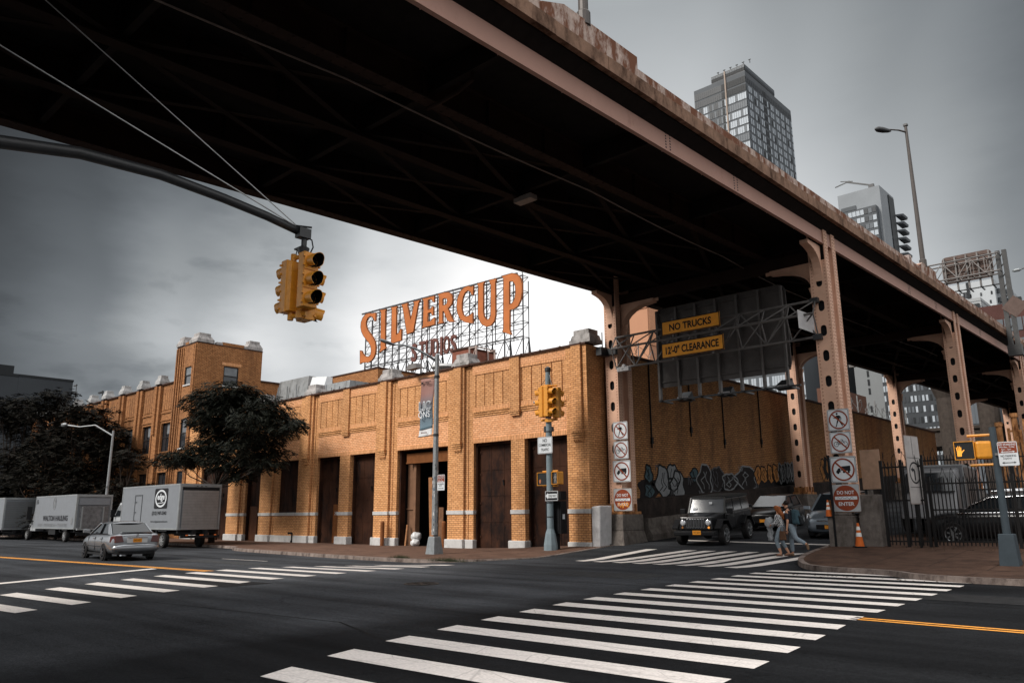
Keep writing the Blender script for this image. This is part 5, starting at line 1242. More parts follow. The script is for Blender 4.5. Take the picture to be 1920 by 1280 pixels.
def ped(loc, rz, lab, lit, w_=.5, h_=.5, grp='pedestrian signals', fs=None):
    o = empty('pedestrian_signal', loc, rz, lab, 'pedestrian signal', grp)
    mb = MB(); mb.box(-w_/2, w_/2, -.02, .24, -h_/2, h_/2); mb.build('housing', YEL, o, bevel=.03)
    mb = MB(); mb.box(-w_/2+.018, w_/2-.018, -.05, -.021, -h_/2+.018, h_/2-.018); mb.build('screen', LENSK, o)
    mb = MB()
    for a, b, c, d in ((-w_/2, w_/2, h_/2-.018, h_/2), (-w_/2, w_/2, -h_/2, -h_/2+.018), (-w_/2, -w_/2+.018, -h_/2+.018, h_/2-.018), (w_/2-.018, w_/2, -h_/2+.018, h_/2-.018)): mb.box(a, b, -.09, -.021, c, d)
    mb.build('rim', YEL, o)
    mb = MB(); fr_ = lambda u, v, w: (u, -.052-w, v)
    if lit:
        k = h_*.9; cx, cz = -.13*w_/.5, -.02
        palm = [(-.13, -.30), (.10, -.30), (.13, -.12), (.24, .02), (.30, .08), (.26, .11), (.13, .0), (.11, .06), (-.13, .06)]
        mb.prism([(cx+a*k, cz+b*k) for a, b in palm], .004, (), fr_)
        for fx, top, ln in ((-.115, .27, .0), (-.04, .34, 0), (.035, .33, 0), (.095, .27, 0)):
            mb.prism([(cx+(fx-.028)*k, cz+.055*k), (cx+(fx+.028)*k, cz+.055*k), (cx+(fx*1.15+.024)*k, cz+(top-.02)*k), (cx+fx*1.15*k, cz+top*k), (cx+(fx*1.15-.024)*k, cz+(top-.02)*k)], .0041, (), fr_)
        m_ = mat('lit_amber_hand', (1.0, .42, .06), .5, var=0, emit=.35)
    else:
        fs = fs or 'man'
        if fs == 'man':
            mb.prism(circ(.035, 10, .02, .14), .004, (), fr_)
            for P in ([(-.03, .09), (.06, .09), (.05, -.04), (-.02, -.04)], [(-.02, -.04), (.02, -.04), (-.04, -.2), (-.08, -.2)], [(.01, -.04), (.05, -.04), (.1, -.2), (.06, -.2)], [(-.03, .09), (-.03, .05), (-.09, -.02), (-.11, .0)], [(.06, .09), (.05, .05), (.10, -.01), (.12, .02)]): mb.prism(P, .0042, (), fr_)
            m_ = mat('unlit_pictogram', (.20, .19, .18), .5, var=0)
        else:
            mb.prism([(-.15, -.18), (-.08, -.18), (-.06, -.06), (-.1, .0), (-.16, -.06)], .004, (), fr_); m_ = mat('dim_orange_pictogram', (.35, .13, .06), .5, var=0)
    mb.build('symbol', m_, o); return o
ped((CP.x-.36, CP.y-.02, gz+2.9+.12), R(12), 'left pedestrian signal on the corner pole, screen dark with a dim orange mark', False, .48, .55, fs='x')
ped((CP.x+.37, CP.y-.02, gz+2.92+.12), R(-16), 'right pedestrian signal on the corner pole, showing an unlit walking man', False, .44, .52)
mb = MB()
for z in (2.72, 3.34): mb.tube([(-.42, .05, z), (.42, .05, z)], .03, 8)
mb.build('signal_brackets', YEL, SP)
# ============================================================ SIGNS
def sroot(name, cx, y, cz, lab, grp=None, cat='sign', rz=0): return empty(name, (cx, y, cz), rz, lab, cat, grp)
def plate(o, w_, h_, m_, m_edge=None, r_=.04, backm=None):
    P = []
    for cx, cz, a in ((w_/2-r_, h_/2-r_, 0), (-w_/2+r_, h_/2-r_, 90), (-w_/2+r_, -h_/2+r_, 180), (w_/2-r_, -h_/2+r_, 270)): P += [(cx+r_*math.cos(R(a+t)), cz+r_*math.sin(R(a+t))) for t in (0, 45, 90)]
    mb = MB(); mb.prism(P, .012, (), lambda u, v, w: (u, -w, v)); p = mb.build('plate', backm or SIGNB, o)
    k = .985 if w_ < .5 else .97
    mb = MB(); mb.prism([(a*k, b*k) for a, b in P], .003, (), lambda u, v, w: (u, -.0125-w, v)); mb.build('face', m_, o)
    if m_edge:
        Q = [(a*.93, b*.93) for a, b in P]; Q2 = [(a*.90, b*.90) for a, b in P]; mb = MB(); mb.prism(Q, .002, [Q2], lambda u, v, w: (u, -.016-w, v)); mb.build('border', m_edge, o)
fs_ = lambda d=0: (lambda u, v, w: (u, -.0165-d-w, v))
def txt(o, rows, m_, name='lettering', d=0):
    mb = MB()
    for t_, cx, cz, w_, h_ in rows: put_text(mb, t_, 1, (cx, -.0165-d, cz), (1, 0, 0), (0, 0, 1), bold=.015, w=w_, h=h_, off=.003)
    return mb.build(name, m_, o)
def prohibition(o, w_, picto):
    r_ = w_*.43; mb = MB()
    for P in picto(w_): mb.prism(P[0], .003, P[1:], fs_(0))
    mb.build('pictogram', SIGNK, o)
    mb = MB(); mb.prism(circ(r_, 36), .003, [circ(r_*.86, 36)], fs_(.005))
    a = R(135); c, s_ = math.cos(a), math.sin(a); hw = w_*.032; L_ = r_*.88
    mb.prism([(c*L_-s_*hw, s_*L_+c*hw), (c*L_+s_*hw, s_*L_-c*hw), (-c*L_+s_*hw, -s_*L_-c*hw), (-c*L_-s_*hw, -s_*L_+c*hw)], .0032, (), fs_(.005)); mb.build('ring_and_slash', SIGNR, o)
def seg2(a, b, t):
    a = Vector(a); b = Vector(b); d = (b-a).normalized(); n_ = Vector((-d.y, d.x))*t/2; return [[tuple(a+n_), tuple(a-n_), tuple(b-n_), tuple(b+n_)]]
def walker(w_):
    k = w_; L_ = []
    L_.append([circ(.045*k, 12, -.05*k, .28*k)])
    L_.append([[(-.09*k, .21*k), (.05*k, .20*k), (.09*k, .12*k), (.05*k, -.02*k), (-.04*k, -.02*k), (-.07*k, .08*k)]])
    for a, b, t in (((-.07, .19), (-.16, .08), .035), ((-.16, .08), (-.22, .10), .03), ((.07, .18), (.13, .06), .035), ((.13, .06), (.10, -.02), .03), ((-.02, 0), (-.07, -.15), .055), ((-.07, -.15), (-.12, -.31), .045), ((.02, 0), (.09, -.14), .055), ((.09, -.14), (.17, -.28), .045), ((-.12, -.31), (-.16, -.31), .03)):
        L_.append(seg2((a[0]*k, a[1]*k), (b[0]*k, b[1]*k), t*k))
    return L_
def bike(w_):
    k = w_; L_ = []
    for cx in (-.2, .2): L_.append([circ(.12*k, 20, cx*k, -.07*k), circ(.098*k, 20, cx*k, -.07*k)])
    for a, b in (((-.2, -.07), (-.10, .08)), ((-.10, .08), (.11, .09)), ((.11, .09), (-.03, -.08)), ((-.03, -.08), (-.12, .12)), ((-.2, -.07), (-.03, -.08)), ((.2, -.07), (.09, .14)), ((.09, .14), (.02, .15)), ((-.17, .13), (-.07, .13))): L_.append(seg2((a[0]*k, a[1]*k), (b[0]*k, b[1]*k), .02*k))
    return L_
def lorry(w_):
    k = w_; return [[[(-.08*k, -.04*k), (.27*k, -.06*k), (.27*k, .14*k), (-.08*k, .12*k)]], [[(-.1*k, -.05*k), (-.1*k, .06*k), (-.19*k, .05*k), (-.24*k, -.03*k), (-.27*k, -.05*k), (-.27*k, -.12*k), (-.1*k, -.10*k)]],
                    [circ(.045*k, 12, -.2*k, -.12*k)], [circ(.045*k, 12, .02*k, -.09*k)], [circ(.045*k, 12, .2*k, -.09*k)]]
def dne(o, w_, tagged):
    mb = MB(); mb.prism(circ(w_*.46, 40), .003, (), fs_(0)); mb.build('disc', SIGNR, o)
    mb = MB(); mb.prism([(-w_*.40, -.055*w_), (w_*.40, -.055*w_), (w_*.40, .055*w_), (-w_*.40, .055*w_)], .003, (), fs_(.004)); mb.build('bar', SIGNW, o)
    txt(o, [('DO NOT', 0, w_*.20, w_*.62, w_*.13), ('ENTER', 0, -w_*.21, w_*.56, w_*.13)], SIGNW, d=.004)
    mb = MB(); random.seed(3); x = -w_*.32
    pts = []
    while x < w_*.3: pts.append((x, w_*.045*math.sin(x*40)*random.uniform(.4, 1.1))); x += w_*.045
    for a, b in zip(pts, pts[1:]): mb.prism(seg2(a, b, .012)[0], .002, (), fs_(.009))
    mb.build('scribble', SIGNK, o)
    if tagged:
        mb = MB(); pts = [(-.28, -.30), (-.2, -.12), (-.12, -.34), (-.02, -.14), (.0, -.38), (.1, -.10), (.14, -.3), (.22, -.12), (.34, -.2), (.2, -.3), (.36, -.33)]
        for a, b in zip(pts, pts[1:]): mb.prism(seg2((a[0]*w_, a[1]*w_), (b[0]*w_, b[1]*w_), .022)[0], .002, (), fs_(.009))
        mb.build('orange_scribble', YELO, o)
def stack(cx, yv, rows, side, dx):
    for (z0, z1, kind) in rows:
        w_ = z1-z0; c = cx+dx*0
        lab = {'w': 'no pedestrians sign', 'b': 'no bicycles sign', 't': 'no trucks pictogram sign', 'd': 'DO NOT ENTER sign'}[kind]+(' on the left front column' if side == 'L' else ' on the right front column')
        if side == 'L' and kind == 'd': lab = 'scribbled-over DO NOT ENTER sign on the left front column'
        o = sroot({'w': 'no_pedestrians_sign', 'b': 'no_bicycles_sign', 't': 'no_trucks_sign', 'd': 'do_not_enter_sign'}[kind], cx, yv, (z0+z1)/2, lab, 'regulatory signs on the two front columns')
        plate(o, w_*.98, w_*.98, SIGNW if kind != 'd' else mat('silver_sign_face', (.34, .345, .35), .45, .2, var=.1), SIGNK if kind != 'd' else None)
        if kind == 'd': dne(o, w_*.98, side == 'L')
        else: prohibition(o, w_*.98, {'w': walker, 'b': bike, 't': lorry}[kind])
        mb = MB(); mb.box(-.05, .05, .0, .10 if side == 'L' else .14, -w_*.3, w_*.3); mb.build('bracket', STEELG, o)
stack(-19.63, 28.27, [(4.77, 5.57, 'w'), (3.92, 4.72, 'b'), (2.93, 3.88, 't'), (1.71, 2.68, 'd')], 'L', 0)
stack(-10.17, 28.22, [(4.43, 5.22, 'w'), (3.63, 4.40, 'b'), (2.60, 3.54, 't'), (1.60, 2.57, 'd')], 'R', 0)
mb = MB(); o = empty('sign_post', (-10.62, 28.1, .28), label='thin black steel post beside the right column signs', cat='post'); mb.box(-.035, .035, -.03, .03, -.1, 3.3); mb.build('post', BLACK, o)
# pole signs
o = sroot('no_commercial_traffic_sign', CP.x-.05, CP.y-.20, gz+4.43, 'white sign reading NO COMMERCIAL TRAFFIC on the corner signal pole')
plate(o, .84, .72, SIGNW, SIGNK, .05); txt(o, [('NO', 0, .20, .24, .15), ('COMMERCIAL', 0, .01, .68, .12), ('TRAFFIC', 0, -.19, .44, .12)], SIGNK)
mb = MB(); mb.box(-.1, .1, 0, .08, -.25, .25); mb.build('bracket', STEELG, o)
o = sroot('one_way_sign', CP.x+.26, CP.y-.19, gz+2.30, 'small black sign with white arrow reading ONE WAY on the corner signal pole', rz=R(-6))
plate(o, .78, .42, SIGNK, None, .02); mb = MB(); mb.prism([(-.35, 0), (-.22, .13), (-.22, .085), (.33, .085), (.33, -.085), (-.22, -.085), (-.22, -.13)], .003, (), fs_(0)); mb.build('arrow', SIGNW, o)
mb = MB()
for a, b, c, d in ((-.37, .37, .18, .195), (-.37, .37, -.195, -.18), (-.37, -.355, -.18, .18), (.355, .37, -.18, .18)): mb.prism([(a, c), (b, c), (b, d), (a, d)], .003, (), fs_(0))
mb.build('border', SIGNW, o); txt(o, [('ONE WAY', .06, 0, .48, .11)], SIGNK, d=.004)
mb = MB(); mb.box(-.3, -.2, 0, .07, -.15, .15); mb.build('bracket', STEELG, o)
# black control cabinet against the right door
o = empty('signal_cabinet', (CP.x-.02, CP.y+.42, gz+.0), label='tall dark control cabinet right behind the corner signal pole', cat='cabinet')
mb = MB(); mb.box(-.42, .42, -.2, .2, .75, 2.1); mb.box(-.42, .42, -.19, .19, 2.13, 2.5); mb.build('box', BLACK, o, bevel=.01); mb = MB(); mb.box(-.1, .1, -.1, .1, -.15, .75); mb.box(-.35, .35, -.22, -.2, .85, 2.0); mb.build('stand', BLACK, o)
mb = MB(); mb.box(.425, .428, -.1, .05, 1.35, 1.55); mb.build('sticker', SIGNW, o)
# street lamp with banner
LPx, LPy = -25.35, 22.55; lz = rampz(LPx, LPy)
SLm = empty('street_lamp', (LPx, LPy, lz), label='grey street lamp with curved arm carrying a hanging banner, stickers low on its shaft', cat='street lamp', group='street lamps')
mb = MB(); mb.hexa([(-.29, -.29, -.1), (.29, -.29, -.1), (.29, .29, -.1), (-.29, .29, -.1), (-.19, -.19, .72), (.19, -.19, .72), (.19, .19, .72), (-.19, .19, .72)]); mb.build('base', GALV, SLm, bevel=.03)
mb = MB(); mb.lathe([(.135, .78), (.12, 4), (.095, 8.55), (.04, 8.62)], 8); mb.build('shaft', mat('stickered_pole', (.22, .23, .235), .5, .2, var=.25, scale=9), SLm)
mb = MB(); random.seed(11)
STK = [mat('sticker_white', (.5, .5, .5), .6), mat('sticker_dark', (.03, .03, .035), .6), mat('sticker_blue', (.10, .14, .2), .6)]
for k in range(46):
    z = random.uniform(1.1, 4.0)*(1 if random.random() < .6 else .7); a = random.uniform(-2.6, .4); r_ = .129; h = random.uniform(.05, .14); dw = random.uniform(.2, .5); mb.mi = random.randrange(3)
    P = [(r_*math.cos(a+t), r_*math.sin(a+t), z+q) for t, q in ((0, 0), (dw, 0), (dw, h), (0, h))]; mb.add(P, [(0, 1, 2, 3)])
mb.build('stickers', STK, SLm)
# arm leans out over the street
q1 = PXX(742, 648, LPx-.45); HD = PY(716, 638, LPy-1.9)
mb = MB(); A = Vector((LPx, LPy, 8.3)); C_ = PY(738, 646, LPy-1.55); 
mid = A+(C_-A)*.5+Vector((0, 0, .18))
pts = [A+Vector((0, 0, -.05)), A+(C_-A)*.25+Vector((0, 0, .10)), mid, A+(C_-A)*.78+Vector((0, 0, .14)), C_]
mb.tube([p-SLm.location for p in pts], [.06, .055, .05, .045, .04], 8)
mb.tube([Vector((0, 0, 7.6)), A+(C_-A)*.3+Vector((0, 0, .08))-SLm.location], .022, 6)
mb.build('arm', GALV, SLm, smooth_=True)
d = (HD-C_); L_ = d.length; rot = d.to_track_quat('X', 'Z').to_matrix().to_4x4()
mb = MB(); mb.M = Matrix.Translation(C_-SLm.location) @ rot @ Matrix.Diagonal((1, 1, .5, 1))
mb.lathe([(.03, -.1), (.10, .0), (.16, L_*.5), (.15, L_), (.06, L_*1.25), (.01, L_*1.3)], 12, (0, 0, 0), 'X'); mb.build('lamp_head', mat('dark_lamp_head', (.09, .095, .10), .4), SLm, smooth_=True)
BN = empty('street_banner', (LPx, LPy-.05, 6.2), label='tall banner on the street lamp fading from dull red to blue, reading LIC QNS', cat='banner')
bm_ = bpy.data.materials.new('printed_banner'); bm_.use_nodes = True; _t = bm_.node_tree; _g = _t.nodes.new('ShaderNodeNewGeometry'); _s = _t.nodes.new('ShaderNodeSeparateXYZ'); _t.links.new(_g.outputs['Position'], _s.inputs[0])
_m = _t.nodes.new('ShaderNodeMapRange'); _m.inputs[1].default_value = 5.05; _m.inputs[2].default_value = 7.6; _t.links.new(_s.outputs[2], _m.inputs[0])
_r = _t.nodes.new('ShaderNodeValToRGB'); _e = _r.color_ramp.elements; _e[0].position = 0; _e[0].color = (.12, .20, .25, 1); _e[1].position = .5; _e[1].color = (.10, .11, .13, 1); q = _e.new(.72); q.color = (.22, .105, .09, 1); q = _e.new(1); q.color = (.30, .15, .12, 1)
_t.links.new(_m.outputs[0], _r.inputs[0]); _t.links.new(_r.outputs[0], _t.nodes['Principled BSDF'].inputs['Base Color']); _t.nodes['Principled BSDF'].inputs['Roughness'].default_value = .7
def bsurf(u, v): return (-.17-.88*(1-u)-.06*(1-v)*(1-u)+.0, .05*math.sin(u*5+v*3)+.03*math.sin(v*9), -1.2+2.55*v+.06*(u-.5)*(1-v))
def bpatch(u0, u1, v0, v1, m_, name, off=0, nu=8, nv_=16):
    mb = MB(); vs = [Vector(bsurf(u0+(u1-u0)*i/nu, v0+(v1-v0)*j/nv_))+Vector((0, -off, 0)) for j in range(nv_+1) for i in range(nu+1)]
    mb.add(vs, [(j*(nu+1)+i, j*(nu+1)+i+1, (j+1)*(nu+1)+i+1, (j+1)*(nu+1)+i) for j in range(nv_) for i in range(nu)]); o = mb.build(name, m_, BN, smooth_=True)
    s_ = o.modifiers.new('t', 'SOLIDIFY'); s_.thickness = .006; return o
bpatch(0, 1, .115, 1, bm_, 'cloth'); bpatch(0, 1, 0, .112, mat('banner_white', (.55, .55, .55), .7), 'white_hem')
mb = MB(); mb.tube([(0, 0, 1.37), (-1.15, .03, 1.40)], .02, 6); mb.tube([(0, 0, -1.2), (-1.15, .0, -1.22)], .02, 6)
for z in (1.37, -1.2): mb.lathe([(.13, z-.05), (.13, z+.05)], 10, (0, .05, 0))
mb.build('rods', DKPOLE, BN)
BT = mat('banner_outline_white', (.62, .64, .66), .6, var=0)
mb = MB(); [put_text(mb, c_h, 1, (cx_, -.085, .12), (1, 0, 0), (0, 0, 1), bold=.04, w=w_h, h=.42) for c_h, cx_, w_h in (('L', -.90, .26), ('I', -.685, .11), ('C', -.42, .34))]; mb.build('lettering', BT, BN)
mb = MB(); [put_text(mb, c_h, 1, (cx_, -.096, .12), (1, 0, 0), (0, 0, 1), bold=.0, w=w_h, h=.36) for c_h, cx_, w_h in (('L', -.90, .20), ('I', -.685, .05), ('C', -.42, .28))]; mb.build('lettering_inner', mat('banner_slate', (.13, .14, .16), .7), BN)
mb = MB(); put_text(mb, 'QNS', 1, (-.65, -.10, -.28), (1, 0, 0), (0, 0, 1), bold=.0, w=.76, h=.32); mb.build('lettering', BT, BN)
mb = MB(); put_text(mb, 'SOMECITY', 1, (-.66, -.075, -1.06), (1, 0, 0), (0, 0, 1), w=.4, h=.09) if False else None
mb.prism([(-.95, 1.10), (-.85, 1.17), (-.90, 1.22), (-.80, 1.19), (-.72, 1.24), (-.76, 1.16), (-.68, 1.10), (-.76, 1.13), (-.82, 1.08), (-.86, 1.13)], .004, (), lambda u, v, w: (u, -.09-w, v))
mb.box(-.62, -.25, -.09, -.085, 1.17, 1.20); mb.box(-.62, -.35, -.09, -.085, 1.10, 1.13); mb.build('emblem', SIGNK, BN)
mb = MB(); put_text(mb, 'SUNNYSIDE', 1, (-.66, -.085, -1.06), (1, 0, 0), (0, 0, 1), w=.42, h=.09) if False else [mb.tube([(-.85+.06*k, -.085, -1.09), (-.83+.06*k, -.085, -1.03), (-.81+.06*k, -.085, -1.09)], .008, 4) for k in range(7)]
mb.build('hem_print', SIGNR, BN)
def parking_sign(loc, lab, w_, h_, rz=0, blur=False):
    o = sroot('no_standing_sign', *loc, lab, 'parking signs', rz=rz); plate(o, w_, h_, SIGNW, None, .03)
    mb = MB(); mb.prism([(-w_*.46, .02), (w_*.46, .02), (w_*.46, h_*.46), (-w_*.46, h_*.46)], .003, (), fs_(0)); mb.build('red_panel', SIGNR, o)
    txt(o, [('NO STANDING', 0, h_*.38, w_*.84, h_*.085), ('Monday - Friday', 0, h_*.27, w_*.74, h_*.08), ('4pm - 7pm', -.03, h_*.175, w_*.5, h_*.07)], SIGNW, d=.004)
    txt(o, [('NO PARKING', 0, -h_*.09, w_*.78, h_*.085), ('Anytime', -.03, -h_*.20, w_*.44, h_*.085)], SIGNK)
    for z, m_, d in ((h_*.08, SIGNW, .004), (-h_*.37, SIGNK, 0)):
        mb = MB(); a = w_*.36; mb.prism([(-a, z), (-a+.05, z+.028), (-a+.05, z+.009), (a-.05, z+.009), (a-.05, z+.028), (a, z), (a-.05, z-.028), (a-.05, z-.009), (-a+.05, z-.009), (-a+.05, z-.028)], .003, (), fs_(d)); mb.build('arrow', m_, o)
    mb = MB(); mb.box(-w_/2-.08, w_*.2, 0, .05, -.03, .03); mb.build('bracket', STEELG, o)
    return o
parking_sign((LPx+.43, LPy-.05, 2.95), 'brown and white NO STANDING sign on the street lamp in front of the open bay', .46, .66)
# right pole
RPx, RPy = -4.72, 24.4; rz_ = rampz(RPx, RPy)+.13
POLED = mat('vignetted_blue_grey_paint', (.045, .058, .068), .6, var=.15)  # pole colour darkened to hold the vignette at the right edge
RP = empty('signal_pole', (RPx, RPy, rz_), label='blue-grey pole on a square base at the right edge of the pavement', cat='signal pole')
mb = MB(); mb.lathe([(.10, .7), (.09, 2.0), (.08, 3.62)], 14); mb.build('shaft', POLED, RP, smooth_=False)
mb = MB(); mb.hexa([(-.235, -.235, -.1), (.235, -.235, -.1), (.235, .235, -.1), (-.235, .235, -.1), (-.18, -.18, .80), (.18, -.18, .80), (.18, .18, .80), (-.18, .18, .80)]); mb.build('base', POLED, RP, bevel=.02)
mb = MB()
for z in (2.62, 3.42): mb.tube([(.0, 0, z), (-.62, -.04, z)], .035, 8)
mb.each('bracket', YEL, RP)
o = ped((RPx-.70, RPy-.10, rz_+3.02), R(2), 'pedestrian signal with a lit orange hand, left of the right-hand pole', True, .50, .50)
o = empty('pedestrian_signal', (RPx-.26, RPy-.02, rz_+3.02), R(25), 'plain yellow back of a second pedestrian signal beside the lit hand', 'pedestrian signal', 'pedestrian signals')
mb = MB(); mb.box(-.21, .21, -.12, .16, -.25, .24); mb.build('housing', YEL, o, bevel=.07); mb = MB(); mb.box(-.2, .2, .165, .2, -.22, .22); mb.build('screen', LENSK, o)
parking_sign((RPx+.32, RPy-.13, rz_+2.88), 'NO STANDING Monday - Friday sign on the right-hand pole', .46, .64)
# left street lamp
SL2 = empty('street_lamp', (-62.9, 22.9, 0), label='slim pale street lamp among the dark trees behind the hauling truck', cat='street lamp', group='street lamps')
SLM = mat('pale_lamp_paint', (.20, .205, .21), .5, .2, var=.1)
mb = MB(); mb.tube([(0, 0, -.1), (0, 0, 8.1)], [.13, .08], 10); mb.build('shaft', SLM, SL2)
mb = MB(); e = PY(120, 796, 20.6)-SL2.location; e2 = PY(150, 800, 21.3)-SL2.location
mb.tube([(0, 0, 7.7), Vector((0, 0, 7.9))*.45+e2*.55+Vector((0, 0, .35)), e2, e], [.06, .055, .05, .07], 8); mb.build('arm', SLM, SL2)
mb = MB(); mb.M = Matrix.Translation(e); mb.lathe([(.05, -.5), (.16, -.2), (.16, .2), (.03, .5)], 8, (0, 0, 0), 'X'); mb.build('lamp_head', SLM, SL2)
# two thin roof lamps beyond the wing
for px, yt, yb, Yd, lab in ((144, 720, 760, 60, 'thin dark roof light pole beyond the far end of the brick wing'), (193, 732, 752, 45, 'short roof light pole behind the white caps of the brick wing')):
    t = PY(px, yt, Yd); o = empty('roof_light_pole', (t.x, Yd, 12.2 if Yd == 45 else 8), label=lab, cat='light pole', group='light poles beyond the wing')
    h = t.z-o.location.z; mb = MB(); mb.tube([(0, 0, 0), (0, 0, h)], .1, 6); mb.build('pole', DKPOLE, o); mb = MB(); mb.box(-1.6, .1, -.15, .15, h-.35, h-.1); mb.build('lamp_head', DKPOLE, o)
mb = MB(); o = empty('roof_plinth', (-92, 60, 0), label='unused', cat='x'); bpy.data.objects.remove(o)
# ============================================================ VEHICLES (local: x forward, y left, z up)
SILV = mat('silver_car_paint', (.26, .27, .285), .28, .75, var=.03, coat=.6)
SILG = mat('grey_blue_car_paint', (.20, .23, .26), .3, .6, var=.03, coat=.6)
BLKP = mat('black_car_paint', (.006, .006, .007), .28, 0, var=0, coat=.25, spec=.3)
TRIM = mat('black_car_trim', (.012, .012, .013), .5, var=0)
CHR = mat('chrome', (.6, .6, .62), .12, 1, var=0)
TAIL = mat('red_tail_lamp', (.07, .008, .006), .3, var=0, coat=.2)
HLAMP = mat('clear_headlamp', (.55, .56, .58), .1, .3, var=0)
HLIT = mat('lit_headlamp', (1.0, .72, .42), .3, var=0, emit=1.6)
AMB = mat('amber_marker', (.8, .3, .05), .3, var=0, emit=.5)
PLT = mat('orange_licence_plate', (.70, .27, .03), .5, var=0)
TYRED = mat('dusty_tyre', (.018, .017, .017), .8, var=.2)
def wheel(root, x, y, r_, w_=.2, m_=RIM, spokes=5):
    s_ = 1 if y > 0 else -1
    mb = MB(); prof = [(r_*.62, -w_/2), (r_*.93, -w_/2), (r_, -w_*.38), (r_, w_*.38), (r_*.93, w_/2), (r_*.66, w_/2), (r_*.62, w_*.40)]
    mb.lathe(prof, 28, (x, y, r_), 'Y'); t = mb.build('wheel', TYRED, root, smooth_=False)
    mb = MB(); yo = y+s_*w_*.47
    mb.lathe([(r_*.68, -s_*.01), (r_*.66, s_*.012), (r_*.60, s_*.004), (r_*.57, -s_*.05)], 24, (x, yo, r_), 'Y', False)
    mb.mi = 1; mb.lathe([(r_*.665, s_*.004-s_*.012), (r_*.1, -s_*.010)], 20, (x, yo, r_), 'Y'); mb.mi = 0
    for k in range(spokes):
        a = 2*math.pi*k/spokes+.3; c, s2 = math.cos(a), math.sin(a)
        mb.bar((x+c*r_*.08, yo+s_*.006, r_+s2*r_*.08), (x+c*r_*.60, yo+s_*.012, r_+s2*r_*.60), .045, .05)
    mb.lathe([(r_*.14, 0), (r_*.12, s_*.01)], 12, (x, yo+s_*.02, r_), 'Y')
    mb.build('rim', [m_, TRIM], t)
    return t
def loft(mb, st):
    n = len(st[0][1]); rings = []
    for x, half in st:
        ring = [(x, y, z) for y, z in half]+[(x, -y, z) for y, z in reversed(half) if y > 1e-6]
        rings.append(ring)
    k = len(rings[0]); vs = [p for r_ in rings for p in r_]
    fs = [(i*k+j, i*k+(j+1) % k, (i+1)*k+(j+1) % k, (i+1)*k+j) for i in range(len(rings)-1) for j in range(k)]
    fs += [tuple(range(k-1, -1, -1)), tuple((len(rings)-1)*k+j for j in range(k))]
    mb.add(vs, fs)
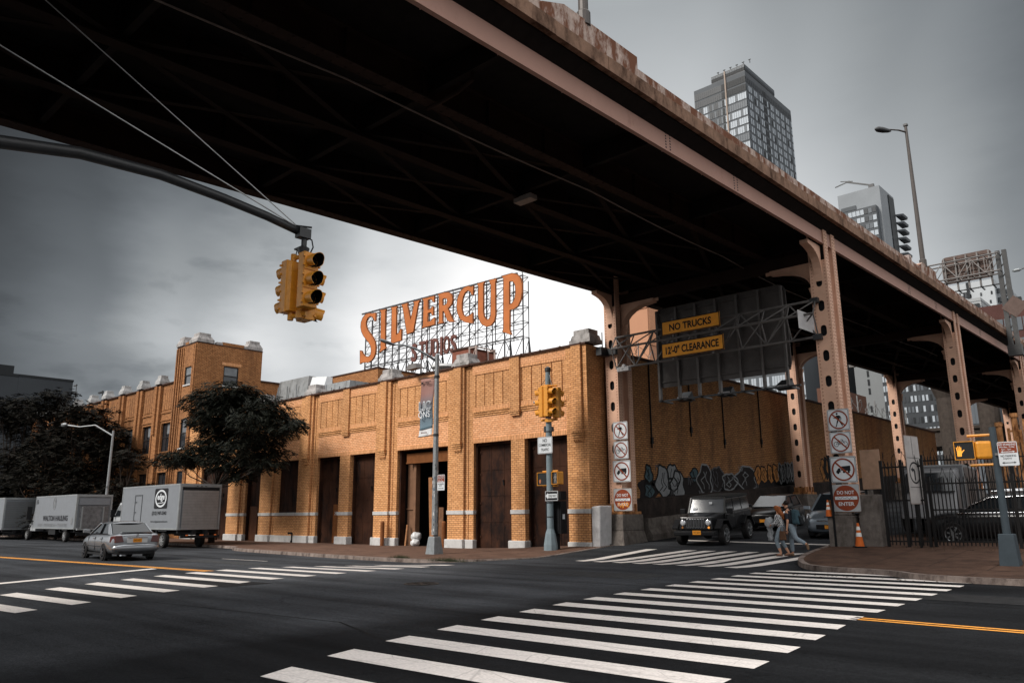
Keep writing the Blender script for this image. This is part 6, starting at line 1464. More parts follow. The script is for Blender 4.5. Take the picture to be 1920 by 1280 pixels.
def car(name, loc, rz, lab, paint, P, grp=None, scale=1.0, cat='car'):
    """P: L, W, belt, roof, hood, deck (rear deck height or None), glass (x of rear base, rear roof, front roof, front base), wheel r, wheelbase"""
    o = empty(name, loc, rz, lab, cat, grp); o.scale = (scale,)*3
    L_, W_ = P['L'], P['W']; h = W_/2; f = L_/2; r_ = P['r']; bel = P['belt']; hood = P['hood']; deck = P['deck']
    gx = P['glass']; zb = P.get('zb', .22)
    def half(w_, lo, mid, top, crown):
        return [(0, lo), (w_*.80, lo), (w_*.96, lo+.10), (w_, mid), (w_*.985, top-.10), (w_*.88, top-.005), (w_*.5, crown), (0, crown+.01)]
    st = []
    hz = lambda x: None
    st.append((-f, half(h*.80, zb+.16, .50, deck-.14, deck-.12)))
    st.append((-f+.07, half(h*.93, zb+.04, .52, deck-.04, deck-.02)))
    st.append((-f+.35, half(h*.985, zb, .55, deck, deck+.01)))
    st.append((gx[0], half(h, zb, .58, bel-.0, bel+.015)))
    st.append((gx[1], half(h, zb, .58, bel, bel+.02)))
    st.append((gx[2], half(h, zb, .58, bel-.01, bel+.01)))
    st.append((gx[3]+.05, half(h, zb, .56, bel-.04, bel-.02)))
    st.append((f-.75, half(h*.985, zb, .55, hood-.03, hood+.01)))
    st.append((f-.28, half(h*.95, zb, .52, hood-.14, hood-.08)))
    st.append((f-.06, half(h*.84, zb+.06, .48, hood-.26, hood-.20)))
    st.append((f, half(h*.72, zb+.14, .45, hood-.33, hood-.30)))
    mb = MB(); loft(mb, st); body = mb.build('body', paint, o, smooth_=True, sub=2)
    # glasshouse
    rz0 = P['roof']; bw, rw = h*.90, h*.70
    B = [(gx[0], -bw*.93, bel-.03), (gx[3], -bw*.95, bel-.05), (gx[3], bw*.95, bel-.05), (gx[0], bw*.93, bel-.03)]
    T = [(gx[1], -rw, rz0-.05), (gx[2], -rw, rz0-.05), (gx[2], rw, rz0-.05), (gx[1], rw, rz0-.05)]
    mb = MB(); mb.hexa(B+T); mb.build('windows', GLASS, o, bevel=.05)
    mb = MB(); m = (gx[1]+gx[2])/2
    loft(mb, [(gx[1]-.10, [(0, rz0-.07), (rw*.98, rz0-.10), (rw*.9, rz0-.05), (rw*.5, rz0-.02), (0, rz0-.01)]), (gx[1]+.1, [(0, rz0-.06), (rw*1.06, rz0-.09), (rw*.98, rz0-.02), (rw*.5, rz0+.01), (0, rz0+.015)]), (m, [(0, rz0-.06), (rw*1.07, rz0-.09), (rw*.98, rz0-.0), (rw*.5, rz0+.025), (0, rz0+.03)]),
              (gx[2]-.1, [(0, rz0-.06), (rw*1.06, rz0-.09), (rw*.98, rz0-.02), (rw*.5, rz0+.01), (0, rz0+.015)]), (gx[2]+.08, [(0, rz0-.08), (rw*.98, rz0-.11), (rw*.9, rz0-.06), (rw*.5, rz0-.03), (0, rz0-.02)])])
    mb.build('roof', paint, o, smooth_=True, sub=2)
    mb = MB()
    for s_ in (1, -1):
        bt = Vector((gx[3]+.03, s_*bw*.95, bel-.03)); mb.bar(bt, (gx[2]+.0, s_*rw*1.02, rz0-.06), .07, .05)
        b0 = gx[0]; t0 = gx[1]; cw = P.get('cw', .42)
        A = [Vector((b0-.02, s_*bw*.935, bel-.03)), Vector((b0+cw, s_*bw*.955, bel-.03)), Vector((t0+.16, s_*rw*1.03, rz0-.07)), Vector((t0-.03, s_*rw*1.03, rz0-.07))]
        d = Vector((0, s_*.03, 0)); I = [p-d for p in A]; O = [p+d*.6 for p in A]
        mb.hexa([I[0], I[1], O[1], O[0], I[3], I[2], O[2], O[3]])
    mb.build('pillars', paint, o, smooth_=False, bevel=.012)
    mb = MB()
    for s_ in (1, -1):
        for x in P.get('bp', [(gx[0]+gx[3])/2+.05]):
            k = .5; yb, yt = s_*bw*.965, s_*rw*1.025; mb.bar((x, yb, bel-.03), (x-.08, yt, rz0-.07), .09, .03)
        mb.bar((gx[0]+.2, s_*(bw*.965), bel-.02), (gx[3], s_*bw*.97, bel-.035), .03, .03)
    mb.build('door_frames', TRIM, o)
    # arches, sills, seams
    fx, rx = f-P['fo'], -f+P['ro']
    mb = MB()
    for x in (fx, rx):
        for s_ in (1, -1):
            vs = []; n = 16
            mb.lathe([(r_*1.17, 0), (r_*1.17, s_*.006)], 26, (x, s_*(h-.03), r_+.01), 'Y')
            mb.box(x-r_*1.1, x+r_*1.1, s_*h-.25 if s_ > 0 else -h+.02, s_*h-.02 if s_ > 0 else -h+.25, .10, r_+.1)
    mb.each('wheel_arch', TRIM, o, 2)
    mb = MB()
    for s_ in (1, -1):
        for x in P['seams']: mb.box(x-.004, x+.004, s_*(h-.012)-.012, s_*(h-.012)+.008, zb+.14, bel-.12)
        mb.box(rx+r_*1.25, fx-r_*1.25, s_*(h-.008)-.012, s_*(h-.008)+.006, .50, .52)
        mb.box(rx+r_*1.15, fx-r_*1.15, s_*h*.94-.02, s_*h*.94+.02, zb-.03, zb+.05)
    mb.each('door_seam', TRIM, o)
    mb = MB()
    for s_ in (1, -1):
        for x in P['handles']: mb.box(x-.09, x+.09, s_*(h+.012)-.015, s_*(h+.012)+.015, bel-.20, bel-.17)
    mb.build('door_handles', paint, o)
    for s_ in (1, -1):
        mb = MB(); x = gx[3]-.22; mb.hexa([(x-.03, s_*(h*.93), bel), (x+.1, s_*(h*.93), bel), (x+.12, s_*(h+.2), bel+.02), (x, s_*(h+.2), bel+.02), (x-.03, s_*(h*.95), bel+.14), (x+.06, s_*(h*.95), bel+.14), (x+.08, s_*(h+.2), bel+.17), (x, s_*(h+.2), bel+.17)]); mb.build('mirror', P.get('mirm', paint), o, bevel=.02)
    for x in (fx, rx):
        for s_ in (1, -1): wheel(o, x, s_*(h-.085), r_, .20, P.get('rim', RIM), P.get('sp', 7))
    return o, f, h
# silver saloon going away on the left
P = dict(L=4.78, W=1.80, belt=.98, roof=1.43, hood=.92, deck=1.03, glass=(-1.75, -.98, .28, 1.22), r=.325, fo=.95, ro=1.08, seams=(.98, -.02, -1.0), handles=(.12, -.88), rim=mat('dull_hubcap', (.045, .045, .05), .5, .4, var=0), cw=.36)
sx0, sy0 = -33.35, 12.8
SED, f, h = car('parked_sedan', (sx0, sy0, roadz(sx0, sy0)), R(174), 'silver sedan driving away on the left, orange licence plate and red tail lamps', SILV, P, cat='car')
SED.name = 'silver_sedan'
mb = MB()   # rear bumper
loft(mb, [(-f-.07, [(0, .36), (h*.70, .38), (h*.78, .46), (h*.72, .58), (0, .60)]), (-f+.02, [(0, .30), (h*.88, .32), (h*.96, .46), (h*.90, .62), (0, .64)]), (-f+.28, [(0, .28), (h*.97, .30), (h*1.015, .46), (h*.985, .64), (0, .66)])])
mb.build('rear_bumper', SILV, SED, smooth_=True, sub=1)
mb = MB(); mb.box(-f-.03, -f+.05, -h*.7, h*.7, .24, .34); mb.build('bumper_underside', TRIM, SED)
for s_ in (1, -1):
    mb = MB(); mb.hexa([(-f-.02, s_*h*.52, .69), (-f+.02, s_*h*.85, .66), (-f+.34, s_*h*1.0, .68), (-f+.1, s_*h*.6, .70), (-f+.01, s_*h*.60, .93), (-f+.05, s_*h*.87, .93), (-f+.30, s_*h*.985, .90), (-f+.1, s_*h*.6, .93)]); mb.build('tail_lamp', TAIL, SED, bevel=.02)
mb = MB(); mb.box(-f-.035, -f+.02, -.36, .36, .845, .875); mb.build('chrome_strip', CHR, SED)
mb = MB(); mb.box(-f-.02, -f+.03, -.36, .36, .66, .84); mb.build('plate_recess', mat('pale_recess', (.5, .5, .5), .4, var=0), SED)
mb = MB(); mb.box(-f-.032, -f-.021, -.155, .155, .68, .82); pl = mb.build('licence_plate', PLT, SED)
mb = MB(); put_text(mb, 'DKR 4071', 1, (-f-.033, 0, .75), (0, -1, 0), (0, 0, 1), w=.24, h=.06, off=.002); mb.build('plate_characters', SIGNK, SED)
mb = MB(); mb.lathe([(.05, 0), (.05, -.012)], 16, (-f-.005, 0, .93), 'X'); mb.build('badge', CHR, SED)
mb = MB(); mb.hexa([(-f+.10, -h*.62, 1.028), (-f+.22, -h*.66, 1.035), (-f+.22, h*.66, 1.035), (-f+.10, h*.62, 1.028), (-f+.06, -h*.6, 1.055), (-f+.12, -h*.64, 1.06), (-f+.12, h*.64, 1.06), (-f+.06, h*.6, 1.055)]); mb.build('boot_lip', SILV, SED)
mb = MB(); mb.tube([(-f+.35, .55, .2), (-f-.02, .55, .22)], .035, 8); mb.build('exhaust', CHR, SED)
# dark hatchback waiting behind the off-roader, and grey minivan
P = dict(L=4.4, W=1.80, belt=1.05, roof=1.58, hood=1.02, deck=1.05, glass=(-1.9, -1.55, .25, 1.15), r=.34, fo=.9, ro=.85, seams=(.9, -.05, -.95), handles=(.1, -.85), cw=.2)
def on_ramp(o, x, y): o.location = (x, y, roadz(x, y)); o.rotation_euler = (R(0), R(0), o.rotation_euler.z)
def face_front(o, f, h, W_, lit, hood, plate_=True, g='dark'):
    for s_ in (1, -1):
        mb = MB(); mb.hexa([(f-.22, s_*h*.60, hood-.34), (f-.30, s_*h*.93, hood-.32), (f-.50, s_*h*.985, hood-.28), (f-.3, s_*h*.6, hood-.30), (f-.13, s_*h*.55, hood-.19), (f-.36, s_*h*.93, hood-.15), (f-.62, s_*h*.985, hood-.11), (f-.40, s_*h*.58, hood-.12)]); a = mb.build('headlamp', HLAMP, o, bevel=.015)
        if lit: mb = MB(); mb.lathe([(.055, 0), (.05, .02)], 12, (f-.17, s_*h*.72, hood-.27), 'X'); mb.build('bulb', HLIT, a)
    mb = MB(); mb.box(f-.09, f+.012, -h*.5, h*.5, .40, .58); mb.box(f-.1, f+.01, -h*.45, h*.45, hood-.40, hood-.34); mb.build('grille', TRIM, o)
    if plate_: mb = MB(); mb.box(f+.013, f+.022, -.155, .155, .42, .56); mb.build('licence_plate', PLT, o)
jx, jy = -15.55, 38.6
H2, f, h = car('black_hatchback', (jx, jy, roadz(jx, jy)), R(282), 'black hatchback with lit headlamps waiting between the off-roader and the grey minivan', BLKP, P, 'cars waiting under the roadway')
H2.location = (-17.0, 37.6, roadz(-17.0, 37.6)); H2.rotation_euler.z = R(278); face_front(H2, f, h, 1.8, True, 1.02)
mb = MB(); mb.hexa([(.26, -.62, 1.54), (1.13, -.78, 1.06), (1.13, .78, 1.06), (.26, .62, 1.54), (.27, -.62, 1.56), (1.15, -.78, 1.085), (1.15, .78, 1.085), (.27, .62, 1.56)]); mb.build('windscreen', mat('sky_lit_windscreen', (.075, .08, .088), .12, var=.1), H2)
P = dict(L=4.9, W=1.95, belt=1.12, roof=1.76, hood=1.10, deck=1.12, glass=(-2.3, -2.0, .35, 1.55), r=.34, fo=.95, ro=.95, seams=(1.1, .0, -1.2), handles=(.15, -1.05), cw=.2)
MV, f, h = car('grey_minivan', (-11.3, 33.3, roadz(-11.3, 33.3)), R(276), 'grey minivan with orange licence plate facing the crosswalk beside the right front column', SILG, P, 'cars waiting under the roadway')
MV.location = (-12.65, 34.4, roadz(-12.65, 34.4)); MV.rotation_euler.z = R(278); face_front(MV, f, h, 1.95, True, 1.10)
mb = MB(); mb.box(f+.014, f+.03, -.42, .42, .72, .75); mb.build('chrome_bar', CHR, MV)
# black estate behind the railings at the right
P = dict(L=5.0, W=1.95, belt=1.12, roof=1.74, hood=1.10, deck=1.15, glass=(-2.35, -2.05, .35, 1.35), r=.40, fo=.95, ro=1.05, seams=(1.0, .0, -1.1), handles=(.1, -.95), cw=.25)
q = PY(1801, 1018, 31.2)
BE, f, h = car('black_suv', (-5.6, 31.0, roadz(-5.6, 31.0)+.0), R(180), 'black SUV with chrome window trim parked behind the iron railings', BLKP, P, 'cars parked behind the railings')
BE.location = (q.x+1.58, 31.3, roadz(-6, 31.3)-.0)
mb = MB()
for s_ in (1, -1):
    pts = [(1.32, s_*h*.935, 1.12), (.95, s_*h*.86, 1.36), (.35, s_*h*.765, 1.60), (-.8, s_*h*.755, 1.64), (-1.8, s_*h*.78, 1.58), (-2.2, s_*h*.87, 1.35)]
    mb.tube(pts, .018, 6); mb.tube([(1.35, s_*h*.955, 1.10), (-2.2, s_*h*.955, 1.13)], .02, 6); mb.tube([(.3, s_*h*.6, 1.80), (-1.7, s_*h*.6, 1.82)], .022, 6)
mb.build('chrome_trim', CHR, BE)
# black off-roader
JX, JY = -16.45, 30.4
JP = empty('black_offroader', (JX, JY, roadz(JX, JY)), R(278), 'boxy black off-roader with round headlamps and seven-slot grille, stopped at the ramp crosswalk', 'car', 'cars waiting under the roadway'); JP.scale = (1.05, 1.05, 1.05)
mb = MB(); mb.hexa([(-2.1, -.80, .55), (.85, -.80, .55), (.85, .80, .55), (-2.1, .80, .55), (-2.1, -.80, 1.17), (.85, -.80, 1.15), (.85, .80, 1.15), (-2.1, .80, 1.17)]); mb.box(-2.0, 2.0, -.5, .5, .42, .6)
mb.build('tub', BLKP, JP, bevel=.05)
mb = MB(); mb.hexa([(.86, -.72, .60), (2.02, -.62, .60), (2.02, .62, .60), (.86, .72, .60), (.86, -.72, 1.15), (2.02, -.60, 1.07), (2.02, .60, 1.07), (.86, .72, 1.15)])
mb.hexa([(.9, -.42, 1.14), (1.95, -.34, 1.07), (1.95, .34, 1.07), (.9, .42, 1.14), (.95, -.36, 1.19), (1.85, -.3, 1.11), (1.85, .3, 1.11), (.95, .36, 1.19)]); mb.build('bonnet', BLKP, JP, bevel=.04)
mb = MB(); mb.hexa([(2.025, -.66, .62), (2.08, -.66, .62), (2.08, .66, .62), (2.025, .66, .62), (2.0, -.62, 1.08), (2.05, -.62, 1.08), (2.05, .62, 1.08), (2.0, .62, 1.08)]); gr = mb.build('grille', BLKP, JP, bevel=.03)
for k in range(7):
    y = (k-3)*.105; mb = MB(); mb.hexa([(2.07, y-.036, .68), (2.10, y-.036, .68), (2.10, y+.036, .68), (2.07, y+.036, .68), (2.045, y-.036, 1.02), (2.075, y-.036, 1.02), (2.075, y+.036, 1.02), (2.045, y+.036, 1.02)]); mb.build('slot_surround', mat('grille_grey', (.22, .22, .23), .35, .6, var=0), gr, bevel=.012)
    mb = MB(); mb.hexa([(2.09, y-.022, .70), (2.104, y-.022, .70), (2.104, y+.022, .70), (2.09, y+.022, .70), (2.065, y-.022, 1.0), (2.079, y-.022, 1.0), (2.079, y+.022, 1.0), (2.065, y+.022, 1.0)]); mb.build('slot', TRIM, gr)
for s_ in (1, -1):
    mb = MB(); mb.lathe([(.115, -.05), (.115, .02), (.095, .03)], 20, (2.07, s_*.50, .87), 'X'); hl = mb.build('headlamp', CHR, JP)
    mb = MB(); mb.lathe([(.092, 0), (.08, .02), (.02, .035)], 18, (2.10, s_*.50, .87), 'X'); mb.build('lens', HLAMP, hl)
    mb = MB(); mb.lathe([(.045, 0), (.04, .02)], 12, (2.09, s_*.52, .70), 'X'); mb.build('indicator', AMB if s_ > 0 else mat('amber_off', (.3, .12, .03), .4, var=0), JP)
    # flat wings over the wheels
    for x, in ((1.42,), (-1.32,)):
        mb = MB(); y0, y1 = s_*.72, s_*.97; a, b = min(y0, y1), max(y0, y1)
        mb.hexa([(x-.30, a, .90), (x+.32, a, .92), (x+.32, b, .92), (x-.30, b, .90), (x-.26, a, .96), (x+.28, a, .98), (x+.28, b, .97), (x-.26, b, .95)])
        mb.hexa([(x+.32, a, .86), (x+.62, a, .62), (x+.62, b, .62), (x+.32, b, .86), (x+.28, a, .98), (x+.66, a, .68), (x+.66, b, .68), (x+.28, b, .97)])
        mb.hexa([(x-.62, a, .50), (x-.30, a, .86), (x-.30, b, .86), (x-.62, b, .50), (x-.68, a, .56), (x-.26, a, .96), (x-.26, b, .95), (x-.68, b, .56)]); mb.build('wheel_flare', TRIM, JP, bevel=.015)
        wheel(JP, x, s_*.84, .39, .24, RIM, 5)
    mb = MB(); mb.box(.78, .95, s_*.84 if s_ > 0 else -1.06, 1.06 if s_ > 0 else s_*.84, 1.14, 1.34); mb.build('mirror', TRIM, JP, bevel=.03)
    for x in (.05, -.95): mb = MB(); mb.box(x-.08, x+.08, s_*.82-.03, s_*.82+.03, 1.0, 1.04); mb.build('door_handle', CHR, JP)
    mb = MB()
    for x in (.82, -.1, -1.0): mb.box(x-.008, x+.008, s_*.803-.004, s_*.803+.004, .58, 1.15)
    for z in (.72, 1.05): mb.box(.70, .80, s_*.80-.02, s_*.80+.02, z, z+.05)
    mb.build('door_seams', TRIM, JP)
    mb = MB(); y = s_*.76; ys_ = s_*.68
    for x0, x1 in ((-2.0, -1.10), (-1.0, -.12), (-.02, .58)):
        mb.hexa([(x0, s_*.765-.01, 1.22), (x1+(.1 if x1 > .5 else 0), s_*.765-.01, 1.22), (x1+(.1 if x1 > .5 else 0), s_*.765+.01, 1.22), (x0, s_*.765+.01, 1.22), (x0, s_*.71-.01, 1.68), (x1, s_*.71-.01, 1.68), (x1, s_*.71+.01, 1.68), (x0, s_*.71+.01, 1.68)])
    mb.build('side_windows', GLASS, JP)
mb = MB(); mb.hexa([(-2.08, -.755, 1.16), (.80, -.755, 1.15), (.80, .755, 1.15), (-2.08, .755, 1.16), (-1.98, -.70, 1.72), (.50, -.70, 1.72), (.50, .70, 1.72), (-1.98, .70, 1.72)]); mb.build('cabin', BLKP, JP, bevel=.03)
mb = MB(); mb.hexa([(-2.06, -.74, 1.725), (.56, -.74, 1.725), (.56, .74, 1.725), (-2.06, .74, 1.725), (-2.02, -.70, 1.82), (.50, -.70, 1.80), (.50, .70, 1.80), (-2.02, .70, 1.82)]); mb.build('roof', mat('matt_black_top', (.014, .014, .014), .6, var=.2), JP, bevel=.03)
mb = MB(); mb.hexa([(.82, -.70, 1.18), (.85, -.70, 1.18), (.85, .70, 1.18), (.82, .70, 1.18), (.54, -.66, 1.69), (.57, -.66, 1.69), (.57, .66, 1.69), (.54, .66, 1.69)]); mb.build('windscreen', mat('sky_lit_windscreen', (1, 1, 1)), JP)
mb = MB()
for s_ in (1, -1): mb.bar((.87, s_*.73, 1.15), (.58, s_*.69, 1.73), .06)
mb.bar((.87, -.73, 1.16), (.87, .73, 1.16), .05); mb.bar((.58, -.69, 1.73), (.58, .69, 1.73), .05); mb.build('windscreen_frame', mat('worn_black_edge', (.05, .05, .05), .3, .3, var=0), JP)
mb = MB(); mb.box(.745, .76, .1, .22, 1.50, 1.58); mb.box(.80, .815, -.55, -.40, 1.25, 1.35); mb.build('stickers', SIGNW, JP)
mb = MB(); mb.hexa([(2.06, -.85, .40), (2.34, -.80, .42), (2.34, .80, .42), (2.06, .85, .40), (2.06, -.85, .60), (2.34, -.80, .58), (2.34, .80, .58), (2.06, .85, .60)]); mb.build('bumper', TRIM, JP, bevel=.03)
mb = MB(); mb.box(2.345, 2.36, -.03, .29, .46, .61); mb.build('licence_plate', PLT, JP); mb = MB(); put_text(mb, 'HGT 2819', 1, (2.362, .13, .535), (0, 1, 0), (0, 0, 1), w=.25, h=.06, off=.002); mb.build('plate_characters', SIGNK, JP)
for c_ in (JP, H2, MV): c_.rotation_euler.y = math.atan(.06)
BE.rotation_euler.x = -math.atan(.06)
# white van behind the right column
def truck(name, loc, rz, lab, L_, W_, zb, zt, boxm, cab=None, grp=None, cat='truck'):
    o = empty(name, loc, rz, lab, cat, grp); h = W_/2
    mb = MB(); mb.box(0, L_, -h, h, zb, zt); mb.build('cargo_box', boxm, o, bevel=.03)
    mb = MB()
    for y in (-h, h):
        for z in (zb+.0, zt-.07): mb.box(.0, L_+.01, y-.012 if y > 0 else y-.012, y+.012, z, z+.08)
        for x in (.0, L_-.08): mb.box(x, x+.08, y-.014, y+.014, zb, zt)
    mb.box(-.02, L_, -h-.005, h+.005, zt-.02, zt+.02)
    for a, b, c, d in ((-h, h, zt-.16, zt-.02), (-h, h, zb, zb+.10), (-h, -h+.12, zb+.1, zt-.16), (h-.12, h, zb+.1, zt-.16)): mb.box(-.05, -.002, a, b, c, d)
    mb.build('box_frame', mat('pale_box_frame', (.22, .23, .235), .5, .2, var=.15), o)
    mb = MB(); mb.box(-.3, L_+.3, -.45, -.25, zb-.28, zb-.02); mb.box(-.3, L_+.3, .25, .45, zb-.28, zb-.02)
    for x in (.1, L_*.35, L_*.65): mb.box(x, x+.15, -h+.1, h-.1, zb-.18, zb-.02)
    mb.box(-.35, -.22, -h+.1, h-.1, zb-.45, zb-.30); mb.build('chassis', TRIM, o)
    mb = MB()
    for x in (1.9,):
        for s_ in (1, -1): mb.box(x-.55, x+.55, s_*(h-.02)-.3 if s_ > 0 else -h+.02, s_*(h-.02) if s_ > 0 else -h+.32, zb-.10, zb-.03)
    mb.box(L_*.45, L_*.62, h-.35, h-.08, zb-.42, zb-.05); mb.box(L_*.45, L_*.62, -h+.08, -h+.35, zb-.42, zb-.05); mb.build('mudguards', TRIM, o)
    for x in (1.9, L_+.75 if cab != 'hood' else L_+1.55):
        for s_ in (1, -1): wheel(o, x, s_*(h-.17), .43, .26, mat('white_steel_rim', (.22, .22, .22), .5, .2, var=.1), 8)
    return o
WBX = mat('white_truck_box', (.17, .18, .195), .5, var=.05, dirt=(.15, .15, .15), dscale=1.2, dlo=.58, dhi=.85)
WBX2 = mat('ribbed_grey_box', (.10, .105, .11), .5, .1, var=.1, dirt=(.11, .11, .11), dscale=1.4, dlo=.52, dhi=.8)
def rollup(o, h, zb, zt, m_, n=18, x=-.01):
    mb = MB(); dz = (zt-zb)/n
    for k in range(n): mb.box(x-.035, x, -h, h, zb+k*dz+.008, zb+(k+1)*dz-.004)
    return mb.build('roller_door', m_, o)
# rental truck
ex, ey = -43.79, 21.05; ez = 0-.13
TR = truck('box_truck', (ex, ey, ez), R(180), 'white rental box truck with a black edge logo, nearest of the parked trucks', 8.0, 2.45, 1.02, 3.55, WBX, None, 'box trucks parked along the kerb')
rollup(TR, 1.05, 1.02, 3.2, mat('silver_tail_lift', (.26, .265, .27), .4, .5, var=.12, dirt=(.2, .2, .2), dscale=2, dlo=.5, dhi=.8), 14, -.08)
mb = MB(); mb.box(-.06, -.052, -1.08, 1.08, 3.2, 3.36)
for k in (-.25, 0, .25): mb.box(-.07, -.055, k-.05, k+.05, 3.42, 3.45)
mb.build('rear_header', TRIM, TR)
for y in (-.85, -.1, .0, .8): mb = MB(); mb.box(-.38, -.35, y-.06, y+.06, .70, .76); mb.build('marker_lamp', mat('dim_red_marker', (.5, .12, .03), .4, var=0, emit=.15), TR)
# side facing the street: local +y
f_ = lambda u, v, w: (u, 1.2255+.012+w, v)     # u runs forward (to the left in the picture)
def side_text(mb, t_, cx, cz, w_, h_, b=.02): put_text(mb, t_, 1, (cx, 1.242, cz), (-1, 0, 0), (0, 0, 1), w=w_, h=h_, bold=b, off=.004)
mb = MB(); r_ = .14
def rrect(cx, cz, w_, h_, r_):
    P = []
    for a, b, an in ((w_/2-r_, h_/2-r_, 0), (-w_/2+r_, h_/2-r_, 90), (-w_/2+r_, -h_/2+r_, 180), (w_/2-r_, -h_/2+r_, 270)): P += [(cx+a+r_*math.cos(R(an+t)), cz+b+r_*math.sin(R(an+t))) for t in (0, 30, 60, 90)]
    return P
mb.prism(rrect(2.35, 2.78, 1.75, 1.15, .1), .004, (), f_); mb.build('logo_panel', SIGNK, TR)
mb = MB(); E_ = lambda a, b, n=36: [(2.35+a*math.cos(2*math.pi*i/n), 2.78+b*math.sin(2*math.pi*i/n)) for i in range(n)]
mb.prism(E_(.74, .50), .004, [E_(.62, .40)], lambda u, v, w: (u, 1.2425+w, v)); put_text(mb, 'edge', 1, (2.35, 1.243, 2.83), (-1, 0, 0), (0, 0, 1), w=.95, h=.46, bold=.03, off=.004)
mb.prism([(1.95, 2.53), (2.75, 2.48), (2.75, 2.52), (1.95, 2.57)], .004, (), lambda u, v, w: (u, 1.2425+w, v)); mb.build('logo_lettering', SIGNW, TR)
mb = MB(); side_text(mb, '(212) 947-3343', 2.45, 1.93, 1.9, .26); side_text(mb, 'www.edgeautorental.com', 2.4, 1.47, 2.25, .15, .01); mb.build('phone_and_web_lettering', SIGNK, TR)
mb = MB()
for a, b, c, d in ((4.95, 5.0, 1.35, 3.05), (5.95, 6.0, 1.35, 3.05), (5.0, 5.95, 3.0, 3.05)): mb.box(a, b, 1.226, 1.25, c, d)
for z in (1.5, 2.0, 2.6): mb.box(5.7, 6.0, 1.25, 1.262, z, z+.05)
mb.build('side_door_frame', mat('dark_door_seal', (.07, .075, .08), .6), TR)
mb = MB(); mb.box(8.05, 9.6, -1.05, 1.05, .75, 1.75); mb.hexa([(8.05, -1.05, 1.75), (9.6, -1.05, 1.75), (9.6, 1.05, 1.75), (8.05, 1.05, 1.75), (8.1, -.95, 2.65), (9.0, -.95, 2.65), (9.0, .95, 2.65), (8.1, .95, 2.65)]); cb = mb.build('cab', mat('white_cab_paint', (.30, .31, .32), .3, var=.03), TR, bevel=.05)
mb = MB(); mb.hexa([(8.4, .985, 1.8), (9.45, .99, 1.8), (9.45, 1.06, 1.8), (8.4, 1.06, 1.8), (8.4, .93, 2.5), (9.0, .93, 2.5), (9.0, .97, 2.5), (8.4, .98, 2.5)]); mb.build('side_window', GLASS, cb)
mb = MB(); mb.box(9.3, 9.4, 1.08, 1.35, 1.75, 2.2); mb.build('mirror', TRIM, TR)
# hauling truck
wx, wy = -61.45, 21.6
T2 = truck('box_truck', (wx, wy, -.13), R(180), 'white hauling truck reading WALTON HAULING with a worn grey tail lift, second in the row', 8.9, 2.45, .92, 3.35, WBX, 'hood', 'box trucks parked along the kerb')
mb = MB(); mb.box(-.10, -.06, -1.0, 1.0, .95, 2.55); mb.box(-.12, -.101, -.55, .75, 1.1, 2.45); mb.build('tail_lift', mat('scuffed_tail_lift', (.13, .13, .135), .6, .3, var=.4, scale=4), T2)
mb = MB(); mb.box(-.07, -.052, -1.05, 1.05, 2.62, 3.1); mb.build('roller_door', WBX, T2)
mb = MB(); mb.box(-.2, -.1, .78, .86, .9, 2.5); mb.box(-.2, -.1, -.66, -.58, .9, 2.5); mb.box(-.35, -.1, -1.1, 1.1, .86, .95); mb.build('lift_rails', mat('pale_box_frame', (1, 1, 1)), T2)
mb = MB(); side_text(mb, 'WALTON HAULING', 4.1, 1.70, 5.4, .40, .03); side_text(mb, '15', 8.45, 2.95, .45, .32); mb.build('lettering', mat('dull_black_lettering', (.035, .035, .04), .6), T2)
mb = MB(); side_text(mb, 'FILM • TELEVISION • THEATRE', 4.6, 1.20, 6.4, .22, .0)
E2 = lambda a, b, n=24: [(4.5+a*math.cos(2*math.pi*i/n), 2.78+b*math.sin(2*math.pi*i/n)) for i in range(n)]
mb.prism(E2(.34, .46), .004, [E2(.29, .41)], f_)
mb.prism([(4.38, 2.5), (4.62, 2.5), (4.55, 2.8), (4.65, 3.0), (4.5, 3.12), (4.35, 3.0), (4.45, 2.8)], .004, (), f_); mb.prism([(.55+.2*math.cos(2*math.pi*i/20), 1.5+.28*math.sin(2*math.pi*i/20)) for i in range(20)], .004, (), f_); mb.build('small_print', mat('faded_grey_print', (.16, .165, .17), .6), T2)
mb = MB(); mb.hexa([(9.0, -1.05, .7), (10.3, -1.05, .7), (10.3, 1.05, .7), (9.0, 1.05, .7), (9.0, -1.0, 2.5), (9.9, -.95, 2.5), (9.9, .95, 2.5), (9.0, 1.0, 2.5)]); mb.hexa([(10.3, -.95, .7), (11.5, -.85, .7), (11.5, .85, .7), (10.3, .95, .7), (10.3, -.9, 1.55), (11.4, -.75, 1.35), (11.4, .75, 1.35), (10.3, .9, 1.55)]); mb.build('cab', mat('white_cab_paint', (1, 1, 1)), T2, bevel=.06)
mb = MB(); mb.box(9.9, 10.0, 1.15, 1.5, 1.6, 2.6); mb.build('mirror', TRIM, T2)
# third truck
T3 = truck('box_truck', (-74.6, 20.55, -.13), R(180), 'dull grey box truck cut off by the left edge, last in the row', 9.0, 2.5, .8, 3.35, WBX, None, 'box trucks parked along the kerb')
rollup(T3, 1.1, .95, 3.05, WBX2, 12, -.06)
